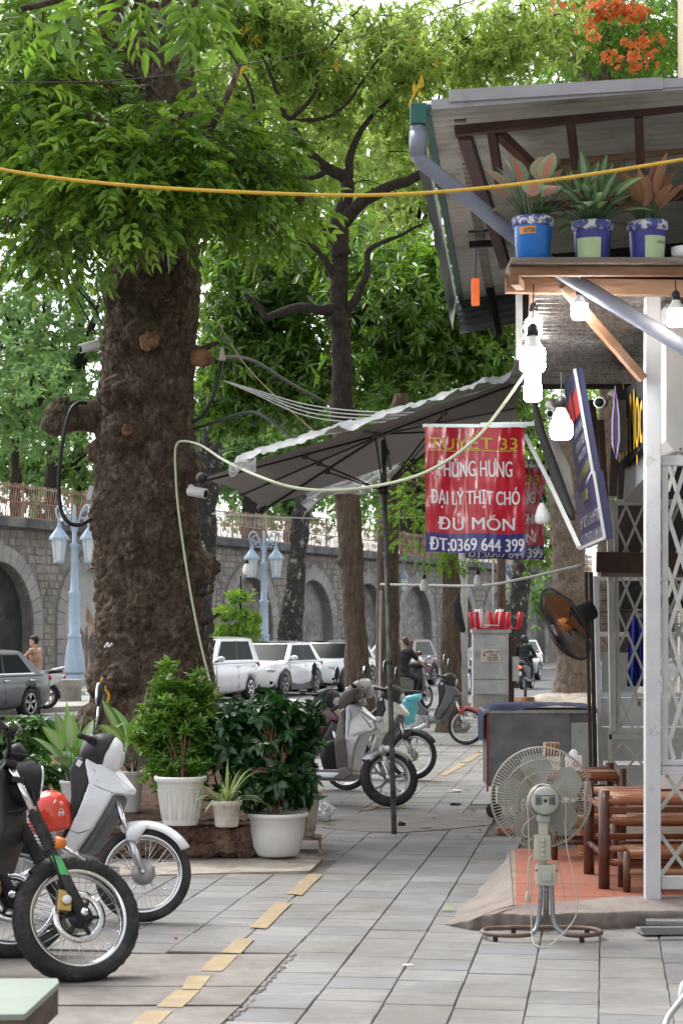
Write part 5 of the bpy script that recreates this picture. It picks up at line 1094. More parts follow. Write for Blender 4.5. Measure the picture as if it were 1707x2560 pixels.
# ------------------------------------------------------------------ underbone motorbike
def underbone(label, loc, rot, steer, shield='paint_white', fender='paint_white', cowl='paint_white', inner='plastic_dark', rear=True, group=None, black_cowl=True, detail=True):
    R = .275; v = Veh(thing('parked_motorbike', label, 'motorbike', loc, rot=rot, group=group)); S = steer_M(1.0, .75, steer)
    WMx = S @ Matrix.Translation((1.2, 0, R))
    moto_wheel(v, WMx, R, .075, .222, 'spoke', name='front_wheel')
    for sd in (-1, 1):
        f = v.add(tb([(1.2, sd*.075, R), (1.115, sd*.075, .46)], .021, 12, S), 'fork_slider', 'alu'); v.add(tb([(1.13, sd*.075, .43), (1.02, sd*.07, .68)], .015, 10, S), 'fork_tube', 'chrome', f)
        v.add(tb([(1.2, sd*.06, R), (1.2, sd*.1, R)], .014, 8, S), 'axle_nut', 'alu', f)
    q = MB(); arc_fender(q, WMx, R+.035, .066, rad(34), rad(120), drop=.035); o = v.add(q, 'front_fender', fender); sm = o.modifiers.new('s', 'SOLIDIFY'); sm.thickness = .004
    for sd in (-1, 1): q = MB(); q.loft([ring(S @ Vector((1.16, sd*.07, .545)), S.to_3x3() @ Vector((1, 0, 0)), S.to_3x3() @ Vector((0, 1, 0)), .055, .02, 12), ring(S @ Vector((1.135, sd*.075, .5)), S.to_3x3() @ Vector((1, 0, 0)), S.to_3x3() @ Vector((0, 1, 0)), .05, .028, 12), ring(S @ Vector((1.12, sd*.076, .45)), S.to_3x3() @ Vector((1, 0, 0)), S.to_3x3() @ Vector((0, 1, 0)), .028, .026, 12)]); v.add(q, 'fork_cover', fender, o)
    out = [(.867, .935), (.938, .93), (1.02, .857), (1.124, .753), (1.115, .723), (1.04, .732), (.993, .64), (.93, .528), (.825, .388), (.77, .36), (.736, .406), (.798, .51), (.862, .66), (.9, .79), (.867, .893)]
    hw = lambda x, z: min(.19, .05+.26*max(0, 1.135-x)**.6)*interp(z, [.35, .5, .7, .85, .94], [.62, .95, 1, .85, .7])
    sh = v.add(shell(out, hw), 'leg_shield', shield, bevel=.014)
    def seam(pts, k=-.004):
        for sd in (-1, 1): v.add(tb([(x, sd*(hw(x, z)+k), z) for x, z in pts], .0022, 5), 'panel_seam', 'black', sh)
    seam([(.9, .79), (.96, .765), (1.04, .735)]); seam([(.88, .9), (.93, .86), (.95, .8)]); seam([(.80, .52), (.86, .5), (.915, .52)])
    q = MB(); q.box((.845, -.155, .9), (.03, .004, .035), Matrix.Rotation(.5, 3, 'Y')); v.add(q, 'sticker', 'plate_white', sh)
    out2 = [(.985, .63), (.93, .515), (.82, .37), (.84, .36), (.9, .4), (1.03, .62), (1.06, .7), (1.03, .73)]
    v.add(shell(out2, lambda x, z: hw(x, z)*.82), 'inner_fender', 'plastic_grey', bevel=.01)
    out3 = [(.865, .93), (.80, .94), (.775, .86), (.80, .74), (.80, .6), (.72, .42), (.74, .41), (.86, .66), (.9, .79)]
    v.add(shell(out3, lambda x, z: hw(x, z)*.93), 'inner_shield', inner, bevel=.01)
    # steering head: cowl, headlight, bars
    def ell(c, r, name, mat, par=None, R3=None): q = MB(); q.sphere(S @ Vector(c), r, 22, 14, R=S.to_3x3()); return v.add(q, name, mat, par)
    bar = v.add(tb(spline([(.80, -.345, .985), (.845, -.2, 1.0), (.905, -.08, 1.02), (.905, .08, 1.02), (.845, .2, 1.0), (.80, .345, .985)], 5), .011, 8, S), 'handlebar', 'black')
    for sd in (-1, 1):
        v.add(tb([(.842, sd*.215, 1.0), (.795, sd*.36, .983)], .017, 12, S), 'grip', 'rubber', bar); v.add(tb([(.865, sd*.17, 1.0), (.85, sd*.21, 1.0)], .027, 12, S), 'switch_housing', 'black', bar)
        v.add(tb(spline([(.9, sd*.19, 1.0), (.905, sd*.27, .995), (.86, sd*.36, .99)], 4), .006, 6, S), 'lever', 'alu', bar)
        mirror_(v, S, (.87, sd*.18, 1.01), (.885, sd*.255, 1.255), .045, .075, bar)
    q = MB(); q.loft([ring(S @ Vector((x, 0, z)), S.to_3x3() @ Vector((0, 1, 0)), S.to_3x3() @ Vector((.35, 0, .94)), a, b, 20, 2.4) for x, z, a, b in ((.80, .985, .06, .03), (.83, .985, .13, .075), (.88, .98, .165, .1), (.93, .965, .165, .115), (.955, .955, .15, .11))]); cw = v.add(q, 'speedometer_cowl', 'plastic_dark' if black_cowl else cowl)
    q = MB(); q.loft([ring(S @ Vector((x, 0, z)), S.to_3x3() @ Vector((0, 1, 0)), S.to_3x3() @ Vector((.2, 0, .98)), a, b, 20, 2.4) for x, z, a, b in ((.945, .955, .152, .114), (.985, .945, .145, .108), (1.015, .935, .12, .09), (1.03, .93, .085, .065), (1.036, .928, .04, .03))]); v.add(q, 'headlight_cowl', cowl, cw)
    q = MB(); q.loft([ring(S @ Vector((x, 0, z)), S.to_3x3() @ Vector((0, 1, 0)), S.to_3x3() @ Vector((.2, 0, .98)), a, b, 16, 2.2) for x, z, a, b in ((1.012, .94, .085, .055), (1.042, .932, .07, .045), (1.05, .93, .03, .02))]); v.add(q, 'headlight', 'lens_clear', cw)
    # frame, engine, seat, tail
    out = [(.62, .5), (.6, .4), (.45, .45), (.32, .6), (-.2, .74), (-.26, .8), (.1, .78), (.42, .7), (.52, .58)]
    v.add(shell(out, lambda x, z: .09+.03*(x < .4)), 'side_cover', shield if shield != 'paint_cream' else 'plastic_grey', bevel=.02)
    q = MB(); q.loft([ring((x, 0, z), (0, 1, 0), (0, 0, 1), a, b, 16, 2.6) for x, z, a, b in ((.58, .735, .06, .02), (.48, .76, .115, .045), (.2, .775, .13, .05), (-.05, .79, .125, .045), (-.22, .81, .08, .03))]); v.add(q, 'seat', 'seat_black')
    q = MB(); q.cyl((.62, 0, .37), (.78, 0, .39), .075, .065, 16); q.box((.5, 0, .34), (.28, .2, .18)); q.cyl((.5, -.13, .33), (.5, .13, .33), .09, n=18); v.add(q, 'engine', 'dull_metal', bevel=.01)
    v.add(tb(spline([(.62, -.1, .3), (.4, -.13, .2), (.1, -.14, .25), (-.25, -.14, .33)], 5), .035, 12), 'exhaust', 'chrome')
    q = MB(); arc_fender(q, Matrix.Translation((0, 0, R)), R+.05, .07, rad(60), rad(175), drop=.03); v.add(q, 'rear_fender', 'plastic_dark').modifiers.new('s', 'SOLIDIFY').thickness = .004
    q = MB(); q.sphere((-.27, 0, .74), (.04, .09, .05), 14, 8); v.add(q, 'tail_light', 'lens_red')
    v.add(tb(spline([(.05, -.09, .82), (-.3, -.09, .88), (-.3, .09, .88), (.05, .09, .82)], 5), .012, 8), 'grab_rail', 'chrome')
    if rear:
        moto_wheel(v, Matrix.Translation((0, 0, R)), R, .085, .215, 'spoke', name='rear_wheel')
        for sd in (-1, 1): v.add(tb([(0, sd*.1, R), (-.06, sd*.1, .62)], .02, 8), 'shock', 'chrome'); v.add(tb([(0, sd*.09, R), (.48, sd*.07, .36)], .016, 8), 'swingarm', 'black')
    v.add(tb(spline([(.45, .1, .28), (.42, .18, .14), (.4, .25, .01)], 3), .009, 6), 'side_stand', 'black')
    return v
loc, rot = place(359, 2184, 2305, rad(-16), rad(-5), 1.2, .275)
wave = underbone('white underbone motorbike beside the potted plants, red helmet hooked behind its leg shield', loc, rot, rad(24))
loc, rot = place(1032, 1897, 1950, rad(-24), rad(-6), 1.2, .275)
underbone('motorbike with cream leg shield parked right behind the silver scooter', loc, rot, rad(8), 'paint_cream', 'plastic_dark', 'plastic_dark')
loc, rot = place(1165, 1817, 1862, rad(-14), rad(-6), 1.2, .275)
red = underbone('motorbike with bright red front fender and grey leg shield, furthest along the pavement', loc, rot, rad(4), 'plastic_grey', 'paint_red', 'plastic_dark')
# blue plastic bag on the seat
def lump(name, mat, c, r, label, cat, amp=.18, fr=4.0, nu=40, nv=28, base=None):
    q = MB(); q.sphere((0, 0, 0), 1, nu, nv); vs = []
    for p in q.v:
        p = Vector(p); d = 1+amp*noise.noise(p*fr*.5+Vector(c))+amp*.55*abs(noise.noise(p*fr*1.6+Vector(c))); vs.append((c[0]+p.x*r[0]*d, c[1]+p.y*r[1]*d, c[2]+p.z*r[2]*d))
    q.v = vs; return tag(q.build(name, MAT[mat], None, loc=(c[0], c[1], c[2]-r[2])), label, cat)
cb = P(1008, 1772, 27.5); t = thing('plastic_bag', 'tied turquoise plastic bag hanging on the red-fendered motorbike', 'bag', cb-Vector((0, 0, .22)))
q = MB(); q.loft([ring(cb+Vector((dx, 0, dz)), (1, 0, 0), (0, 1, 0), a*(1+.1*math.sin(k*2.3)), b, 18, 2) for k, (dx, dz, a, b) in enumerate(((-.02, -.22, .06, .05), (-.02, -.19, .16, .1), (-.01, -.1, .2, .13), (0, .0, .19, .13), (.03, .08, .15, .11), (.1, .13, .1, .08), (.16, .17, .08, .06), (.19, .2, .05, .05)))])
for i, p in enumerate(q.v): p = Vector(p); n_ = noise.noise(p*9)*.03+abs(noise.noise(p*21))*.02; q.v[i] = (p.x+n_, p.y-n_, p.z+n_*.5)
q.build('bag_body', MAT['blue_bag'], t); q = MB(); q.sphere(cb+Vector((.13, -.03, .14)), (.12, .08, .055), 14, 9); q.build('bag_knot', MAT['blue_bag'], t)
# helmet
hc = P(126, 2030, 11.48); t = thing('helmet', 'glossy red-orange helmet with white bag logo on the white motorbike', 'helmet', hc-Vector((0, 0, .12)))
q = MB(); q.lathe([(.0, .125), (.05, .117), (.095, .085), (.122, .03), (.126, -.03), (.12, -.085), (.112, -.105), (.1, -.1), (.1, -.05), (.0, .08)], 40, Matrix.Translation(hc) @ Matrix.Rotation(rad(-8), 4, 'Y') @ Matrix.Scale(1.03, 4, (1, 0, 0))); sh = q.build('helmet_shell', MAT['helmet_red'], t)
def hsurf(x, z):   # logo coordinates on the sphere, x,z in metres
    r = .1275; a = x/r; e = z/r; return hc+Vector((r*math.sin(a)*math.cos(e)*1.02, -r*math.cos(a)*math.cos(e), r*math.sin(e)*.98))
q = MB(); q.grid(lambda a, b: hsurf(lerp(.062+.004*b, .105-.003*b, a), lerp(-.035, .012, b)), 5, 5); q.torus((0, 0, 0), (0, 1, 0), 1, .1, 12, 5) if 0 else None
for k in range(10): a0, a1 = PI*k/10, PI*(k+1)/10; q.add([hsurf(.084+r*math.cos(a), .012+r*1.3*math.sin(a)) for r, a in ((.011, a0), (.015, a0), (.015, a1), (.011, a1))], [(0, 1, 2, 3)])
q.build('logo', MAT['white_daub'], sh)
q = MB(); put_text(q, 'S', .074, .094, -.028, .003, lambda x, z: hsurf(x, z)+Vector((0, -.0015, 0)), .0); q.build('lettering', MAT['helmet_red'], sh)
for k, (x, z, a, l) in enumerate(((.05, .075, .9, .03), (-.02, -.085, .5, .04), (.03, -.085, -.6, .04), (.005, -.098, .1, .05))):
    q = MB(); q.grid(lambda s_, t_: hsurf(x+math.cos(a)*l*(s_-.5)-math.sin(a)*.009*(t_-.5), z+math.sin(a)*l*(s_-.5)+math.cos(a)*.009*(t_-.5)), 4, 2); q.build('stripe', MAT['white_daub'], sh)
# ------------------------------------------------------------------ scooter
def scooter(label, loc, rot, steer, c1='paint_silver', c2='paint_brown', name='parked_scooter', rear_only=False, group=None):
    R = .28; v = Veh(thing(name, label, 'scooter', loc, rot=rot, group=group)); S = steer_M(1.08, .75, steer); WMx = S @ Matrix.Translation((1.3, 0, R)); S3 = S.to_3x3()
    moto_wheel(v, WMx, R, .11, .2, 'alloy', 'paint_silver', name='front_wheel', tread=.003)
    for sd in (-1, 1):
        f = v.add(tb([(1.3, sd*.08, R), (1.2, sd*.08, .5)], .022, 12, S), 'fork_slider', 'paint_silver'); v.add(tb([(1.215, sd*.08, .47), (1.18, sd*.08, .56)], .032, 12, S), 'fork_cap', 'paint_silver', f)
    q = MB(); arc_fender(q, WMx, R+.04, .08, rad(40), rad(152), drop=.055); o = v.add(q, 'front_fender', c1); o.modifiers.new('s', 'SOLIDIFY').thickness = .006
    out = [(.885, .943), (.92, .977), (.99, .966), (1.055, .908), (1.162, .828), (1.19, .736), (1.14, .717), (1.055, .678), (1.01, .58), (.99, .48), (.97, .337), (.93, .33), (.93, .48), (.905, .644), (.9, .77)]
    hw = lambda x, z: min(.22, .06+.3*max(0, 1.2-x)**.65)*interp(z, [.33, .5, .7, .9, .98], [.75, .95, 1, .8, .6])
    sh = v.add(shell(out, hw), 'front_shield', c1, bevel=.016)
    for pts in ([(.91, .95), (.95, .86), (.94, .76), (.93, .6), (.965, .4)], [(.96, .95), (1.05, .86), (1.14, .75)], [(.93, .62), (.98, .6)]):
        for sd in (-1, 1): v.add(tb(spline([(x, sd*(hw(x, z)-.006), z) for x, z in pts], 4), .0045, 6), 'trim_line', 'plastic_dark', sh)
    q = MB(); q.box((1.17, 0, .6), (.012, .2, .14), Matrix.Rotation(.3, 3, 'Y')); v.add(q, 'front_plate', 'plate_white')
    v.add(shell([(.885, .93), (.84, .9), (.8, .6), (.82, .36), (.9, .3), (.96, .34), (.93, .48), (.905, .644), (.895, .77)], lambda x, z: hw(x, z)*.95), 'inner_shield', c2, bevel=.014)
    v.add(shell([(.99, .3), (.9, .24), (.35, .24), (.2, .3), (.3, .335), (.82, .345), (.93, .38)], lambda x, z: .17), 'floorboard', c2, bevel=.015)
    v.add(shell([(.88, .315), (.8, .262), (.4, .262), (.45, .325)], lambda x, z: .176), 'floor_side_panel', 'paint_white', bevel=.008)
    v.add(shell([(.4, .32), (.42, .5), (.47, .7), (.3, .75), (-.25, .8), (-.42, .74), (-.3, .62), (-.05, .48), (.2, .32)], lambda x, z: .13+.05*(.2 < x < .5)), 'rear_body', c1, bevel=.03)
    q = MB(); q.loft([ring((x, 0, z), (0, 1, 0), (0, 0, 1), a, b, 16, 2.6) for x, z, a, b in ((.52, .75, .08, .02), (.44, .785, .13, .045), (.1, .81, .15, .05), (-.2, .83, .13, .045), (-.36, .84, .08, .03))]); v.add(q, 'seat', 'seat_black')
    moto_wheel(v, Matrix.Translation((0, 0, R)), R, .11, .2, 'alloy', 'paint_silver', name='rear_wheel')
    q = MB(); q.box((.2, .12, .3), (.42, .08, .15)); q.cyl((.05, .09, .29), (.05, .19, .29), .1, n=20); v.add(q, 'engine', 'dull_metal', bevel=.015)
    q = MB(); arc_fender(q, Matrix.Translation((0, 0, R)), R+.05, .075, rad(70), rad(190), drop=.03); v.add(q, 'rear_fender', 'plastic_dark').modifiers.new('s', 'SOLIDIFY').thickness = .005
    v.add(tb(spline([(.2, -.16, .28), (-.05, -.17, .3), (-.3, -.17, .38)], 5), [.03]*1+[.05]*10, 12) if 0 else tb([(.2, -.16, .28), (-.05, -.17, .3), (-.32, -.17, .38)], [.035, .05, .048], 12), 'exhaust', 'dull_metal')
    q = MB(); q.sphere((-.4, 0, .72), (.05, .1, .06), 14, 8); v.add(q, 'tail_light', 'lens_red')
    v.add(tb(spline([(-.1, -.11, .86), (-.4, -.1, .92), (-.4, .1, .92), (-.1, .11, .86)], 5), .014, 8), 'grab_rail', 'paint_silver')
    # handlebar cowl
    q = MB(); q.loft([ring(S @ Vector((x, y, z)), S3 @ Vector((.75, 0, .66)), S3 @ Vector((-.66, 0, .75)), a, b, 16, 2.3) for x, y, z, a, b in ((.86, -.29, 1.055, .03, .03), (.9, -.2, 1.09, .075, .05), (.965, -.08, 1.13, .12, .07), (.98, 0, 1.14, .13, .075), (.965, .08, 1.13, .12, .07), (.9, .2, 1.09, .075, .05), (.86, .29, 1.055, .03, .03))]); cw = v.add(q, 'handlebar_cowl', c1)
    q = MB(); q.loft([ring(S @ Vector((x, y, z)), S3 @ Vector((.75, 0, .66)), S3 @ Vector((-.66, 0, .75)), a, b, 16, 2.3) for x, y, z, a, b in ((.86, -.26, 1.035, .03, .03), (.89, -.16, 1.06, .09, .07), (.92, 0, 1.075, .13, .09), (.89, .16, 1.06, .09, .07), (.86, .26, 1.035, .03, .03))]); v.add(q, 'dash_panel', c2, cw)
    q = MB(); q.loft([ring(S @ Vector((1.0, 0, .98)), (0, 1, 0), (1, 0, 0), .06, .05, 14), ring(S @ Vector((.97, 0, 1.06)), (0, 1, 0), (1, 0, 0), .075, .06, 14)]); v.add(q, 'steering_neck', c1, cw)
    q = MB(); q.sphere(S @ Vector((1.06, 0, 1.12)), (.045, .1, .06), 16, 10, R=S3); v.add(q, 'headlight', 'lens_clear', cw)
    for sd in (-1, 1):
        v.add(tb([(.87, sd*.24, 1.055), (.8, sd*.38, 1.02)], .018, 12, S), 'grip', 'rubber', cw); v.add(tb(spline([(.93, sd*.2, 1.07), (.935, sd*.3, 1.05), (.89, sd*.39, 1.03)], 4), .007, 6, S), 'lever', 'alu', cw); mirror_(v, S, (.9, sd*.2, 1.09), (.93, sd*.31, 1.215), .06, .042, cw)
    q = MB(); q.sphere(S @ Vector((1.15, .12, .81)), (.04, .03, .03), 10, 8); q.sphere(S @ Vector((1.15, -.12, .81)), (.04, .03, .03), 10, 8); v.add(q, 'indicator', 'lens_clear')
    v.add(tb([(.42, .14, .26), (.36, .19, .13), (.33, .24, .012)], .012, 8), 'side_stand', 'black')
    return v
loc, rot = place(972, 1945, 2018, rad(-20), rad(-6), 1.3, .28)
scooter('silver and brown scooter parked beside the parasol pole', loc, rot, rad(38))
q = MB(); q.loft([ring(P(832, 1890, 19.9)+Vector((0, 0, dz)), (1, 0, 0), (0, 1, 0), a, .09, 14) for dz, a in ((-.16, .05), (-.12, .1), (0, .13), (.1, .12), (.15, .05))]); tag(q.build('black_helmet', MAT['seat_black'], None, loc=P(832, 1935, 19.9)), 'black helmet hanging in the footwell of the silver scooter', 'helmet')
loc, rot = place(868, 1925, 1975, rad(-30), rad(-5), 1.2, .275)
underbone('dark motorbike with red and white stickers hidden behind the silver scooter', loc, rot, rad(2), 'paint_wine', 'plastic_dark', 'plastic_dark')
loc, rot = place(20, 1738, 1774, rad(205), rad(-4), 1.3, .28)
scooter('white scooter with black seat parked behind the grey saloon', G(116, 1774)+Vector((-.05, .3, 0)), (rad(-4), 0, rad(188)), 0, 'paint_white', 'plastic_dark')
# ------------------------------------------------------------------ near black motorcycle
def motorcycle(label, loc, rot, steer, tank='paint_wine', group=None):
    R = .305; v = Veh(thing('black_motorcycle', label, 'motorcycle', loc, rot=rot, group=group)); S = steer_M(1.0, .85, steer); WMx = S @ Matrix.Translation((1.36, 0, R)); S3 = S.to_3x3()
    moto_wheel(v, WMx, R, .125, .236, 'spoke', 'chrome', 'black', .007, 'front_wheel', True, 36, -1)
    dr = Vector((-.5, 0, .866))
    for sd in (-1, 1):
        a = Vector((1.36, sd*.105, R)); f = v.add(tb([a-dr*.03, a+dr*.36], [.03, .026], 14, S), 'fork_leg', 'plastic_dark')
        q = MB(); pts = [a+dr*(.34+.2*k/22) for k in range(23)]; q.tube([S @ p for p in pts], [.036 if k % 2 else .027 for k in range(23)], 14); v.add(q, 'fork_gaiter', 'rubber', f)
        v.add(tb([a+dr*.53, a+dr*.78], .02, 12, S), 'fork_tube', 'chrome', f)
        q = MB(); q.cyl(S @ (a+Vector((0, sd*.03, 0))), S @ (a+Vector((0, sd*.045, 0))), .018, n=12); v.add(q, 'axle_nut', 'chrome', f)
        q = MB(); c = S @ (a+dr*.36+Vector((.03, sd*.07, .0))); q.cyl(c+S3 @ Vector((-.02, 0, 0)), c+S3 @ Vector((.02, 0, 0)), .03, .026, 18); q.sphere(c+S3 @ Vector((.02, 0, 0)), (.014, .026, .026), 14, 8, R=S3); v.add(q, 'indicator', 'lens_amber', f); v.add(tb([a+dr*.36, a+dr*.36+Vector((.02, sd*.06, 0))], .009, 8, S), 'indicator_stalk', 'black', f)
        if sd < 0:
            q = MB(); q.grid(lambda s_, t_: S @ (a+dr*lerp(.2, .3, t_)+Vector((.0296*math.sin(lerp(-1.3, .9, s_)), -.0296*math.cos(lerp(-1.3, .9, s_)), 0))), 8, 2); v.add(q, 'sticker', 'sticker_green', f)
    q = MB(); q.box(S @ Vector((1.27, -.09, .36)), (.07, .05, .1), S3); q.cyl(S @ Vector((1.275, -.11, .36)), S @ Vector((1.275, -.13, .36)), .026, n=16); v.add(q, 'brake_caliper', 'gold', bevel=.006); q = MB(); q.cyl(S @ Vector((1.275, -.128, .36)), S @ Vector((1.275, -.136, .36)), .021, n=16); v.add(q, 'caliper_cap', 'plate_white')
    v.add(tb(spline([(1.26, -.1, .41), (1.2, -.13, .55), (1.13, -.1, .75), (1.05, -.1, .95)], 5), .005, 6, S), 'brake_hose', 'black')
    q = MB(); arc_fender(q, WMx, R+.022, .06, rad(72), rad(140), drop=.03); v.add(q, 'front_fender', 'plastic_dark').modifiers.new('s', 'SOLIDIFY').thickness = .004
    for sd in (-1, 1): v.add(tb([(1.36+.0, sd*.1, R+.27), (1.24, sd*.1, R+.32)], .01, 6, S), 'fender_stay', 'chrome')
    q = MB(); q.lathe([(0, -.15), (.07, -.135), (.1, -.085), (.113, -.02), (.113, .02), (.106, .03)], 32, S @ Matrix.Translation((1.09, 0, .95)) @ Matrix.Rotation(rad(90), 4, 'Y')); hl = v.add(q, 'headlamp', 'matte_black'); q = MB(); q.lathe([(.099, .026), (.105, .032), (.102, .04)], 32, S @ Matrix.Translation((1.09, 0, .95)) @ Matrix.Rotation(rad(90), 4, 'Y')); v.add(q, 'headlamp_rim', 'chrome', hl); q = MB(); q.lathe([(0, .05), (.06, .046), (.1, .032)], 32, S @ Matrix.Translation((1.09, 0, .95)) @ Matrix.Rotation(rad(90), 4, 'Y')); v.add(q, 'headlamp_glass', 'lens_clear', hl)
    v.add(shell([(1.0, 1.0), (.84, 1.02), (.78, .8), (.86, .52), (.98, .5), (1.04, .72)], lambda x, z: .15), 'engine_shroud', 'plastic_dark', bevel=.02); q = MB(); q.lathe([(0, .03), (.05, .03), (.055, 0), (.05, -.05), (0, -.06)], 20, S @ Matrix.Translation((1.0, 0, 1.1)) @ Matrix.Rotation(rad(-35), 4, 'Y')); v.add(q, 'instrument_pod', 'black')
    q = MB(); q.box(S @ Vector((1.0, 0, .92)), (.06, .26, .03), S3); q.box(S @ Vector((.96, 0, 1.0)), (.06, .26, .03), S3); v.add(q, 'triple_clamp', 'black', bevel=.006)
    bar = v.add(tb(spline([(.8, -.4, 1.1), (.9, -.24, 1.12), (.95, -.1, 1.06), (.95, .1, 1.06), (.9, .24, 1.12), (.8, .4, 1.1)], 6), .012, 8, S), 'handlebar', 'black')
    for sd in (-1, 1):
        v.add(tb([(.87, sd*.28, 1.115), (.8, sd*.41, 1.1)], .018, 10, S), 'grip', 'rubber', bar); v.add(tb(spline([(.94, sd*.24, 1.11), (.95, sd*.32, 1.1), (.9, sd*.42, 1.09)], 4), .007, 6, S), 'lever', 'chrome', bar); v.add(tb([(.93, sd*.25, 1.12), (.9, sd*.21, 1.12)], .026, 10, S), 'switch_housing', 'black', bar)
    for k in range(5): v.add(tb(spline([(.95, .12*(k-2)/2, 1.05), (1.1, .1*(k-2)/2+.03, 1.04-.03*k), (1.06, .05*(k-2), .8), (.85, .04*(k-2), .75)], 5), .005, 6, S), 'cable', 'cable_black')
    q = MB(); q.loft([ring((x, 0, z), (0, 1, 0), (0, 0, 1), a, b, 18, 2.4) for x, z, a, b in ((.92, .86, .05, .05), (.85, .86, .12, .1), (.65, .86, .15, .13), (.45, .83, .13, .1), (.35, .8, .08, .06))]); v.add(q, 'fuel_tank', tank)
    v.add(shell([(.98, .62), (.86, .5), (.84, .74), (.95, .8)], lambda x, z: .1), 'radiator_shroud', tank, bevel=.012)
    q = MB(); q.loft([ring((x, 0, z), (0, 1, 0), (0, 0, 1), a, b, 14, 2.6) for x, z, a, b in ((.4, .8, .08, .03), (.2, .8, .12, .05), (-.1, .82, .12, .05), (-.3, .84, .07, .03))]); v.add(q, 'seat', 'seat_black')
    q = MB(); q.box((.62, 0, .42), (.36, .24, .26)); q.cyl((.74, 0, .5), (.8, 0, .74), .09, .08, 16); v.add(q, 'engine', 'black', bevel=.02)
    v.add(tb(spline([(.9, 0, .88), (.85, 0, .55), (.75, 0, .3), (.4, 0, .3)], 5), .025, 8), 'frame_tube', 'black'); v.add(tb(spline([(.8, -.1, .5), (.86, -.13, .35), (.6, -.15, .25), (-.1, -.17, .32)], 5), .03, 10), 'exhaust', 'chrome')
    moto_wheel(v, Matrix.Translation((0, 0, R)), R, .13, .22, 'spoke', 'chrome', 'black', 0, 'rear_wheel', False)
    for sd in (-1, 1): v.add(tb([(0, sd*.1, R), (.45, sd*.09, .4)], .02, 8), 'swingarm', 'black'); v.add(tb([(.02, sd*.12, R+.04), (.12, sd*.11, .74)], .024, 10), 'shock', 'chrome')
    return v
loc, rot = place(190, 2296, 2455, rad(-14), rad(-7), 1.36, .305)
motorcycle('black motorcycle with chrome spoked wheel, disc brake and amber indicator', loc, rot, rad(40))
loc, rot = place(28, 2258, 2395, rad(-14), rad(-7), 1.36, .305)
motorcycle('second dark motorcycle wedged behind the black one, only its tyre and fender showing', loc, rot, rad(24))
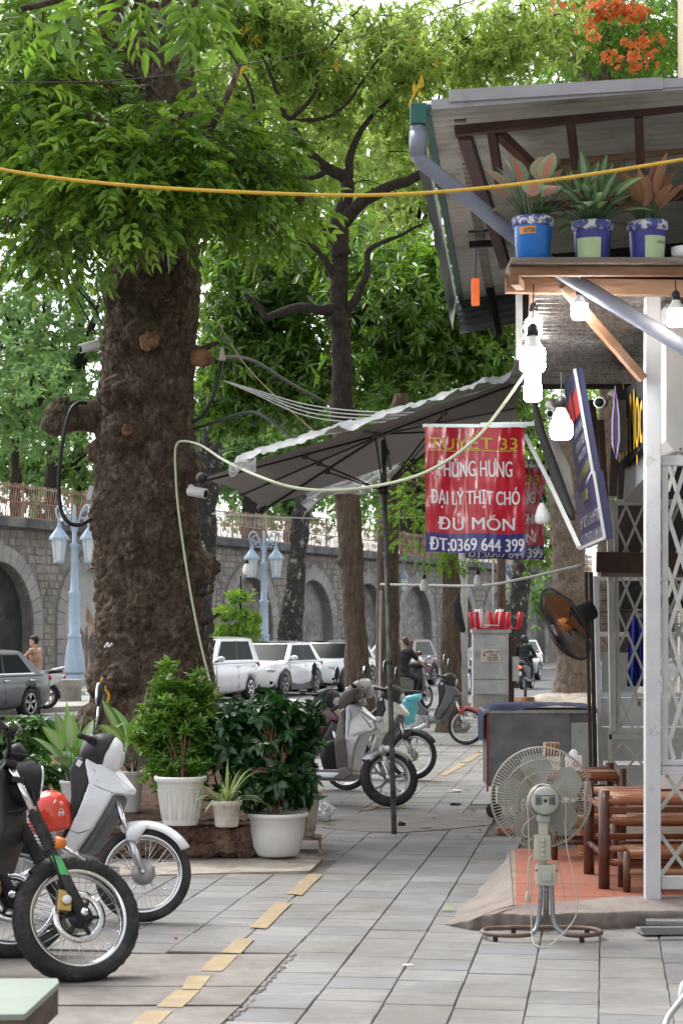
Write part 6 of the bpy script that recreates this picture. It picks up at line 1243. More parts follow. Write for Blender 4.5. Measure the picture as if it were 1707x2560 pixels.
# ------------------------------------------------------------------ cars
def car(label, loc, heading, L, Wd, Hh, wb, hood, belt, xA, xRf, xRr, xB, col, R=.33, clad=None, name='parked_car', glass='glass_car', spokes=5, rimm='alu', tail=.0, group=None, cat='car', lamps=True):
    """x forward, rear axle at x=0; hood: front edge height, belt: waist height"""
    v = Veh(thing(name, label, cat, loc, heading, group)); fo = (L-wb)*.47; xf, xr = wb+fo, wb+fo-L; w = Wd/2
    # lower body
    st = []
    NX = 30
    for i in range(NX+1):
        x = lerp(xr, xf, i/NX); t = i/NX
        top = interp(x, [xr, xr+.12, xB, xA, xf-.35, xf-.05, xf], [belt-.1+tail, belt+.02+tail, belt, belt, hood+.02, hood-.12, hood-.3])
        ww = w*interp(x, [xr, xr+.12, xr+.45, wb*.5, xf-.6, xf-.2, xf], [.8, .93, 1, 1, .985, .88, .72])
        zb = interp(x, [xr, xr+.3, wb*.5, xf-.3, xf], [.34, .24, .2, .22, .3])
        sec = [(0, zb), (ww*.86, zb), (ww*.97, zb+.08), (ww, lerp(zb, top, .4)), (ww*.995, lerp(zb, top, .62)), (ww*.97, lerp(zb, top, .86)), (ww*.9, top), (ww*.6, top+.025), (0, top+.04)]
        full = [(-y, z) for y, z in sec[1:-1]]; ringp = [Vector((x, y, z)) for y, z in sec]+[Vector((x, y, z)) for y, z in reversed(full)]
        st.append(ringp)
    q = MB(); q.loft(st); body = v.add(q, 'body', [col, 'plastic_dark'])
    cut = MB()
    for x in (0, wb):
        for sd in (-1, 1): cut.cyl((x, sd*(w+.2), R+.0), (x, sd*(w-.32), R+.0), R+.055, n=36)
    boolean_cut(body, cut)
    # greenhouse
    zt = Hh-.06; 
    def wz(t): return lerp(w*.93, w*.74, t)
    def side(x0, t, sd, off=0): return Vector((x0, sd*(wz(t)+off), lerp(belt-.02, zt, t)))
    xfr = lambda t: lerp(xA, xRf, t); xre = lambda t: lerp(xB, xRr, t)
    def gs(a, t, sd, off=0): return side(lerp(xre(t), xfr(t), a), t, sd, off)
    def front(yf, t, off=0, fr=True): x = (xfr(t)+.10*(1-yf*yf)+off) if fr else (xre(t)-.08*(1-yf*yf)-off); return Vector((x, yf*wz(t), lerp(belt-.02, zt, t)))
    q = MB()
    for sd in (-1, 1): q.grid(lambda a, t: gs(a, t, sd), 10, 5)
    q.grid(lambda a, t: front(2*a-1, t), 10, 5); q.grid(lambda a, t: front(2*a-1, t, 0, False), 10, 5)
    def roof(a, b):
        yf = 2*b-1; x = lerp(xre(1)-.08*(1-yf*yf), xfr(1)+.10*(1-yf*yf), a); return Vector((x, yf*wz(1), zt+.065*(1-yf**4)*(1-.25*(2*a-1)**2)))
    q.grid(roof, 10, 10); cabin = v.add(q, 'cabin', col)
    def pane(fn, u0, u1, t0, t1, nm='window', par=cabin, skew=(0, 0)):
        g_ = MB(); g_.grid(lambda a, t: fn(lerp(u0+skew[0]*(1-t), u1+skew[1]*(1-t), a), lerp(t0, t1, t)), 6, 4); return v.add(g_, nm, glass, par)
    pane(lambda a, t: front(a, t, .012), -.9, .9, .1, .95, 'windscreen'); pane(lambda a, t: front(a, t, .012, False), -.82, .82, .25, .93, 'rear_window')
    mid = .50
    for sd in (-1, 1):
        pane(lambda a, t: gs(a, t, sd, .01), .51, .93, .12, .9); pane(lambda a, t: gs(a, t, sd, .01), .13, .485, .12, .9)
        q = MB(); q.grid(lambda a, t: gs(lerp(.485, .51, a), lerp(.1, .93, t), sd, .012), 1, 3); v.add(q, 'pillar', 'black', cabin)
        q = MB(); q.grid(lambda a, t: gs(lerp(.1, .95, a), lerp(.075, .12, t), sd, .014), 6, 1); v.add(q, 'window_trim', 'black' if clad else 'chrome', cabin)
        # mirrors, handles, door joints
        xm = xA+.02-.18; q = MB(); q.sphere((xm, sd*(w+.1), belt+.1), (.07, .11, .075), 14, 9); mr = v.add(q, 'side_mirror', col); v.add(tb([(xm, sd*(w-.06), belt+.03), (xm, sd*(w+.06), belt+.05)], .025, 8), 'mirror_arm', 'black', mr)
        for xh in (lerp(xB, xA, .55)-.1, lerp(xB, xA, .2)): v.add(tb([(xh, sd*(w*.975+.014), belt-.12), (xh-.2, sd*(w*.975+.014), belt-.11)], .016, 8), 'door_handle', 'chrome')
        for xh in (lerp(xB, xA, .95), lerp(xB, xA, .5), lerp(xB, xA, .12)): q = MB(); q.tube([(xh, sd*(w*.955+.004), belt-.07), (xh+.02, sd*(w*1.0), lerp(.3, belt, .5)), (xh, sd*(w*.985), .34)], .006, 4); v.add(q, 'door_joint', 'black')
        if clad:
            for x in (0, wb):
                q = MB(); arc_fender(q, Matrix.Translation((x, sd*(w-.045), R)), R+.09, .055, rad(-15), rad(195), n=20, k=4, drop=.0); 
                pts = []
                for i in range(21):
                    a = rad(-12+204*i/20)
                    for r_ in (R+.052, R+.135): pts.append(Vector((x+r_*math.cos(a), sd*(w+.012), R+r_*math.sin(a))))
                q.add(pts, [(2*i, 2*i+1, 2*i+3, 2*i+2) for i in range(20)]); v.add(q, 'arch_cladding', clad)
            q = MB(); q.grid(lambda a, t: Vector((lerp(R+.1, wb-R-.1, a), sd*(w+.008-.02*t), lerp(.2, .42-.08*math.sin(a*PI), t))), 8, 2); v.add(q, 'sill_cladding', clad)
        if lamps:
            q = MB(); q.sphere((xf-.17, sd*w*.68, hood-.22), (.15, .2, .075), 14, 8); v.add(q, 'headlight', 'lens_clear'); q = MB(); q.sphere((xr+.1, sd*w*.76, belt-.08), (.1, .16, .1), 14, 8); v.add(q, 'tail_light', 'lens_red')
            q = MB(); q.sphere((xf-.12, sd*w*.66, .42), (.1, .15, .08), 12, 8); v.add(q, 'fog_lamp', 'glass_car')
    q = MB(); q.grid(lambda a, t: Vector((xf+.012-.2*abs(2*a-1)**3, lerp(-w*.62, w*.62, a), lerp(hood-.36, hood-.24, t))), 8, 2); v.add(q, 'grille', 'black')
    q = MB(); q.grid(lambda a, t: Vector((xf+.014-.22*abs(2*a-1)**3-.02*t, lerp(-w*.8, w*.8, a), lerp(.26, .4, t))), 10, 2); v.add(q, 'bumper_insert', clad or 'plastic_dark')
    if clad: q = MB(); q.loft([ring((lerp(xf-.02, xf-.02, 0)-.24*abs(2*k/8-1)**3, lerp(-w*.86, w*.86, k/8), .32), (1, 0, 0), (0, 0, 1), .06, .12, 10) for k in range(9)]); v.add(q, 'bumper_cladding', clad)
    q = MB(); q.box((xr-.004, 0, .62), (.02, .5, .12)); v.add(q, 'number_plate', 'plate_white')
    for x in (0, wb):
        for sd in (-1, 1):
            M = Matrix.Translation((x, sd*(w-.11), R)); q = MB(); q.cyl(M @ Vector((0, sd*.05, 0)), M @ Vector((0, sd*.075, 0)), .06, n=16); wh = v.add(q, 'wheel', rimm); v.add(tyre_mb(R, .215, R*.66, M, 48), 'tyre', 'rubber', wh)
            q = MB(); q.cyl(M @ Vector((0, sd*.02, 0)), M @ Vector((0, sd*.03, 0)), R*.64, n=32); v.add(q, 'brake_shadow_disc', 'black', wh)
            q = ring_mb([(R*.66, sd*.09), (R*.67, sd*.1), (R*.61, sd*.095), (R*.6, sd*.04)], M, 40); v.add(q, 'rim', rimm, wh); q = MB()
            for k in range(spokes):
                a = 2*PI*k/spokes+.3
                for d in (-.12, .12): q.tube([M @ Vector((.04*math.cos(a), sd*.075, .04*math.sin(a))), M @ Vector((R*.63*math.cos(a+d), sd*.085, R*.63*math.sin(a+d)))], [.02, .016], 6)
            v.add(q, 'spokes', rimm, wh)
    return v
HC = rad(18.5)
def car_loc(px, py, wb, w, head_to=None, R=.33, front=True, z0=-.121):
    g = G(px, py, z0); h = math.atan2(-math.cos(HC), -math.sin(HC)); off = Matrix.Rotation(h, 4, 'Z') @ Vector((wb if front else 0, w, 0)); return Vector((g.x-off.x, g.y-off.y, z0)), h
l_, h_ = car_loc(629, 1749, 2.78, .875, front=False); car('white people carrier with chrome mirror parked beside the huge tree', l_, h_, 4.47, 1.75, 1.7, 2.78, .95, 1.02, 2.6, 1.75, -.55, -.78, 'paint_carwhite', .32, None, spokes=5, rimm='chrome')
l_, h_ = car_loc(715, 1743, 2.6, .9); car('white crossover with black wheel-arch cladding parked behind the people carrier', l_, h_, 4.17, 1.8, 1.57, 2.6, .98, 1.0, 2.35, 1.55, -.15, -.62, 'paint_carwhite', .335, 'plastic_dark', rimm='dull_metal')
l_, h_ = car_loc(866, 1730, 2.6, .9); car('white crossover half hidden behind the forked tree trunk', l_, h_, 4.17, 1.8, 1.57, 2.6, .98, 1.0, 2.35, 1.55, -.15, -.62, 'paint_carwhite', .335, 'plastic_dark', rimm='dull_metal')
l_, h_ = car_loc(1086, 1712, 2.6, .9, front=False); car('maroon crossover parked along the viaduct beyond the white cars', l_, h_, 4.17, 1.8, 1.62, 2.6, .98, 1.02, 2.35, 1.5, -.3, -.62, 'paint_maroon', .335, 'plastic_dark', rimm='dull_metal')
l_, h_ = car_loc(1350, 1700, 2.65, .9, front=False); car('silver car parked far along the street behind the dark rider', l_, h_, 4.3, 1.8, 1.6, 2.65, .98, 1.0, 2.4, 1.6, -.3, -.7, 'paint_silvercar', .33, None)
g_ = G(80, 1797, -.121); hd = math.atan2(-math.cos(rad(24)), -math.sin(rad(24))); off = Matrix.Rotation(hd, 4, 'Z') @ Vector((0, .875, 0)); car('grey saloon car cut off by the left edge, seen beside the white scooter', Vector((g_.x-off.x, g_.y-off.y, -.121)), hd, 4.5, 1.75, 1.45, 2.7, .82, .92, 2.45, 1.6, .05, -.55, 'paint_grey', .32, None, tail=.06)
# ================================================================== pedestal fan
mk('fan_plastic', (.48, .47, .38), .45, var=.08, c2=(.36, .33, .25), mixat=(.55, .8), stain_scale=9); mk('fan_grey', (.42, .43, .4), .45, var=.08); mk('fan_blade', (.3, .32, .29), .4, var=.1, c2=(.22, .21, .18), stain_scale=6); mk('fan_wire', (.34, .32, .27), .5, .2, var=.15); mk('fan_pipe', (.3, .33, .36), .4, .6, var=.15, c2=(.17, .09, .055), mixat=(.5, .62), stain_scale=9); mk('fan_base', (.16, .105, .085), .55, .4, var=.25, c2=(.36, .36, .36), mixat=(.56, .68), stain_scale=7)
FY = 10.86; fc = P(1353, 1994, FY); fz = fc.z; fx = fc.x
fan = thing('pedestal_fan', 'old cream pedestal fan with wire guard standing on the paving', 'fan', (fx, FY, 0))
def FP_(dx, dy, z): return Vector((fx+dx, FY+dy, z))
RG = .272
m = MB(); m.torus(FP_(0, .02, fz), (0, 1, 0), RG, .0055, 72, 8); rim = m.build('guard_rim', MAT['fan_wire'], fan)
def wires(n, y0, y1, r0, bul, ph=0):
    q = MB()
    for k in range(n):
        a = 2*PI*k/n+ph; ca, sa = math.cos(a), math.sin(a)
        q.tube([FP_(ca*r, y, fz+sa*r) for r, y in ((r0, y0), (lerp(r0, RG, .55), lerp(y0, y1, .22)), (lerp(r0, RG, .85), lerp(y0, y1, .55)), (RG, y1))], .0014, 4, cap=False)
    for r, y in ((lerp(r0, RG, .33), lerp(y0, y1, .1)), (lerp(r0, RG, .68), lerp(y0, y1, .34))): q.torus(FP_(0, y, fz), (0, 1, 0), r, .0016, 48, 4)
    return q
wires(96, -.085, .015, .08, 0).build('rear_guard', MAT['fan_wire'], rim, kind='stuff'); wires(96, .12, .025, .05, 0, .03).build('front_guard', MAT['fan_wire'], rim, kind='stuff')
m = MB(); m.cyl(FP_(0, .118, fz), FP_(0, .126, fz), .055, n=24); m.build('guard_badge', MAT['fan_plastic'], rim)
m = MB(); m.cyl(FP_(0, .02, fz), FP_(0, .09, fz), .04, .036, 20); hub = m.build('blade_hub', MAT['fan_grey'], fan)
for k in range(5):
    a0 = 2*PI*k/5+.35
    def bl(u, w_, a0=a0):
        r = lerp(.035, .238, u); half = lerp(.25, .5, min(1, u*1.6))*(1-.55*max(0, u-.72)/.28); a = a0+(w_-.5)*2*half+.18*u; return FP_(r*math.cos(a), .045+.05*(w_-.5)*(1.2-u*.4), fz+r*math.sin(a))
    m = MB(); m.grid(bl, 12, 8); m.build('blade', MAT['fan_blade'], hub)
T = Matrix.Translation(FP_(0, 0, fz)) @ Matrix.Rotation(rad(90), 4, 'X')
m = MB(); m.lathe([(0, .2), (.03, .2), (.064, .192), (.078, .175), (.082, .14), (.083, .07), (.075, .0), (.06, -.02)], 36, T); mo = m.build('motor_housing', MAT['fan_grey'], fan)
m = MB(); m.lathe([(.0795, .172), (.0835, .15), (.085, .15), (.0835, .176)], 36, T); m.build('housing_ring', MAT['fan_plastic'], mo)
for sd in (-1, 1):
    for k in range(4): m = MB(); m.box(FP_(sd*.036, -.2, fz+.014-.0105*k), (.034, .01, .0045)); m.build('vent_slot', MAT['black'], mo)
m = MB(); m.box(FP_(0, -.199, fz+.026), (.11, .006, .004)); m.cyl(FP_(0, -.196, fz), FP_(0, -.206, fz), .009, n=12); m.build('oscillation_knob', MAT['plastic_dark'], mo)
zb1, zb2 = P(0, 2114, FY).z, P(0, 2182, FY).z
m = MB(); m.loft([ring(FP_(0, -.09, z), (1, 0, 0), (0, 1, 0), a, b, 16, 3) for z, a, b in ((fz-.075, .035, .06), (fz-.11, .04, .05), (fz-.125, .03, .035))]); m.build('neck', MAT['fan_grey'], fan)
m = MB(); m.box(FP_(-.0, -.085, fz-.165), (.05, .05, .09)); m.build('tilt_bracket', MAT['fan_plastic'], fan, bevel=.008)
m = MB(); m.box(FP_(-.005, -.09, zb1), (.088, .075, .14)); cbx = m.build('control_box', MAT['fan_plastic'], fan, bevel=.012)
for k in range(4): m = MB(); m.cyl(FP_(-.006, -.127, zb1+.042-.026*k), FP_(-.006, -.14, zb1+.042-.026*k), .0125, n=14); m.build('push_button', MAT['fan_plastic'], cbx)
m = MB(); m.cyl(FP_(.0, -.08, zb1-.07), FP_(0, -.08, zb2+.055), .02, n=14); m.build('post', MAT['fan_plastic'], fan)
m = MB(); m.box(FP_(.016, -.085, zb2), (.112, .08, .115)); sbx = m.build('stand_block', MAT['fan_plastic'], fan, bevel=.012)
m = MB(); m.box(FP_(.016, -.132, zb2-.005), (.056, .022, .056)); m.build('height_knob', MAT['fan_grey'], sbx, bevel=.01)
for sx in (-.04, .07): m = MB(); m.cyl(FP_(sx, -.126, zb2+.028), FP_(sx, -.128, zb2+.028), .005, n=10); m.build('screw', MAT['black'], sbx)
BX, BYd, tz = .318, .15, .035
lp = [FP_(-.012, -.085, zb2-.05), FP_(-.016, -.085, .22), FP_(-.028, -.09, .1), FP_(-.06, -.125, .045), FP_(-.13, -.15, tz)]
lp += [FP_(-BX*.75, -BYd*.92, tz), FP_(-BX*.97, -BYd*.45, tz), FP_(-BX, .02, tz), FP_(-BX*.85, BYd*.75, tz), FP_(-BX*.45, BYd, tz), FP_(0, BYd*1.02, tz), FP_(BX*.45, BYd, tz), FP_(BX*.85, BYd*.75, tz), FP_(BX*1.0, .02, tz), FP_(BX*.97, -BYd*.45, tz), FP_(BX*.75, -BYd*.92, tz), FP_(.17, -.15, tz), FP_(.1, -.125, .045), FP_(.058, -.09, .1), FP_(.048, -.085, .22), FP_(.046, -.085, zb2-.05)]
sp = spline(lp, 6); n6 = len(sp)
m = MB(); m.tube(sp[:21], .0125, 10); m.tube(sp[-21:], .0125, 10); m.build('stand_leg', MAT['fan_pipe'], fan); m = MB(); m.tube(sp[20:-20], .0125, 10); m.build('base_ring', MAT['fan_base'], fan)
for x, y in ((-.26, -.125), (.2, -.15), (-.14, .145), (.26, .11)): m = MB(); m.box(FP_(x, y, .012), (.026, .02, .024)); m.build('rubber_foot', MAT['rubber'], fan)
m = MB(); m.tube(spline([FP_(.018, -.06, zb2-.04), FP_(.018, -.055, .12)], 3), .016, 8); m.build('centre_tube', MAT['fan_pipe'], fan)
m = MB(); m.tube(spline([P(1338, 2040, FY-.1), P(1318, 2010, FY-.12), P(1336, 1975, FY-.21), P(1350, 1962, FY-.21), P(1380, 1970, FY-.2), P(1412, 2010, FY-.12), P(1412, 2060, FY-.1), P(1415, 2110, FY-.14), P(1425, 2160, FY-.16), P(1441, 2240, FY-.2), P(1438, 2290, FY-.24), P(1410, 2330, FY-.3), P(1370, 2366, FY-.35), P(1345, 2366, FY-.35), P(1330, 2345, FY-.2), P(1326, 2240, FY-.12), P(1320, 2060, FY-.12), P(1318, 1990, FY-.13)], 7), .0036, 6); m.build('power_cord', MAT['cable_beige'], fan)
m = MB(); m.tube(spline([P(1346, 2126, FY-.1), P(1322, 2150, FY-.13), P(1318, 2210, FY-.13), P(1318, 2232, FY-.13)], 5), .0034, 6); m.build('plug_cord', MAT['cable_beige'], fan)
m = MB(); m.loft([ring(P(1318, y, FY-.13), (1, 0, 0), (0, 1, 0), a, .01, 10) for y, a in ((2228, .006), (2240, .013), (2250, .014), (2256, .008))]); m.cyl(P(1315, 2256, FY-.13), P(1315, 2264, FY-.13), .002, n=6); m.cyl(P(1321, 2256, FY-.13), P(1321, 2264, FY-.13), .002, n=6); m.build('plug', MAT['cable_beige'], fan)
m = MB(); m.tube(spline([P(1341, 2037, FY-.1), P(1312, 2060, FY-.11), P(1306, 2085, FY-.11), P(1332, 2100, FY-.12)], 6), .0032, 6); m.build('motor_lead', MAT['cable_beige'], fan)
# ================================================================== bamboo furniture
mk('bamboo', (.2, .062, .026), .35, var=.35, scale=3, coat=.25, c2=(.3, .13, .055), mixat=(.45, .65), stain_scale=2.2, stretch=(.3, 1, 1)); mk('bamboo_dark', (.075, .028, .018), .4, var=.35, scale=4, coat=.2, c2=(.16, .06, .03), mixat=(.5, .7), stain_scale=2.0); mk('bamboo_pale', (.36, .19, .11), .45, var=.25, scale=4, stretch=(.3, 1, 1), c2=(.3, .13, .07), stain_scale=5)
def pole(root, name, a, b, r, mat='bamboo', nodes=True):
    a, b = Vector(a), Vector(b); L = (b-a).length; d = (b-a)/L; pts, rs = [a], [r*.96]; s_ = random.uniform(.06, .16)
    while nodes and s_ < L-.04:
        for o, k in ((-.012, 1.0), (-.004, 1.07), (.004, 1.07), (.012, 1.0)): pts.append(a+d*(s_+o)); rs.append(r*k)
        s_ += random.uniform(.18, .26)
    pts.append(b); rs.append(r*.96); m = MB(); m.tube(pts, rs, 12); return m.build(name, MAT[mat], root)
def bamboo_table(name, label, x0, x1, y0, y1, zt, lr, cat, nsl, legs_up=.05, shelf=True, group=None):
    t = thing(name, label, cat, ((x0+x1)/2, (y0+y1)/2, ZP)); z0 = ZP
    for x in (x0, x1):
        for y in (y0, y1): pole(t, 'leg', (x, y, z0), (x, y, zt+legs_up), lr, 'bamboo_dark', False)
    for k in range(nsl): y = lerp(y0, y1, k/(nsl-1)); pole(t, 'top_slat', (x0+lr*.6, y, zt-(.0 if 0 < k < nsl-1 else .012)), (x1-lr*.6, y, zt-(.0 if 0 < k < nsl-1 else .012)), .024 if 0 < k < nsl-1 else .027, random.choice(('bamboo', 'bamboo', 'bamboo_pale')) if 0 < k < nsl-1 else 'bamboo')
    for y in (y0, y1):
        for z in ((zt-.13, z0+.16, z0+.24) if shelf else (z0+.12,)): pole(t, 'stretcher', (x0, y, z), (x1, y, z), .02, random.choice(('bamboo', 'bamboo_dark', 'bamboo_pale')))
    for x in (x0, x1): pole(t, 'stretcher', (x, y0, zt-.06), (x, y1, zt-.06), .02, 'bamboo'); pole(t, 'stretcher', (x, y0, z0+.2), (x, y1, z0+.2), .018, 'bamboo_dark')
    return t
tx = P(1510, 2222, 12.0).x
bamboo_table('bamboo_table', 'red-brown bamboo table behind the white corner post', tx, tx+1.05, 12.02, 12.75, .66, .036, 'table', 13)
bx = P(1592, 2234, 11.85).x
bamboo_table('bamboo_bench', 'low bamboo bench drawn up to the table behind the corner post', bx-.06, bx+1.0, 11.86, 12.0+.1, .36, .024, 'bench', 5, 0, False)
bamboo_table('bamboo_table', 'bamboo table carrying the napkin box and the chopsticks', P(1345, 1950, 14.2).x, P(1556, 1950, 14.2).x, 14.25, 14.9, .64, .034, 'table', 11)
bamboo_table('bamboo_bench', 'dark bamboo bench between the two bamboo tables', P(1535, 2050, 13.2).x, P(1535, 2050, 13.2).x+1.0, 13.2, 13.45, .42, .026, 'bench', 5, 0, False)
bamboo_table('bamboo_bench', 'low bamboo bench behind the fan beside the basket', P(1380, 2030, 13.7).x, P(1505, 2030, 13.7).x, 13.55, 13.8, .37, .022, 'bench', 5, 0, False)
mk('rattan', (.42, .17, .045), .55, var=.2, scale=10)
bk = G(1470, 2134, ZP); t = thing('rattan_basket', 'tall orange rattan basket between the bamboo legs', 'basket', bk)
m = MB(); prof = [(.062+.022*k/11, .26*k/11) for k in range(12)]
vs = []; n = 44
for i in range(45):
    z = .26*i/44; r0 = .066+.02*i/44
    for k in range(n): a = 2*PI*k/n; vs.append(bk+Vector(((r0+.004*math.sin(k*PI+i*PI))*math.cos(a), (r0+.004*math.sin(k*PI+i*PI))*math.sin(a), z)))
m.add(vs, [(i*n+k, i*n+(k+1) % n, (i+1)*n+(k+1) % n, (i+1)*n+k) for i in range(44) for k in range(n)]); m.build('weave', MAT['rattan'], t)
for z, r in ((.0, .068), (.26, .088)): m = MB(); m.torus(bk+Vector((0, 0, z+.006)), (0, 0, 1), r, .008, 36, 8); m.build('rim', MAT['rattan'], t)
# napkin box, chopsticks, white caddy
mk('napkin_box', (.72, .68, .67), .5, var=.05); mk('print_red', (.5, .03, .03), .5); mk('paper', (.8, .8, .8), .7); mk('chopstick', (.36, .15, .06), .6, var=.3, objrnd=.4); mk('caddy', (.66, .6, .5), .5)
nb = P(1433, 1935, 14.4); nb.z = .665
t = thing('napkin_box', 'white napkin box with red printed mark and a tissue sticking out', 'napkin box', nb)
m = MB(); m.box(nb+Vector((0, 0, .055)), (.115, .09, .11)); o = m.build('carton', MAT['napkin_box'], t, bevel=.004)
m = MB(); m.torus(nb+Vector((.012, -.0465, .055)), (0, 1, 0), .018, .004, 20, 5); m.build('printed_mark', MAT['print_red'], o)
m = MB(); m.loft([ring(nb+Vector((0, 0, z)), (1, 0, 0), (0, 1, 0), a, b, 10) for z, a, b in ((.105, .03, .012), (.13, .035, .008), (.155, .012, .004))]); m.build('tissue', MAT['paper'], t)
cp = P(1378, 1900, 14.5); cp.z = .665; t = thing('chopstick_holder', 'cream box crammed with wooden chopsticks on the bamboo table', 'chopstick holder', cp)
m = MB()
for dx, dy, sx, sy, hh in ((-.055, 0, .006, .08, .13), (.055, 0, .006, .08, .13), (0, -.04, .115, .006, .1), (0, .04, .115, .006, .2)): m.box(cp+Vector((dx, dy, hh/2)), (sx, sy, hh))
m.build('holder', MAT['caddy'], t)
for k in range(34):
    b0 = cp+Vector((random.uniform(-.045, .045), random.uniform(-.03, .03), .01)); m = MB(); m.tube([b0, b0+Vector((random.uniform(-.02, .03), random.uniform(-.02, .02), random.uniform(.17, .2)))], [.0035, .0028], 6); m.build('chopstick', MAT['chopstick'], t)
wb_ = P(1672, 2000, 12.4); wb_.z = .685; m = MB(); m.box(wb_+Vector((0, 0, .06)), (.2, .12, .11)); m.sphere(wb_+Vector((-.06, 0, .115)), (.05, .04, .025), 12, 8); tag(m.build('serving_caddy', MAT['napkin_box'], None, loc=wb_, bevel=.008), 'plain white caddy on the bamboo table behind the lattice', 'caddy')
# ================================================================== metal cart under blue cloth
mk('cart_sheet', (.2, .2, .205), .5, .4, var=.25, scale=5, bump=.1, bscale=9, c2=(.16, .15, .14), mixat=(.55, .85), stain_scale=2); mk('blue_cloth', (.05, .058, .12), .85, var=.2, scale=8, bump=.3, bscale=20); mk('red_edge', (.42, .02, .035), .5)
CYc = 17.9; c0, c1 = P(1219, 1966, CYc), P(1425, 1782, CYc)
cart = thing('food_cart', 'dented grey metal cart covered with a dark blue cloth', 'cart', (c0.x+.5, CYc+.3, 0))
def dent(a, b): return Vector((lerp(c0.x, c1.x, a), CYc-.012*max(0, noise.noise(Vector((a*3, b*3, 1))))-.004*abs(noise.noise(Vector((a*9, b*8, 5)))), lerp(c0.z, c1.z, b)))
m = MB(); m.grid(dent, 40, 30); m.build('front_panel', MAT['cart_sheet'], cart)
m = MB(); m.box(((c0.x+c1.x)/2+.1, CYc+.33, (c0.z+c1.z)/2), (c1.x-c0.x+.2, .6, c1.z-c0.z)); m.build('cart_body', MAT['cart_sheet'], cart)
m = MB(); m.box((c0.x-.004, CYc-.01, (c0.z+c1.z)/2-.02), (.016, .02, c1.z-c0.z+.05)); m.build('edge_trim', MAT['red_edge'], cart)
m = MB(); m.box(((c0.x+c1.x)/2+.1, CYc+.3, c1.z+.012), (c1.x-c0.x+.28, .66, .03)); m.build('counter_top', MAT['dull_metal'], cart)
panel('side_cabinet', 'gate_steel', 1426, 1486, 1806, 1925, CYc+.02, cart, .3)
def cloth(a, b):
    x = lerp(c0.x-.05, c0.x+.98, a); y = lerp(CYc-.04, CYc+.66, b); z = c1.z+.04+.035*(1-abs(2*a-1)**6)+.012*noise.noise(Vector((a*9, b*5, 2)))
    if a < .06: x = c0.x-.05+.01*math.sin(b*9); z -= (.06-a)/.06*.3
    if b < .1: z -= (.1-b)*.5*(.6+.4*math.sin(a*7))
    return Vector((x, y, z))
m = MB(); m.grid(cloth, 60, 24); m.build('cloth_cover', MAT['blue_cloth'], cart)
for px, py in ((1234, 2045), (1300, 2040), (1450, 2040)): g_ = G(px, py); m = MB(); m.cyl((g_.x, g_.y-.02, .07), (g_.x, g_.y+.03, .07), .07, n=20); m.build('caster', MAT['rubber'], cart); m = MB(); m.bar((g_.x, g_.y+.02, .07), (g_.x, g_.y+.02, c0.z), .03, .03); m.build('cart_leg', MAT['black'], cart)
m = MB(); p = G(1262, 2083); m.box((p.x, p.y, .025), (.16, .1, .05), Matrix.Rotation(.2, 3, 'Z')); tag(m.build('loose_brick', MAT['red_tile'], None, loc=p, bevel=.005), 'dusty red brick lying on the paving under the cart', 'brick')
# ================================================================== wall fan
WY = 15.0; wc = P(1412, 1560, WY); wax = Vector((-.84, -.3, -.45)).normalized(); wu = Vector((.42, -.05, -.9)); wu = (wu-wax*wu.dot(wax)).normalized(); ww_ = wax.cross(wu)
wf = thing('wall_fan', 'black wall-mounted fan with wire cage tilted towards the street', 'fan', wc)
m = MB(); m.torus(wc, wax, .3, .008, 56, 8); cg = m.build('cage_rim', MAT['black'], wf); m = MB()
for k in range(80):
    a = 2*PI*k/80; e = wu*math.cos(a)+ww_*math.sin(a); m.tube([wc+wax*.1+e*.05, wc+wax*.085+e*.17, wc+wax*.05+e*.26, wc+e*.3], .0019, 4, cap=False); m.tube([wc-wax*.09+e*.05, wc-wax*.07+e*.2, wc+e*.3], .0019, 4, cap=False)
m.build('cage_wires', MAT['black'], cg, kind='stuff')
m = MB(); m.cyl(wc+wax*.03, wc-wax*.03, .06, n=18); mk('fan_amber', (.2, .07, .02), .4); h_ = m.build('blade_hub', MAT['lens_amber'], wf)
for k in range(5):
    a0 = 2*PI*k/5; m = MB(); m.grid(lambda u, w_: wc+(wu*math.cos(a0+(w_-.5)*.9)+ww_*math.sin(a0+(w_-.5)*.9))*lerp(.05, .26, u)+wax*.05*(w_-.5), 8, 5); m.build('blade', MAT['fan_amber'], h_)
m = MB(); m.cyl(wc-wax*.05, wc-wax*.25, .085, .075, 20); m.build('motor', MAT['matte_black'], wf); m = MB(); m.bar(wc-wax*.2, P(1472, 1590, 15.6), .04, .04); m.build('bracket', MAT['black'], wf)
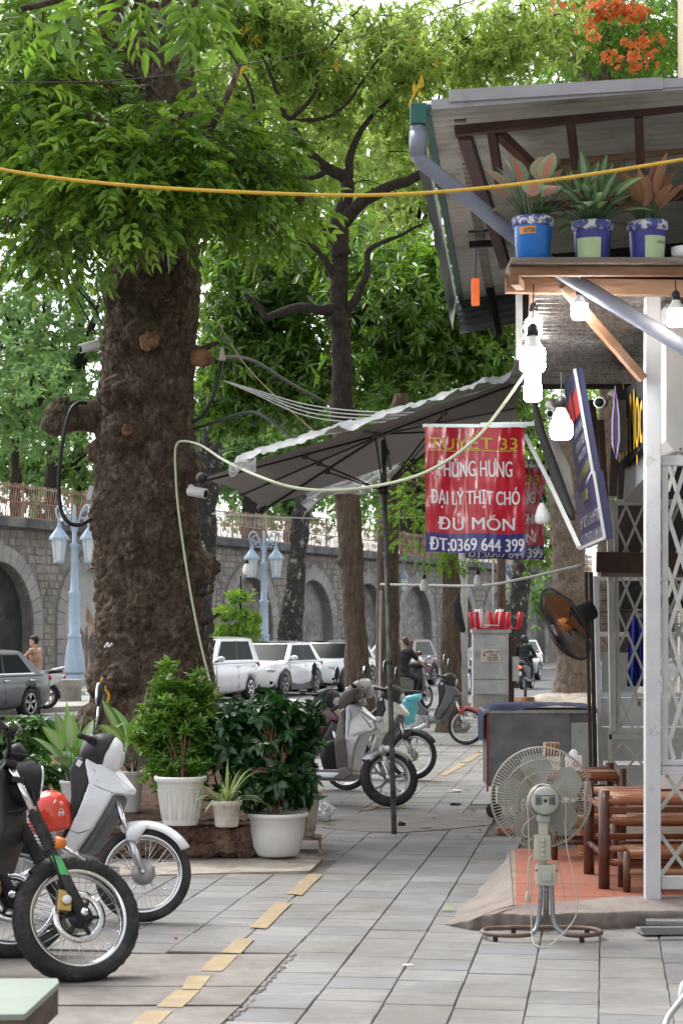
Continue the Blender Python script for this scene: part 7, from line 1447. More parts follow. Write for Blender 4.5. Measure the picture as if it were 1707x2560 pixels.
# ================================================================== signs at the shop
mk('sign_navy', (.045, .05, .125), .35, var=.08); mk('sign_grey', (.42, .46, .48), .4, var=.06); mk('yellow_letter', (.8, .5, .015), .4); mk('orange_print', (.75, .14, .03), .5); mk('white_print', (.62, .62, .64), .5); mk('yellow_print', (.6, .52, .1), .5); mk('ac_white', (.66, .65, .64), .4, var=.05); mk('neon', (.45, .32, .7), .3)
def quad_board(name, label, q, thick, mat, edge=None):
    """q: four (px,py,Y) corners TL,TR,BR,BL"""
    c = [P(*p) for p in q]; n = (c[1]-c[0]).cross(c[3]-c[0]).normalized(); n = n if n.dot(cam.location-c[0]) > 0 else -n
    t = thing(name, label, 'sign', (c[2]+c[3])/2); m = MB(); m.add(c+[p-n*thick for p in c], [(0, 3, 2, 1), (4, 5, 6, 7), (0, 1, 5, 4), (1, 2, 6, 5), (2, 3, 7, 6), (3, 0, 4, 7)]); b = m.build('board', MAT[mat], t)
    if edge: m = MB(); m.bar(c[1]+n*.004, c[2]+n*.004, .018, .018); m.bar(c[2]+n*.004, c[3]+n*.004, .02, .02); m.build('frame', MAT[edge], b)
    return t, b, lambda a, z, o=.004: c[0].lerp(c[1], a).lerp(c[3].lerp(c[2], a), 1-z)+n*o
def scribble(fn, b, rows):
    """rows: (a0,a1,z0,z1,material): unreadable small print as rows of strokes"""
    for a0, a1, z0, z1, mt in rows:
        q = MB(); a = a0
        while a < a1:
            w = random.uniform(.015, .035); 
            for k in range(random.choice((1, 2))): q.add([fn(a, z0), fn(a+w*.55, z0), fn(a+w*.55, z1), fn(a, z1)], [(0, 1, 2, 3)])
            zz = random.choice((z0, z1-(z1-z0)*.22, (z0+z1)/2)); q.add([fn(a, zz), fn(a+w, zz), fn(a+w, zz+(z1-z0)*.2), fn(a, zz+(z1-z0)*.2)], [(0, 1, 2, 3)]); a += w+.022
        q.build('small_print', MAT[mt], b, kind='stuff')
t, b, fn = quad_board('blue_sign', 'tall navy sign with red block above rows of pale lettering', [(1408, 960, 14.6), (1437, 922, 13.6), (1482, 1180, 13.6), (1446, 1250, 14.6)], .05, 'sign_navy', 'white_board')
for a0, a1 in ((.12, .48), (.54, .9)): q = MB(); q.add([fn(a0, .60), fn(a1, .60), fn(a1, .86), fn(a0, .80)], [(0, 1, 2, 3)]); q.build('red_block', MAT['print_red'], b)
scribble(fn, b, ((.3, .95, .47, .54, 'white_print'), (.3, .9, .34, .41, 'white_print'), (.35, .85, .24, .3, 'white_print'), (.2, .95, .08, .17, 'yellow_print')))
t, b, fn = quad_board('blue_sign', 'lower navy sign with yellow and white lettering below the tall one', [(1438, 1225, 14.5), (1484, 1178, 13.5), (1512, 1345, 13.5), (1450, 1372, 14.5)], .06, 'sign_navy', 'white_board')
scribble(fn, b, ((.3, .6, .7, .86, 'yellow_print'), (.1, .95, .3, .48, 'white_print'), (.1, .95, .04, .2, 'white_print')))
t, b, fn = quad_board('grey_sign_box', 'pale grey sign box with slanting orange lettering beside the corner post', [(1568, 1080, 14.4), (1668, 1000, 12.2), (1668, 1128, 12.2), (1556, 1255, 14.4)], .12, 'sign_grey')
scribble(fn, b, ((.08, .48, .38, .52, 'orange_print'), (.62, .95, .5, .72, 'orange_print')))
yl = thing('letter_sign', 'dark sign box with tall yellow cut-out letters in the shop front', 'sign', P(1580, 1170, 13.4))
m = MB(); m.add([P(1540, 985, 14.6), P(1610, 940, 12.6), P(1610, 1110, 12.6), P(1552, 1178, 14.6), P(1560, 985, 15), P(1640, 940, 13), P(1640, 1110, 13), P(1570, 1178, 15)], [(0, 3, 2, 1), (4, 5, 6, 7), (0, 1, 5, 4), (1, 2, 6, 5), (2, 3, 7, 6), (3, 0, 4, 7)]); m.build('sign_box', MAT['matte_black'], yl)
Ya, Yb = P(1553, 1085, 14.6), P(1613, 1020, 12.5); hs = Vector((0, 0, .42)); q = MB()
put_text(q, 'Lẩu Mọc', 0, 1, 0, 1, lambda a, z: Ya.lerp(Yb, a)+hs*(z-.5)+Vector((-.022, 0, 0)), .02); q.build('lettering', MAT['yellow_letter'], yl)
t, b, fn = quad_board('diamond_sign', 'narrow hanging sign with violet neon outline beside the yellow letters', [(1529, 1010, 13.6), (1545, 1000, 13.2), (1546, 1130, 13.2), (1531, 1120, 13.6)], .05, 'matte_black'); m = MB(); m.tube([P(1537, 965, 13.1), P(1546, 1040, 13.1), P(1547, 1100, 13.1), P(1539, 1148, 13.1), P(1530, 1110, 13.1), P(1530, 1050, 13.1)], .006, 6, closed=True); m.build('neon_outline', MAT['neon'], b)
ac = thing('wall_cabinet', 'off-white steel wall cabinet above the lattice gate', 'cabinet', P(1690, 1130, 11.75)); m = MB(); a, b_ = P(1664, 1128, 11.7), P(1800, 760, 11.7)
m.prism([(a.x, b_.z), (b_.x, b_.z), (b_.x, a.z), (a.x+.05, a.z), (a.x, a.z+.06)], lambda x, z: (x, 11.7, z), lambda x, z: (x, 12.2, z)); m.build('casing', MAT['ac_white'], ac, bevel=.012); m = MB(); m.cyl(P(1700, 1122, 11.69), P(1700, 1122, 11.71), .008, n=10); m.build('bolt', MAT['rust_steel'], ac)
def cctv(px, py, Y, d, label, r=.035, L=.13, arm=None):
    c = P(px, py, Y); d = Vector(d).normalized(); t = thing('security_camera', label, 'camera', c); m = MB(); m.tube([c-d*L, c-d*L*.9, c+d*L*.5, c+d*L*.52], [r*.7, r, r, r*.94], 18); h = m.build('camera_body', MAT['ac_white'], t); m = MB(); m.cyl(c+d*L*.5, c+d*L*.54, r*.78, n=18); m.build('lens', MAT['glass_car'], h)
    if arm: m = MB(); m.tube([c-d*L*.5, P(*arm)], .012, 8); m.build('bracket', MAT['ac_white'], t); m = MB(); m.sphere(P(*arm), .032, 12, 8); m.build('mount', MAT['ac_white'], t)
cctv(1500, 1006, 13.6, (-.25, -1, -.12), 'white bullet camera among the shop signs', .04, .14, (1528, 988, 13.8)); cctv(1383, 1032, 14.4, (-.6, -.8, -.2), 'small grey bullet camera above the red banner', .03, .1, (1372, 1012, 14.6))
cctv(217, 868, 21.2, (-.75, -.5, -.28), 'white bullet camera clamped to the left of the burled trunk', .05, .15, (246, 848, 21.8)); cctv(500, 1232, 21.4, (.85, -.45, -.18), 'pale bullet camera clamped to the right of the burled trunk', .055, .15, (478, 1218, 21.7))
# folded awning arms
aw = thing('folded_awning', 'folded dark awning with pale metal arm slanting beside the banners', 'awning', P(1445, 1372, 13.4))
m = MB(); m.bar(P(1312, 1088, 14.9), P(1372, 1205, 14.3), .022, .02); m.bar(P(1372, 1205, 14.3), P(1447, 1368, 13.4), .024, .02); m.build('arm', MAT['white_board'], aw)
m = MB(); m.loft([ring(P(x, y, Y), (1, 0, .2), (0, 1, 0), a, b, 10, 3) for x, y, Y, a, b in ((1330, 985, 14.8, .012, .06), (1352, 1080, 14.5, .025, .08), (1392, 1200, 14.2, .035, .1), (1425, 1285, 13.9, .03, .08), (1432, 1300, 13.8, .01, .04))]); m.build('rolled_canvas', MAT['matte_black'], aw); m = MB(); m.loft([ring(P(x, y, Y), (1, 0, .2), (0, 1, 0), a, b, 10, 3) for x, y, Y, a, b in ((1372, 1080, 14.7, .03, .06), (1410, 1170, 14.4, .05, .05), (1436, 1275, 14.1, .02, .04))]); m.build('canvas_fold', MAT['concrete'], aw)
bc = P(1188, 730, 12.2); t = thing('battery_pack', 'orange rectangular hanging box on a black cord below the roof edge', 'hanging box', bc-Vector((0, 0, .08))); m = MB(); m.box(bc, (.05, .05, .165)); m.build('box', MAT['orange_print'], t, bevel=.008); m = MB(); m.tube([bc+Vector((0, 0, .08)), P(1190, 620, 12.3)], .003, 5); m.build('cord', MAT['cable_black'], t)
# ================================================================== banners
mk('banner_red', (.42, .012, .03), .22, var=.1, scale=3, spec=.6, coat=.2); mk('banner_navy', (.03, .03, .16), .3, var=.1, coat=.2); mk('banner_yellow', (.5, .38, .03), .4); mk('banner_white', (.66, .66, .7), .4)
def banner(label, x0, y0, wpx, hpx, Y, seed, skew=0.0):
    s_ = Y/FPX; w, h = wpx*s_, hpx*s_; o = P(x0, y0, Y)
    def fn(a, z, off=0.0):     # a 0..1 across, z 0..1 down
        fold = .006*math.sin(a*27+z*4+seed+2*math.sin(a*5))*(.25+.75*(1-z)**2)+.009*abs(noise.noise(Vector((a*7+z*2, z*2.2, seed))))+.004*noise.noise(Vector((a*22, z*5, seed)))+.018*math.sin(a*9+seed*2+z*1.5)+.006*noise.noise(Vector((a*8, z*8, seed)))
        return o+Vector((a*w+skew*z, -fold-off+.02*a, -z*h+.004*math.sin(a*14+seed)-.012*a*z))
    t = thing('hanging_banner', label, 'banner', fn(.5, 1))
    m = MB(); m.grid(lambda a, b: fn(a, b*.846), 70, 40); b = m.build('red_field', MAT['banner_red'], t); m = MB(); m.grid(lambda a, b: fn(a, lerp(.846, 1, b)), 70, 8); m.build('navy_strip', MAT['banner_navy'], t)
    for txt, a0, a1, zt, zb, mt, bo in (('TUYẾT 33', .04, .925, .08, .176, 'banner_yellow', .012), ('PHÙNG HƯNG', .13, .87, .262, .393, 'banner_white', .022), ('ĐẠI LÝ THỊT CHÓ', .05, .945, .5, .614, 'banner_white', .022), ('ĐỦ MÓN', .12, .89, .715, .817, 'banner_white', .022), ('ĐT:0369 644 399', .035, .985, .88, .985, 'banner_white', .022)):
        q = MB(); put_text(q, txt, a0, a1, -zb, -zt, lambda a, z: fn(a, -z, .004), bo); q.build('lettering', MAT[mt], b)
    q = MB(); q.grid(lambda a, z: fn(lerp(.04, .925, a), lerp(.183, .19, z), .004), 20, 1); q.build('rule', MAT['banner_yellow'], b)
    m = MB(); m.bar(fn(-.02, 0)+Vector((0, .01, .01)), fn(1.02, 0)+Vector((0, .01, .01)), .025, .025); m.build('top_batten', MAT['galv'], t)
banner('large red banner hanging from the parasol edge, its navy strip with the phone number whole', 1061, 1068, 250, 312, 14.8, .5, .01)
banner('rear red banner mostly hidden behind the large one', 1168, 1168, 196, 228, 17.2, 2.1, -.02)
m = MB(); m.bar(P(1200, 1062, 14.85), P(1335, 1060, 14.85), .04, .03); tag(m.build('banner_rail', MAT['galv'], None, loc=P(1268, 1062, 14.85)), 'galvanised bar above the large red banner', 'bar')
# ================================================================== parasol
leafmat('canvas_under', (.22, .2, .19), (.22, .2, .19), (.26, .235, .22), .3, .85, .2); mk('plastic_sheet', (.7, .71, .72), .3, var=.1, scale=6, bump=.3, bscale=9, spec=.6, alpha=.6); mk('pole_green', (.1, .115, .105), .5, .4, var=.25, scale=9, c2=(.2, .2, .18), stain_scale=9)
pb = G(985, 2085); pt = P(958, 1100, 16.5); par = thing('parasol', 'grey square parasol tilted over the pavement on a thin pole', 'parasol', pb)
CN = [P(505, 1195, 15.5), P(1312, 942, 15.5), P(1300, 1062, 17.6), P(655, 1270, 17.6)]; AP = pt+Vector((0, 0, .1))
m = MB(); m.tube([pb, pb.lerp(pt, .45), pt], [.023, .022, .019], 14); m.build('pole', MAT['pole_green'], par); m = MB(); pj = pb.lerp(pt, .44); m.cyl(pj-Vector((0, 0, .03)), pj+Vector((0, 0, .03)), .028, n=14); m.build('pole_joint', MAT['pole_green'], par)
for i in range(4):
    a, b = CN[i], CN[(i+1) % 4]
    def pf(u, w_, a=a, b=b, up=0): e = a.lerp(b, u); c = (CN[0]+CN[1]+CN[2]+CN[3])/4; e = e+(c-e)*.04*math.sin(u*PI)*w_; p = AP.lerp(e, w_); return p+Vector((0, 0, -.03*math.sin(u*PI)*math.sin(w_*PI)+.008*noise.noise(Vector((u*9, w_*7, i)))+up))
    m = MB(); m.grid(pf, 14, 12); m.build('canopy_panel', MAT['canvas_under'], par)
    for u in (0, .5):
        e = pf(u, .99); m = MB(); m.bar(AP-Vector((0, 0, .05)), e-Vector((0, 0, .03)), .022, .016); rb = m.build('rib', MAT['black'], par); md_ = AP.lerp(e, .45)-Vector((0, 0, .06)); m = MB(); m.bar(pt-Vector((0, 0, .42)), md_, .012, .01); m.build('strut', MAT['black'], rb); m = MB(); m.box(md_, (.05, .05, .04)); m.build('rib_joint', MAT['black'], rb)
m = MB(); m.cyl(pt-Vector((0, 0, .45)), pt-Vector((0, 0, .38)), .04, n=14); m.build('runner', MAT['black'], par)
for k in (0, 3): m = MB(); m.sphere(CN[k], .045, 10, 8); m.build('rib_tip', MAT['black'], par)
ps = thing('plastic_sheet', 'crumpled clear-white plastic sheet lying over the parasol', 'plastic sheet', AP)
def psf(u, w_):
    far = CN[0].lerp(CN[1], .1+.92*u); near = AP.lerp((CN[2]+CN[3])/2, .1)+Vector((lerp(-1.0, 1.0, u)*1.0, 0, lerp(-.25, .25, u))); e = near.lerp(far+Vector((0, -.06, .0)), w_)
    return e+Vector((0, 0, .07+.035*noise.noise(Vector((u*13, w_*3, 0)))+.05*abs(noise.noise(Vector((u*30, w_*6, 4))))*w_+.02*(1-w_)))
m = MB(); m.grid(lambda u, w_: psf(u, w_)-Vector((0, 0, .045+.05*noise.noise(Vector((u*14, 0, 3)))))*max(0, w_-.9)*10, 80, 20); m.build('sheet', MAT['plastic_sheet'], ps)
def flap(u, w_): p = P(lerp(760, 1000, u)+8*math.sin(w_*9), lerp(lerp(1232, 1150, u), lerp(1282, 1180, u)-18*math.sin(u*PI*2.2), w_), 17.75); return p+Vector((0, .06*noise.noise(Vector((u*7, w_*4, 1))), .02*noise.noise(Vector((u*14, w_*9, 2)))))
m = MB(); m.grid(flap, 40, 14); m.build('hanging_flap', MAT['plastic_sheet'], ps)
def flap2(u, w_): p = P(lerp(572, 640, u), lerp(1150, 1185, w_)-10*u+8*math.sin(u*9), 15.45); return p+Vector((0, .05*noise.noise(Vector((u*6, w_*5, 3))), .03*noise.noise(Vector((u*9, w_*9, 2)))))
m = MB(); m.grid(flap2, 16, 8); m.build('sheet_corner', MAT['plastic_sheet'], ps)
# ================================================================== cables, hose, pipes
def cable(name, label, pts, r, mat, cat='cable', n=7, kinds=None):
    sp = spline([P(*p) for p in pts], 7); m = MB(); m.tube(sp, r, n); return tag(m.build(name, MAT[mat], None, loc=sp[0]), label, cat)
cable('garden_hose', 'pale green hose looped from the burled trunk across to the shop', [(1330, 905, 13.5), (1290, 965, 13.7), (1240, 1035, 13.9), (1190, 1095, 14.0), (1120, 1150, 14.2), (1040, 1190, 14.4), (940, 1215, 14.6), (830, 1226, 14.6), (730, 1218, 14.7), (640, 1188, 15.0), (560, 1150, 16.4), (500, 1112, 19.0), (455, 1103, 21.0), (440, 1118, 21.15), (439, 1170, 21.15), (446, 1270, 21.1), (470, 1440, 21.0), (500, 1600, 20.9), (528, 1712, 20.8)], .0115, 'cable_green', 'hose', 9)
cable('yellow_rope', 'bright yellow cord strung across the street above head height', [(-60, 412, 8.2), (120, 442, 8.2), (330, 464, 8.2), (560, 478, 8.2), (850, 488, 8.2), (1060, 482, 8.2), (1280, 462, 8.2), (1500, 432, 8.2), (1760, 390, 8.2)], .0072, 'cord_yellow', 'rope')
cable('dark_wire', 'thin dark wire strung high above the yellow cord', [(-40, 205, 9), (300, 200, 9), (700, 145, 9), (1000, 60, 9), (1250, -20, 9)], .0022, 'cable_black', 'wire')
cable('black_cable', 'thick black cable looping down from the cut limb stub', [(215, 1008, 21.4), (196, 1008, 21.2), (176, 1030, 21), (158, 1100, 20.9), (148, 1190, 20.9), (152, 1270, 20.9), (172, 1306, 20.9), (200, 1312, 21), (228, 1298, 21.4)], .022, 'cable_black')
cable('black_cable', 'black cables fanning down to the camera on the left of the trunk, front strand', [(170, 672, 21), (172, 705, 21), (200, 760, 21.2), (240, 835, 21.5)], .008, 'cable_black'); cable('black_cable', 'rear strand of the black cables fanning down to the left camera', [(166, 660, 21.2), (190, 715, 21.2), (236, 770, 21.4), (254, 808, 21.6)], .01, 'cable_black'); cable('black_cable', 'middle strand of the black cables fanning down to the left camera', [(178, 690, 21.1), (212, 730, 21.2), (246, 782, 21.5)], .006, 'cable_black')
cable('black_cable', 'thick black cable sagging from the tree stub to the forked tree', [(540, 905, 21.5), (580, 892, 22), (640, 905, 24), (720, 955, 27), (830, 1015, 31.5)], .022, 'cable_black'); cable('black_cable', 'black cable arching from the trunk down behind the parasol', [(484, 1072, 21.6), (540, 1055, 21), (610, 1032, 20), (650, 1036, 19.4), (700, 1070, 19), (750, 1112, 18.6)], .016, 'cable_black'); cable('black_cable', 'twisted cable bundle hanging beside the trunk stub', [(556, 900, 21.4), (548, 940, 21.3), (535, 985, 21.3), (510, 1035, 21.4), (482, 1056, 21.6)], .018, 'cable_black')
for k, dy in enumerate((0, 9, 18, 28)): cable('white_wire', ['uppermost', 'second', 'third', 'lowest'][k]+' of the pale wires running from the trunk to the shop', [(560, 952, 21.3), (640, 975+dy*.4, 20.5), (760, 1010+dy, 19), (900, 1028+dy, 18), (1060, 1032+dy*.6, 17)], .006, 'cable_grey', 'wire')
cable('orange_rope', 'thin orange rope slanting down from the trunk', [(508, 735, 21.6), (560, 830, 21), (620, 920, 20.5), (720, 1020, 20), (800, 1092, 19)], .006, 'rust_bar', 'rope')
cable('pale_pipe', 'pale pipe on a post running across to the shop corner', [(948, 1785, 27), (950, 1600, 24), (952, 1480, 20.5)], .014, 'cable_grey', 'pipe'); cable('pale_pipe', 'pale horizontal pipe carrying unlit bulbs above the motorbikes', [(952, 1461, 20.5), (1060, 1463, 19.6), (1200, 1464, 18.6), (1300, 1448, 18), (1455, 1412, 17.4)], .013, 'cable_grey', 'pipe')
cable('thin_wire', 'thin pale wire crossing behind the forked trunk', [(530, 1284, 40), (700, 1293, 40), (900, 1298, 40), (1060, 1292, 40)], .012, 'cable_grey', 'wire')
cable('thin_wire', 'thin dark wire drooping from the awning past the unlit bulb', [(1316, 1150, 14.3), (1335, 1210, 14.2), (1380, 1290, 13.9), (1445, 1362, 13.6)], .005, 'cable_black', 'wire')
m = MB(); m.lathe([(.0, 0), (.012, 0), (.035, -.12), (.034, -.14), (0, -.14)], 16, Matrix.Translation(P(556, 868, 21.2))); tag(m.build('funnel_insulator', MAT['cable_beige'], None, loc=P(556, 900, 21.2)), 'small cream cone hanging from the stub on the trunk', 'insulator')
m = MB(); m.box(P(226, 1232, 21.6), (.05, .015, .15), Matrix.Rotation(rad(12), 3, 'Y')); tag(m.build('tree_tag', MAT['white_print'], None, loc=P(226, 1248, 21.6)), 'small white tag nailed to the left of the burled trunk', 'tag')
def daub(pts, r, mt, lab):
    sp = spline([trunk_front(x, y, .035) for x, y in pts], 6); m = MB(); m.tube(sp, [r*(.7+.6*random.random()) for _ in sp], 6, flat=.9); tag(m.build('paint_mark', MAT[mt], None, loc=sp[0]), lab, 'paint mark')
daub([(268, 1700), (278, 1690), (288, 1700), (280, 1718), (290, 1735), (284, 1755), (270, 1768)], .018, 'yellow_daub', 'yellow painted number on the foot of the burled trunk'); daub([(276, 1618), (283, 1608), (287, 1616), (296, 1608)], .016, 'white_daub', 'small white paint smear on the burled trunk')
# ================================================================== electrical cabinet, stools, poles
mk('cab_grey', (.42, .43, .44), .5, .2, var=.12, scale=3, c2=(.55, .55, .55), mixat=(.5, .7), stain_scale=2.5); mk('stool_red', (.5, .02, .035), .35, var=.08); mk('stool_white', (.7, .68, .68), .4); mk('sign_cream', (.62, .56, .48), .6); mk('pole_pale', (.55, .56, .57), .45, var=.08, c2=(.4, .38, .35), stain_scale=2)
EY = 39.3; eb = thing('electrical_cabinet', 'grey steel electrical cabinet with warning plate on a concrete plinth', 'cabinet', (P(1224, 1795, EY).x, EY, 0))
panel('plinth', 'concrete', 1179, 1268, 1738, 1796, EY+.2, eb, .55); panel('casing', 'cab_grey', 1180, 1268, 1582, 1738, EY+.2, eb, .5); panel('cabinet_roof', 'cab_grey', 1177, 1274, 1574, 1582, EY+.2, eb, .6)
door = panel('door', 'cab_grey', 1183, 1265, 1588, 1697, EY-.07, eb, .03); panel('lower_door', 'cab_grey', 1183, 1265, 1700, 1735, EY-.07, eb, .03)
panel('handle', 'dull_metal', 1187, 1194, 1625, 1644, EY-.1, door, .03); panel('label_frame', 'cab_grey', 1210, 1238, 1592, 1612, EY-.09, door, .02)
wp = panel('warning_plate', 'sign_cream', 1201, 1250, 1622, 1655, EY-.1, eb, .01); q = MB(); q.prism([(1210, 1629), (1207, 1640), (1211, 1640), (1206, 1651), (1214, 1637), (1210, 1637), (1213, 1629)], lambda a, b: P(a, b, EY-.112), lambda a, b: P(a, b, EY-.11)); q.build('lightning_symbol', MAT['print_red'], wp)
for txt, x0, x1, y0, y1 in (('DỪNG LẠI', 1215, 1247, 1632, 1626), ('CÓ ĐIỆN', 1222, 1241, 1639, 1635), ('NGUY HIỂM', 1218, 1244, 1646, 1641.5), ('CHẾT NGƯỜI', 1217, 1245, 1652, 1648)): q = MB(); put_text(q, txt, x0, x1, -y0, -y1, lambda a, z: P(a, -z, EY-.112), .03); q.build('lettering', MAT['ink'], wp)
panel('side_box', 'cab_grey', 1279, 1295, 1642, 1702, EY+.15, eb, .3); panel('side_board', 'dark_wood', 1270, 1284, 1590, 1796, EY+.4, eb, .1)
def stool(label, px, py, Y, w, mat, rz, flip=True):
    c = P(px, py, Y); t = thing('plastic_stool', label, 'stool', c, rz); q = MB(); q.box((0, 0, .015), (w, w, .03)); q.build('seat', MAT[mat], t, world=False, bevel=.01)
    for sx in (-1, 1):
        for sy in (-1, 1): q = MB(); q.loft([ring((sx*w*(.46+.07*k), sy*w*(.46+.07*k), .02+.32*k), (1, 0, 0), (0, 1, 0), .045, .045, 8, 4) for k in (0, .5, 1)]); q.build('leg', MAT[mat], t, world=False)
stool('red plastic stool upside down on top of the electrical cabinet', 1216, 1573, EY+.1, .5, 'stool_red', .15); stool('second red plastic stool upside down at the cabinet edge', 1262, 1573, EY+.35, .42, 'stool_red', .5); stool('white plastic stool upside down between the red ones', 1222, 1566, EY+.45, .4, 'stool_white', .1)
m = MB(); m.cyl(P(1157, 1790, 38.4), P(1156, 1100, 38.4), .098, .085, 18); tag(m.build('lamp_pole', MAT['pole_pale'], None, loc=P(1157, 1790, 38.4)), 'thick pale steel pole beside the feathery tree', 'pole')
m = MB(); m.cyl(P(1232, 1600, 41), P(1231, 1150, 41), .02, n=8); tag(m.build('conduit', MAT['cable_grey'], None, loc=P(1232, 1600, 41)), 'thin white conduit beside the straight brown trunk', 'pipe')
st = G(1310, 1772); t = thing('tree_stump', 'low sawn tree stump with a peg beside the cabinet', 'stump', st); m = MB(); m.lathe([(.25, 0), (.24, .1), (.23, .26), (.0, .27)], 20, Matrix.Translation(st)); m.build('block', MAT['cut_wood'], t); m = MB(); m.cyl(st+Vector((.02, 0, .26)), st+Vector((.02, 0, .45)), .035, n=10); m.build('peg', MAT['dark_wood'], t)
m = MB(); m.sphere((0, 0, 0), 1, 40, 12); vs = []
for p in m.v:
    p = Vector(p); p.z = max(p.z, 0); d = 1+.2*noise.noise(p*3); vs.append((P(1425, 1760, 45.2).x+p.x*1.25*d, 45.2+p.y*1.6*d, p.z*.33*d-.01))
m.v = vs; tag(m.build('root_mound', MAT['apron'], None, loc=(P(1425, 1760, 45.2).x, 45.2, 0)), 'sandy root mound around the stout trunk beyond the shop', 'mound')
um = thing('folded_umbrella', 'folded black umbrella tied to the feathery tree', 'umbrella', P(1150, 1570, 32.8)); m = MB(); m.loft([ring(P(x, y, 32.7), (1, 0, 0), (0, 1, 0), a, a, 10) for x, y, a in ((1143, 1490, .03), (1140, 1510, .08), (1146, 1545, .075), (1155, 1575, .06), (1157, 1582, .02))]); m.build('canopy', MAT['matte_black'], um); m = MB(); m.tube([P(1143, 1495, 32.7), P(1147, 1484, 32.7), P(1138, 1478, 32.7)], .02, 8); m.build('handle', MAT['black'], um)
# ================================================================== street lamps
mk('lamp_blue', (.34, .44, .55), .5, var=.1, scale=3); mk('lamp_grey', (.2, .25, .28), .5, var=.15); mk('lamp_glass', (.6, .66, .66), .25, var=.06, spec=.6)
def street_lamp(label, px, Y, mat, Hh=5.35, group=None):
    b = P(px, 1585, Y); b.z = 0; t = thing('street_lamp', label, 'street lamp', b); T = Matrix.Translation(b)
    m = MB(); m.lathe([(.3, 0), (.3, .06), (.16, .1), (.18, .2), (.27, .32), (.29, .45), (.24, .55), (.2, .6)], 24, T); m.build('base', MAT[mat], t)
    m = MB(); N = 24; pr = [(.29, .6), (.29, .7), (.26, .95), (.21, 1.25), (.17, 1.5), (.17, 1.56)]; vs = []
    for i, (r, z) in enumerate(pr):
        for k in range(48): a = 2*PI*k/48; vs.append(b+Vector(((r+.012*math.sin(8*a+z*5))*math.cos(a), (r+.012*math.sin(8*a+z*5))*math.sin(a), z)))
    m.add(vs, [(i*48+k, i*48+(k+1) % 48, (i+1)*48+(k+1) % 48, (i+1)*48+k) for i in range(len(pr)-1) for k in range(48)], True); m.build('twisted_plinth', MAT[mat], t)
    m = MB(); m.lathe([(.19, 1.56), (.2, 1.62), (.15, 1.66), (.145, 2.7), (.17, 2.74), (.17, 2.8), (.11, 2.84), (.1, 4.0), (.13, 4.05), (.13, 4.1), (.06, 4.15), (.05, Hh-.4), (.03, Hh-.2), (.0, Hh-.15)], 24, T); m.build('column', MAT[mat], t)
    for sd in (-1, 1):
        x = sd*.42; m = MB(); m.tube(spline([b+Vector((0, 0, 4.2)), b+Vector((sd*.12, 0, 4.75)), b+Vector((sd*.3, 0, 5.15)), b+Vector((sd*.5, 0, 5.05)), b+Vector((x, 0, 4.7)), b+Vector((sd*.36, 0, 4.6))], 6), .028, 8); arm = m.build('arm', MAT[mat], t)
        m = MB(); m.torus(b+Vector((sd*.28, 0, 4.92)), (0, 1, 0), .12, .02, 20, 6); m.torus(b+Vector((sd*.36, 0, 4.8)), (0, 1, 0), .07, .016, 16, 6); m.torus(b+Vector((sd*.2, 0, 4.72)), (0, 1, 0), .08, .016, 16, 6); m.build('scroll', MAT[mat], arm)
        lb = b+Vector((x, 0, 3.62)); T2 = Matrix.Translation(lb)
        m = MB(); m.lathe([(.0, 0), (.13, .0), (.14, .04), (.21, .62)], 6, T2, smooth=False); la = m.build('lantern_glass', MAT['lamp_glass'], t)
        m = MB()
        for k in range(6): a = 2*PI*k/6; m.tube([lb+Vector((.142*math.cos(a), .142*math.sin(a), .03)), lb+Vector((.214*math.cos(a), .214*math.sin(a), .62))], .012, 5)
        m.lathe([(.145, -.02), (.15, .03), (.13, .03)], 6, T2); m.build('lantern_frame', MAT[mat], la); m = MB(); m.lathe([(.28, .6), (.27, .66), (.14, .84), (.12, .86), (.06, .95), (.05, 1.05), (.0, 1.08)], 6, T2, smooth=False, capb=True); m.build('lantern_roof', MAT[mat], la)
street_lamp('pale blue twin-lantern street lamp in front of the painted arch', 187, 54.6, 'lamp_blue'); street_lamp('blue-grey twin-lantern street lamp rising behind the white cars', 660, 68.9, 'lamp_blue'); street_lamp('dark twin-lantern street lamp behind the glossy-leaved tree', 985, 92, 'lamp_grey'); street_lamp('distant twin-lantern street lamp seen beneath the red banners', 1284, 98, 'lamp_blue')
g_ = G(167, 1752); m = MB(); m.lathe([(.37, 0), (.37, .3), (.39, .31), (.39, .52), (.36, .53), (.0, .53)], 28, Matrix.Translation(g_)); tag(m.build('concrete_planter', MAT['concrete'], None, loc=g_), 'round grey concrete planter at the foot of the pale blue lamp', 'planter')
bn = G(229, 1728); t = thing('street_bench', 'small dark bench against the painted arch', 'bench', bn, .4)
for k in range(3): m = MB(); m.box((0, -.15+.15*k, .43), (1.2, .12, .04)); m.build('seat_slat', MAT['dark_wood'], t, world=False)
for x in (-.5, .5):
    m = MB(); m.tube([(x, -.2, 0), (x, -.1, .25), (x, -.16, .41)], .03, 8); m.build('leg', MAT['black'], t, world=False); m = MB(); m.tube([(x, .2, 0), (x, .1, .25), (x, .16, .41)], .03, 8); m.build('leg', MAT['black'], t, world=False)
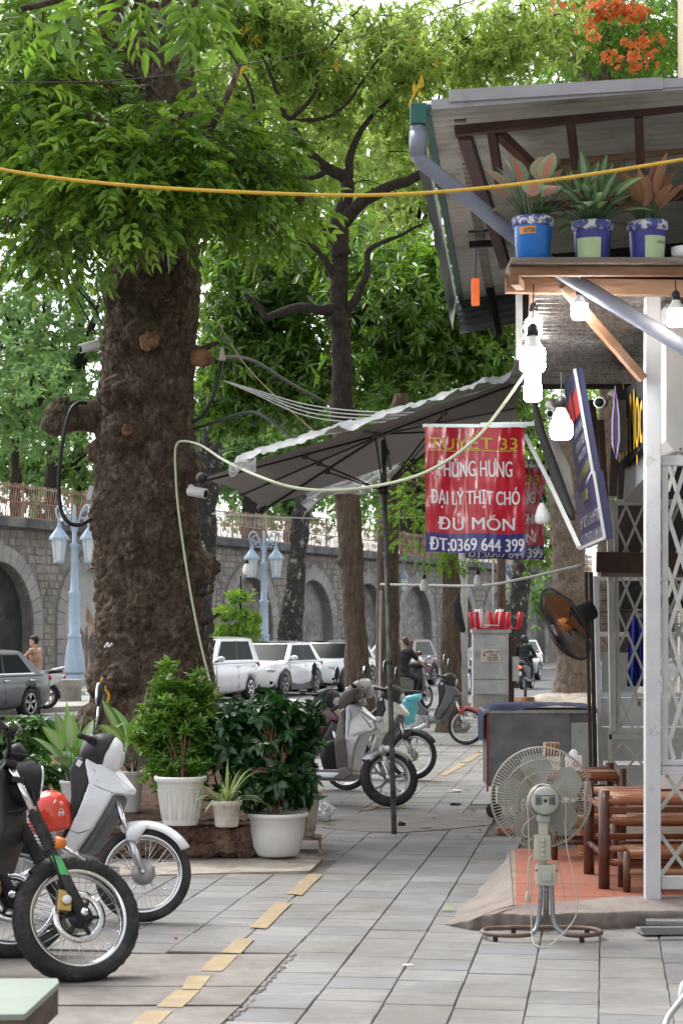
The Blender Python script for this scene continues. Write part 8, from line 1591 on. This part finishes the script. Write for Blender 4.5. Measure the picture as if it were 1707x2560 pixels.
# ================================================================== near things at the frame edge
mk('mint_top', (.27, .31, .27), .45, var=.08, c2=(.3, .28, .24), mixat=(.6, .8), stain_scale=7); mk('rust_under', (.13, .095, .07), .8, var=.4, scale=9, bump=.4)
gt = thing('low_metal_table', 'pale green metal lid with cut corners at the lower left edge', 'table', (P(40, 2560, 6.2).x, 6.6, 0))
zt = P(0, 2450, 6.4).z; pts = [P(150, 2447, 1), P(132, 2502, 1)]
def TT(px, py): Y = FPX*(EYE-zt)/(py-HORIZ); p = P(px, py, Y); return (p.x, p.y)
out = [TT(-260, 2446), TT(144, 2446), TT(148, 2456), TT(62, 2535), TT(-260, 2540)]
m = MB(); m.prism(out, lambda a, b: (a, b, zt), lambda a, b: (a, b, zt-.018)); m.build('top', MAT['mint_top'], gt, bevel=.004); m = MB(); m.prism([(a*.98-.02, b) for a, b in out], lambda a, b: (a, b, zt-.02), lambda a, b: (a, b, zt-.1)); m.build('apron_frame', MAT['rust_under'], gt)
for px, py in ((120, 2455), (20, 2535)): a, b = TT(px, py); m = MB(); m.bar((a-.05, b, 0), (a-.05, b, zt-.09), .04, .04); m.build('leg', MAT['rust_under'], gt)
ch = thing('steel_chair', 'white chair with curved steel tube leg cut off by the right edge', 'chair', G(1760, 2600)); q = spline([P(1660, 2575, 8.0), P(1668, 2545, 8.05), P(1690, 2515, 8.1), P(1720, 2480, 8.15), P(1780, 2440, 8.2)], 6); m = MB(); m.tube(q, .013, 10); m.build('leg', MAT['alu'], ch)
m = MB(); m.tube(spline([P(1660, 2575, 8.0), P(1656, 2620, 7.95), P(1655, 2700, 7.9)], 4), .013, 10); m.build('leg', MAT['alu'], ch); m = MB(); m.loft([ring(P(1730+20*k, 2480-12*k, 8.25), (0, 1, 0), (0, 0, 1), .22, .03+.0*k, 14, 3) for k in range(5)]); m.build('seat', MAT['white_board'], ch); m = MB(); m.loft([ring(P(x, y, 8.2), (1, 0, 0), (0, 1, 0), a, .02, 10) for x, y, a in ((1704, 2520, .006), (1700, 2490, .012), (1706, 2460, .012), (1712, 2450, .005))]); m.build('seat_corner', MAT['white_board'], ch)
# ================================================================== litter
leafmat('dry_leaf', (.25, .12, .04), (.5, .33, .16), (.4, .25, .1), .15, .7, .2); leafmat('dry_leaf_green', (.25, .4, .08), (.45, .6, .15), (.4, .55, .15), .2, .6, .3)
LF = [(1002, 2020, .12), (956, 2020, .1), (1095, 2046, .07), (1062, 2072, .13), (1016, 2082, .06), (1200, 2028, .12), (1215, 2022, .1), (1230, 2065, .09), (1215, 2078, .11), (1218, 2094, .08), (1195, 2097, .09), (865, 2010, .08), (1090, 1958, .1), (1080, 1962, .08), (1180, 1921, .06), (1080, 1946, .06), (870, 2101, .07), (1112, 1863, .1), (1195, 1881, .07), (1182, 1978, .08), (1290, 1900, .08), (820, 2063, .09)]
for k, (x, y, L_) in enumerate(LF):
    p = G(x, y, .006); lb = 'dry brown leaf under the front wheel of the silver scooter' if 940 < x < 1010 and y < 2030 else 'dry brown leaf beside the foot of the metal cart' if x > 1190 and y > 2000 else 'dry brown leaf on the paving near the parasol pole foot' if y > 2040 else 'dry brown leaf between the parked motorbikes and the cart'; t = thing('fallen_leaf', lb, 'leaf', p, group=lb.replace('dry brown leaf', 'fallen leaves')); blade(t, p+Vector((-L_*.4, 0, .004)), (math.cos(k*2.1), math.sin(k*2.1)*.6, .18), (0, 0, 1), L_, L_*.45, [MAT['dry_leaf']], .5, .3, nseg=6)
p = G(1120, 2276, .01); t = thing('fallen_leaf', 'fresh yellow-green leaf lying by the concrete ramp', 'leaf', p); blade(t, p+Vector((-.04, 0, .004)), (1, .1, .12), (0, 0, 1), .085, .04, [MAT['dry_leaf_green']], .3, .2)
def crumple(label, px, py, r, mat, cat='litter', name='crumpled_wrapper'):
    p = G(px, py); q = MB(); q.sphere((0, 0, 0), 1, 18, 12); vs = []
    for v_ in q.v:
        v_ = Vector(v_); d = 1+.5*noise.noise(v_*2.2+p)+.3*noise.noise(v_*5+p); vs.append((p.x+v_.x*r[0]*d, p.y+v_.y*r[1]*d, max(.002, r[2]+v_.z*r[2]*d)))
    q.v = vs; q.sm = [False]*len(q.sm); return tag(q.build(name, MAT[mat], None, loc=p), label, cat)
crumple('crumpled clear plastic bag on the paving beside the cream pot', 806, 2052, (.1, .14, .08), 'plastic_sheet'); crumple('white paper scrap on the paving left of the cart', 1136, 1981, (.07, .05, .015), 'paper'); crumple('black rubber scrap on the paving', 1138, 2014, (.06, .02, .012), 'rubber'); crumple('small black scrap beside the parasol pole foot', 1003, 2066, (.03, .03, .02), 'rubber'); crumple('white paper strip on the paving near the drain covers', 1020, 2414, (.03, .012, .004), 'paper'); crumple('pale rag on the painted dash', 535, 2411, (.035, .01, .004), 'paper'); crumple('tiny red scrap on the grey slabs', 440, 2348, (.008, .008, .006), 'print_red')
crumple('brick fragment under the foot of the cream pot', 650, 2140, (.08, .05, .03), 'cut_wood')
# ================================================================== planting bed round the big tree
def bed_h(x, y):
    if not inpoly(x, y, BED): return None
    d = 9
    for i in range(len(BED)):
        a, b = Vector(BED[i]), Vector(BED[(i+1) % len(BED)]); p = Vector((x, y)); t = max(0, min(1, (p-a).dot(b-a)/(b-a).length_squared)); d = min(d, (p-(a+(b-a)*t)).length)
    e = min(1, d/.13); return .26*e**.6+.03*noise.noise(Vector((x*5, y*5, 0)))*e+.018*noise.noise(Vector((x*16, y*16, 2)))
V, F_, idx = [], [], {}
nx, ny = 230, 240; xs = np.linspace(-6.0, -.3, nx); ys = np.concatenate([np.linspace(14.7, 16.2, 120), np.linspace(16.25, 26.2, 120)])
for j, y in enumerate(ys):
    for i, x in enumerate(xs):
        if x < -4.6: continue
        h = bed_h(x, y)
        if h is None:
            continue
        lump_ = .035*abs(noise.noise(Vector((x*9, h*26, 7)))) if y < 15.1 else 0
        idx[(i, j)] = len(V); V.append((x, y-lump_, h))
for (i, j) in idx:
    q = [(i, j), (i+1, j), (i+1, j+1), (i, j+1)]
    if all(k in idx for k in q): F_.append([idx[k] for k in q])
bed = tag(link('planting_bed', npmesh('planting_bed', np.array(V), [np.array(F_)], MAT['soil'])), kind='structure')
m = MB()
for k in range(85):
    x = random.uniform(-2.2, -.66); z = random.uniform(.02, .2); r = random.uniform(.03, .075)
    q = MB(); q.sphere((0, 0, 0), 1, 22, 15)
    for p in q.v:
        p = Vector(p); d = 1+.5*noise.noise(p*1.8+Vector((k, 0, 0)))+.3*noise.noise(p*5.5+Vector((k, 3, 0)))+.15*noise.noise(p*12); m.v.append((x+p.x*r*1.3*d, 14.76+p.y*r*.55*d-.02, max(0, z+p.z*r*.8*d)))
    b = k*len(q.v); m.f += [tuple(i+b for i in f) for f in q.f]; m.sm += [True]*len(q.f); m.mi += [0]*len(q.f)
mk('bed_rock', (.15, .085, .06), .95, var=.55, scale=11, bump=1.0, bscale=30, c2=(.27, .19, .145), stain_scale=6)
o = m.build('rubble_edge', MAT['bed_rock'], bed, kind='stuff')
m = MB(); m.bar((-1.55, 14.72, .262), (-.66, 14.72, .258), .07, .012); m.build('rusty_strip', MAT['rust_steel'], bed)
# ================================================================== pots
mk('pot_white', (.68, .675, .66), .45, var=.05, scale=4, c2=(.45, .41, .36), mixat=(.62, .8), stain_scale=5); mk('pot_stained', (.56, .53, .48), .5, var=.12, c2=(.33, .25, .18), mixat=(.5, .72), stain_scale=7); mk('pot_beige', (.55, .52, .46), .5, var=.08, c2=(.38, .33, .27), stain_scale=5); mk('stem', (.16, .085, .05), .8, var=.3)
def pot(t, b, r, h, mat, prof=None, soil=True, arches=0):
    T = Matrix.Translation(b); prof = prof or [(.0, .0), (r*.66, 0), (r*.68, .01), (r*.9, h*.86), (r*.92, h*.87), (r*1.0, h*.9), (r*1.02, h*.97), (r*.99, h), (r*.92, h*.985), (r*.9, h*.9)]
    m = MB(); m.lathe(prof, 44, T); o = m.build('pot', MAT[mat], t)
    if soil: m = MB(); m.lathe([(0, h*.92), (r*.91, h*.9)], 24, T); m.build('soil', MAT['soil'], t)
    for k in range(arches):
        a0 = 2*PI*k/arches; pts = []
        for i in range(15):
            u = i/14*PI; da = .8*PI/arches*math.cos(u)*.8; z = h*(.12+.6*math.sin(u)**.6); rr = lerp(r*.68, r*.9, z/(h*.86))+.001; pts.append(b+Vector((rr*math.cos(a0+da), rr*math.sin(a0+da), z)))
        m = MB(); m.tube(pts, .004, 6); m.build('embossed_arch', MAT[mat], o)
    return o
def foliage(t, ells, nc, per, rc, K, L, Wd, mat, T=T8, F=F8, droop=.3, spread=.95, shell=.45, name='foliage', up=.3):
    c, pos, dd, tone = clumped(ells, nc, per, rc, shell); dd = nrmz(dd+np.array([0, 0, up])); n = len(pos)
    leaf_obj(name, whorls(pos, dd, K, np.full(n, L), np.full(n, Wd), spread, droop, T, F, tone), mat, t); return c
def stems(t, b, targets, r=.008, mat='stem', name='stems'):
    m = MB()
    for k, c in enumerate(targets): a = Vector(b)+Vector((random.uniform(-.05, .05), random.uniform(-.05, .05), 0)); c = Vector(c); m.tube(spline([a, a.lerp(c, .5)+Vector((0, 0, .08)), c], 4), [lerp(r, r*.4, i/8) for i in range(9)], 5)
    m.build(name, MAT[mat], t, kind='stuff')
leafmat('leaf_ixora', (.02, .075, .012), (.12, .27, .03), (.25, .45, .04), .3, .35, .5); leafmat('leaf_coffee', (.006, .03, .008), (.022, .08, .018), (.06, .2, .03), .2, .24, .6); leafmat('leaf_ivy', (.015, .06, .012), (.06, .17, .035), (.18, .38, .05), .25, .3, .55); leafmat('dieff_pale', (.36, .46, .2), (.55, .62, .36), (.5, .62, .25), .3, .4, .4); leafmat('dieff_edge', (.09, .22, .05), (.14, .3, .07), (.25, .45, .08), .3, .4, .4); leafmat('strap_leaf', (.06, .22, .035), (.12, .32, .05), (.3, .5, .07), .3, .35, .5); leafmat('strap_pale', (.45, .48, .22), (.55, .56, .3), (.5, .55, .2), .3, .4, .4); leafmat('leaf_grey', (.19, .24, .14), (.3, .36, .22), (.35, .42, .22), .3, .45, .35)
def zb(px, py, z): return G(px, py, z)
# ixora
b = zb(452, 2061, .262); t = thing('potted_shrub', 'dense small-leaved green shrub in the big white arched pot', 'potted plant', b); pot(t, b, .19, .355, 'pot_white', arches=12)
c = foliage(t, [(452, 1810, 14.95, 90, 100, .24), (400, 1860, 14.9, 50, 60, .16), (520, 1850, 14.95, 50, 70, .18), (418, 1720, 15, 30, 50, .1), (500, 1760, 15, 40, 60, .12), (450, 1925, 14.75, 75, 48, .17), (400, 1945, 14.7, 40, 30, .1), (500, 1940, 14.7, 40, 30, .1), (350, 1830, 14.9, 18, 50, .08), (560, 1790, 15, 20, 40, .08), (420, 1670, 15, 10, 24, .04), (500, 1700, 15, 12, 28, .05)], 430, 4, .035, 7, .062, .023, MAT['leaf_ixora'], up=.9, droop=.0, spread=.75)
stems(t, b+Vector((0, 0, .3)), c[:22], .005)
foliage(t, [(505, 1695, 14.9, 14, 12, .03), (540, 1730, 14.9, 10, 10, .03), (420, 1690, 14.9, 8, 8, .02)], 10, 3, .015, 5, .016, .012, MAT['strap_pale'], name='flower_buds')
# coffee-like bush
b = zb(694, 2138, .03); t = thing('potted_shrub', 'dark glossy broad-leaved shrub in the rounded white pot', 'potted plant', b)
pot(t, b, .225, .315, 'pot_white', [(0, .0), (.14, 0), (.15, .01), (.175, .06), (.195, .17), (.2, .255), (.205, .26), (.205, .275), (.225, .285), (.228, .305), (.22, .315), (.2, .31), (.195, .28)])
m = MB(); m.tube(spline([b+Vector((-.02, 0, .27)), b+Vector((-.05, .02, .5)), b+Vector((-.08, .02, .7))], 5), .012, 8); m.tube(spline([b+Vector((.0, 0, .27)), b+Vector((.02, .02, .5)), b+Vector((.05, .03, .75))], 5), .01, 8); m.tube(spline([b+Vector((-.01, 0, .27)), b+Vector((-.02, .04, .55)), b+Vector((-.01, .05, .8))], 5), .008, 8); m.build('stems', MAT['stem'], t)
c = foliage(t, [(640, 1850, 14.9, 95, 75, .26), (725, 1870, 15.0, 50, 80, .2), (600, 1900, 14.85, 60, 70, .2), (680, 1790, 15, 110, 45, .24), (690, 1950, 14.9, 70, 45, .2), (570, 1800, 14.9, 40, 40, .15), (620, 1975, 14.65, 70, 36, .12), (740, 1970, 14.8, 40, 30, .12), (670, 1930, 14.55, 90, 40, .08)], 190, 3, .05, 6, .125, .062, MAT['leaf_coffee'], droop=.75, spread=.95, up=.2)
stems(t, b+Vector((-.02, 0, .6)), c[:60], .006)
# cream pot behind, with a taller shrub
b = zb(746, 2089, .12); t = thing('potted_shrub', 'leafy shrub in the tall cream pot on a low metal stand', 'potted plant', b); pot(t, b, .18, .345, 'pot_beige', arches=10)
c = foliage(t, [(750, 1850, 15.8, 40, 85, .16), (735, 1930, 15.7, 50, 50, .16), (772, 1790, 15.8, 12, 40, .06)], 34, 3, .05, 6, .11, .05, MAT['leaf_ivy'], droop=.2, up=.7); stems(t, b+Vector((0, 0, .3)), c[:30], .006)
m = MB(); m.box(b+Vector((0, 0, -.012)), (.36, .3, .02)); st_ = m.build('stand_top', MAT['rust_steel'], t)
for dx in (-.16, .16):
    for dy in (-.13, .13): m = MB(); m.bar(b+Vector((dx, dy, -.02)), (b.x+dx*1.03, b.y+dy, 0), .018, .018); m.build('stand_leg', MAT['rust_steel'], t)
# small pot with strap leaves
b = zb(567, 2066, .262); t = thing('potted_strap_plant', 'spidery yellow-edged plant in the small stained pot', 'potted plant', b); pot(t, b, .115, .19, 'pot_stained', [(0, 0), (.08, 0), (.085, .01), (.098, .15), (.112, .155), (.116, .185), (.105, .19), (.1, .17)])
for k in range(26): a = 2.4*k; e = rad(random.uniform(15, 80)); blade(t, b+Vector((.02*math.cos(a), .02*math.sin(a), .17)), (math.cos(a)*math.cos(e), math.sin(a)*math.cos(e), math.sin(e)), (0, 0, 1), random.uniform(.24, .4), .022, [MAT['strap_leaf'], MAT['strap_pale']], 1.4, .25, nseg=10)
# dieffenbachias
for px, py, r, h, lab, n, L, sd, mats in ((332, 2030, .09, .32, 'pale variegated broad-leaved plant in a narrow white pot behind the motorbike mirror', 17, .4, 5, ('dieff_pale', 'dieff_edge')), (182, 2035, .1, .26, 'grey-green variegated plant in the white pot behind the motorbike handlebar', 20, .32, 6, ('leaf_grey', 'dieff_edge'))):
    b = zb(px, py, .262); t = thing('potted_dieffenbachia', lab, 'potted plant', b); pot(t, b, r, h, 'pot_white'); rosette(t, b+Vector((0, 0, h*.9)), n, L, L*.42, [MAT[mats[0]], MAT[mats[1]]], (5, 78), .16, .75, .02, sd)
b = zb(165, 2000, .262); b.y += .3; t = thing('potted_dracaena', 'upright plant with long sword-like green leaves at the left of the bed', 'potted plant', b); pot(t, b, .11, .22, 'pot_stained')
for k, (dx, dz, L, w) in enumerate(((-.06, 1.0, .62, .09), (.06, 1.0, .54, .075), (.35, .8, .42, .06), (-.5, .85, .48, .06), (.1, .9, .4, .06), (-.9, .5, .42, .045), (.55, .6, .36, .05))): blade(t, b+Vector((.02*dx, 0, .2)), (dx, random.uniform(-.2, .2), dz), (.1, 1, .1), L, w, [MAT['strap_leaf'], MAT['strap_pale'] if k == 5 else MAT['strap_leaf']], .25, .25, nseg=12)
b = Vector((P(40, 1870, 16.2).x, 16.2, .26)); t = thing('trailing_vine', 'glossy heart-leaved vine heaped at the left end of the bed', 'plant', b)
c = foliage(t, [(30, 1850, 15.9, 70, 55, .3), (110, 1830, 16.1, 50, 45, .25), (60, 1920, 15.7, 90, 40, .25), (-60, 1840, 15.9, 60, 70, .3)], 110, 3, .05, 5, .085, .068, MAT['leaf_ivy'], droop=.5, up=.4); stems(t, b, c[:40], .005)
# crumpled bit of cloth by the pots
# ================================================================== people
mk('skin', (.46, .27, .18), .5, var=.08, scale=5); mk('skin2', (.4, .24, .165), .5, var=.08); mk('hair', (.02, .016, .014), .6, var=.3); mk('hair_brown', (.06, .035, .025), .6); mk('shirt_black', (.014, .015, .018), .85, var=.25, scale=8); mk('trousers_dark', (.022, .024, .032), .85, var=.25, scale=8); mk('shirt_white', (.6, .6, .6), .85, var=.1)
def blobmesh(t, name, mat, tubes, spheres, vox=.013, it=8):
    m = MB()
    for pts, rs in tubes: m.tube(spline(pts, 4), [interp(i/(4*(len(pts)-1)), np.linspace(0, 1, len(rs)), rs) for i in range(4*(len(pts)-1)+1)], 12)
    for c, r in spheres: m.sphere(c, r, 16, 12)
    o = m.build(name, MAT[mat], t, world=False); r_ = o.modifiers.new('r', 'REMESH'); r_.mode = 'VOXEL'; r_.voxel_size = vox; r_.use_smooth_shade = True; k = o.modifiers.new('k', 'SMOOTH'); k.factor = .5; k.iterations = it; return o
def human(label, loc, rz, J, skin='skin', shirt=None, trousers='trousers_dark', hair='hair', helmet=None, shoes=True, sleeve=.5):
    """J: joints in local metres, x = facing direction"""
    t = thing('person', label, 'person', loc, rz); V_ = lambda k: Vector(J[k]); hd = V_('head'); nk = V_('neck'); tb_, sp_ = [], []
    pel, ch = V_('pelvis'), V_('chest')
    torso = [(pel-Vector((0, 0, .08)), (.15, .16, .1)), (pel+Vector((0, 0, .02)), (.125, .165, .12)), (pel.lerp(ch, .45), (.11, .145, .13)), (ch, (.125, .175, .15)), (ch.lerp(nk, .55), (.105, .18, .09)), (V_('shl'), (.065, .065, .07)), (V_('shr'), (.065, .065, .07))]
    sp_ += torso; tb_ += [([pel, pel.lerp(ch, .5), ch, ch.lerp(nk, .7)], [.12, .11, .12, .09]), ([ch.lerp(nk, .5), nk, hd], [.075, .058, .056])]
    F = (V_('look')-hd).normalized(); U = Vector((0, 0, 1)); Sd = U.cross(F).normalized()
    sp_ += [(hd+U*.03, (.092, .078, .105)), (hd+F*.022-U*.055, (.068, .06, .06)), (hd+F*.095-U*.012, (.016, .013, .024)), (hd+F*.075-U*.085, (.022, .028, .016)), (hd+F*.078+U*.03, (.02, .055, .012)), (hd+Sd*.078-U*.005, (.02, .012, .032)), (hd-Sd*.078-U*.005, (.02, .012, .032))]
    arms, legs = [], []
    for s_ in 'lr':
        sh, el, ha = V_('sh'+s_), V_('el'+s_), V_('ha'+s_); tb_.append(([sh, sh.lerp(el, .5), el, el.lerp(ha, .5), ha], [.055, .047, .039, .036, .027])); d = (ha-el).normalized(); a, b = basis(d)
        sp_.append((ha+d*.05, (.032, .032, .032)))
        for k in range(4): f0 = ha+d*.07+a*(.03-.02*k); tb_.append(([f0, f0+d*.035, f0+d*.06+b*.02], [.0105, .0095, .008]))
        tb_.append(([ha+d*.03+a*.03, ha+d*.06+a*.055, ha+d*.085+a*.055+b*.01], [.012, .0105, .009])); arms.append((sh, el, ha))
        hp, kn, an, fo = V_('hip'+s_), V_('kn'+s_), V_('an'+s_), V_('to'+s_); tb_.append(([hp, hp.lerp(kn, .5), kn, kn.lerp(an, .35), an], [.09, .078, .056, .056, .038])); tb_.append(([an-Vector((.03, 0, .02)), fo], [.045, .035])); legs.append((hp, kn, an, fo))
    blobmesh(t, 'body', skin, tb_, sp_)
    if shirt:
        tt = [([pel+Vector((0, 0, .0)), pel.lerp(ch, .5), ch, ch.lerp(nk, .75)], [.135, .128, .14, .1])]; ss = [(c+Vector((0, 0, .0)), tuple(x+.014 for x in r)) for c, r in torso]
        for sh, el, ha in arms: tt.append(([sh, sh.lerp(el, .5), sh.lerp(el, .9) if sleeve < .6 else el, *( [el.lerp(ha, .92)] if sleeve > .6 else [])], [.074, .066, .062]+([.042] if sleeve > .6 else [])))
        blobmesh(t, 'shirt', shirt, tt, ss, .014, 10)
    if trousers:
        tt, ss = [], [(pel-Vector((0, 0, .07)), (.165, .175, .12)), (pel+Vector((0, 0, .0)), (.14, .178, .1))]
        for hp, kn, an, fo in legs: tt.append(([hp, hp.lerp(kn, .5), kn, kn.lerp(an, .5), an], [.105, .095, .078, .07, .06]))
        blobmesh(t, 'trousers', trousers, tt, ss, .014, 10)
    if shoes:
        for hp, kn, an, fo in legs: blobmesh(t, 'shoe', 'plastic_dark', [([an-Vector((.05, 0, .035)), fo+Vector((.04, 0, -.01))], [.05, .042])], [])
    if helmet:
        m = MB(); m.lathe([(0, .2), (.06, .19), (.11, .15), (.138, .08), (.14, .0), (.128, -.06), (.115, -.06)], 24, Matrix.Translation(hd-U*.01)); h = m.build('helmet', MAT[helmet], t, world=False)
    else: blobmesh(t, 'hair', hair, [], [(hd+U*.05-F*.015, (.098, .086, .1)), (hd-F*.045+U*.01, (.06, .08, .08)), (hd+F*.05+U*.095, (.04, .065, .035))], .012, 5)
    return t
def stand(**k):
    J = dict(pelvis=(0, 0, .94), chest=(0, 0, 1.24), neck=(.01, 0, 1.46), head=(.04, 0, 1.6), look=(1, 0, 1.58), shl=(0, .19, 1.4), shr=(0, -.19, 1.4), ell=(.02, .25, 1.12), elr=(.02, -.25, 1.12), hal=(.1, .24, .88), har=(.1, -.24, .88), hipl=(0, .09, .9), hipr=(0, -.09, .9), knl=(.02, .1, .5), knr=(.02, -.1, .5), anl=(-.02, .1, .08), anr=(-.02, -.1, .08), tol=(.15, .11, .04), tor=(.15, -.11, .04)); J.update(k); return J
def ride(**k):
    J = dict(pelvis=(0, 0, .9), chest=(.1, 0, 1.2), neck=(.13, 0, 1.42), head=(.16, 0, 1.56), look=(1.2, 0, 1.5), shl=(.1, .19, 1.36), shr=(.1, -.19, 1.36), ell=(.3, .27, 1.16), elr=(.3, -.27, 1.16), hal=(.52, .28, 1.05), har=(.52, -.28, 1.05), hipl=(.02, .1, .84), hipr=(.02, -.1, .84), knl=(.42, .16, .72), knr=(.42, -.16, .72), anl=(.36, .15, .36), anr=(.36, -.15, .36), tol=(.5, .16, .31), tor=(.5, -.16, .31)); J.update(k); return J
human('shirtless man with short black hair standing behind the grey saloon', (P(90, 1585, 44.2).x, 44.2, -.12), rad(160), stand(ell=(.2, .27, 1.2), hal=(.44, .2, 1.12), look=(1, .25, 1.55)), trousers='trousers_dark')
def rider(label, blabel, px, Y, rz, **kw):
    x = P(px, 1585, Y).x; off = Matrix.Rotation(rz, 3, 'Z') @ Vector((.18, 0, 0)); loc = Vector((x-off.x, Y-off.y, -.121)); v = scooter(blabel, loc, (0, 0, rz), 0, kw.pop('c1', 'paint_dkgrey'), 'plastic_dark', name='ridden_scooter')
    q = MB(); q.sphere((-.43, 0, .72), (.03, .075, .045), 12, 8); v.add(q, 'lit_tail_light', 'lamp_red_on'); q = MB(); q.box((-.46, 0, .52), (.012, .16, .12)); v.add(q, 'number_plate', 'plate_white')
    human(label, Vector((x-off.x+off.x*.9, Y-off.y+off.y*.9, -.121)), rz, ride(**kw.pop('J', {})), **kw)
rider('rider in black T-shirt with brown hair seen from behind the parasol pole', 'dark scooter under the rider in the black T-shirt', 1004, 46.5, rad(58), shirt='shirt_black', hair='hair_brown', skin='skin2', J=dict(look=(.2, .9, 1.5)))
rider('rider in black with helmet and crossed straps riding away past the cabinet', 'black scooter with glowing tail light under the helmeted rider', 1308, 64, rad(72), shirt='shirt_black', helmet='black', skin='skin2', sleeve=.9)
rider('rider in white top hidden behind the thick pale pole', 'white scooter hidden behind the thick pale pole', 1158, 50, rad(85), shirt='shirt_white', helmet='black', skin='skin2', c1='paint_white')
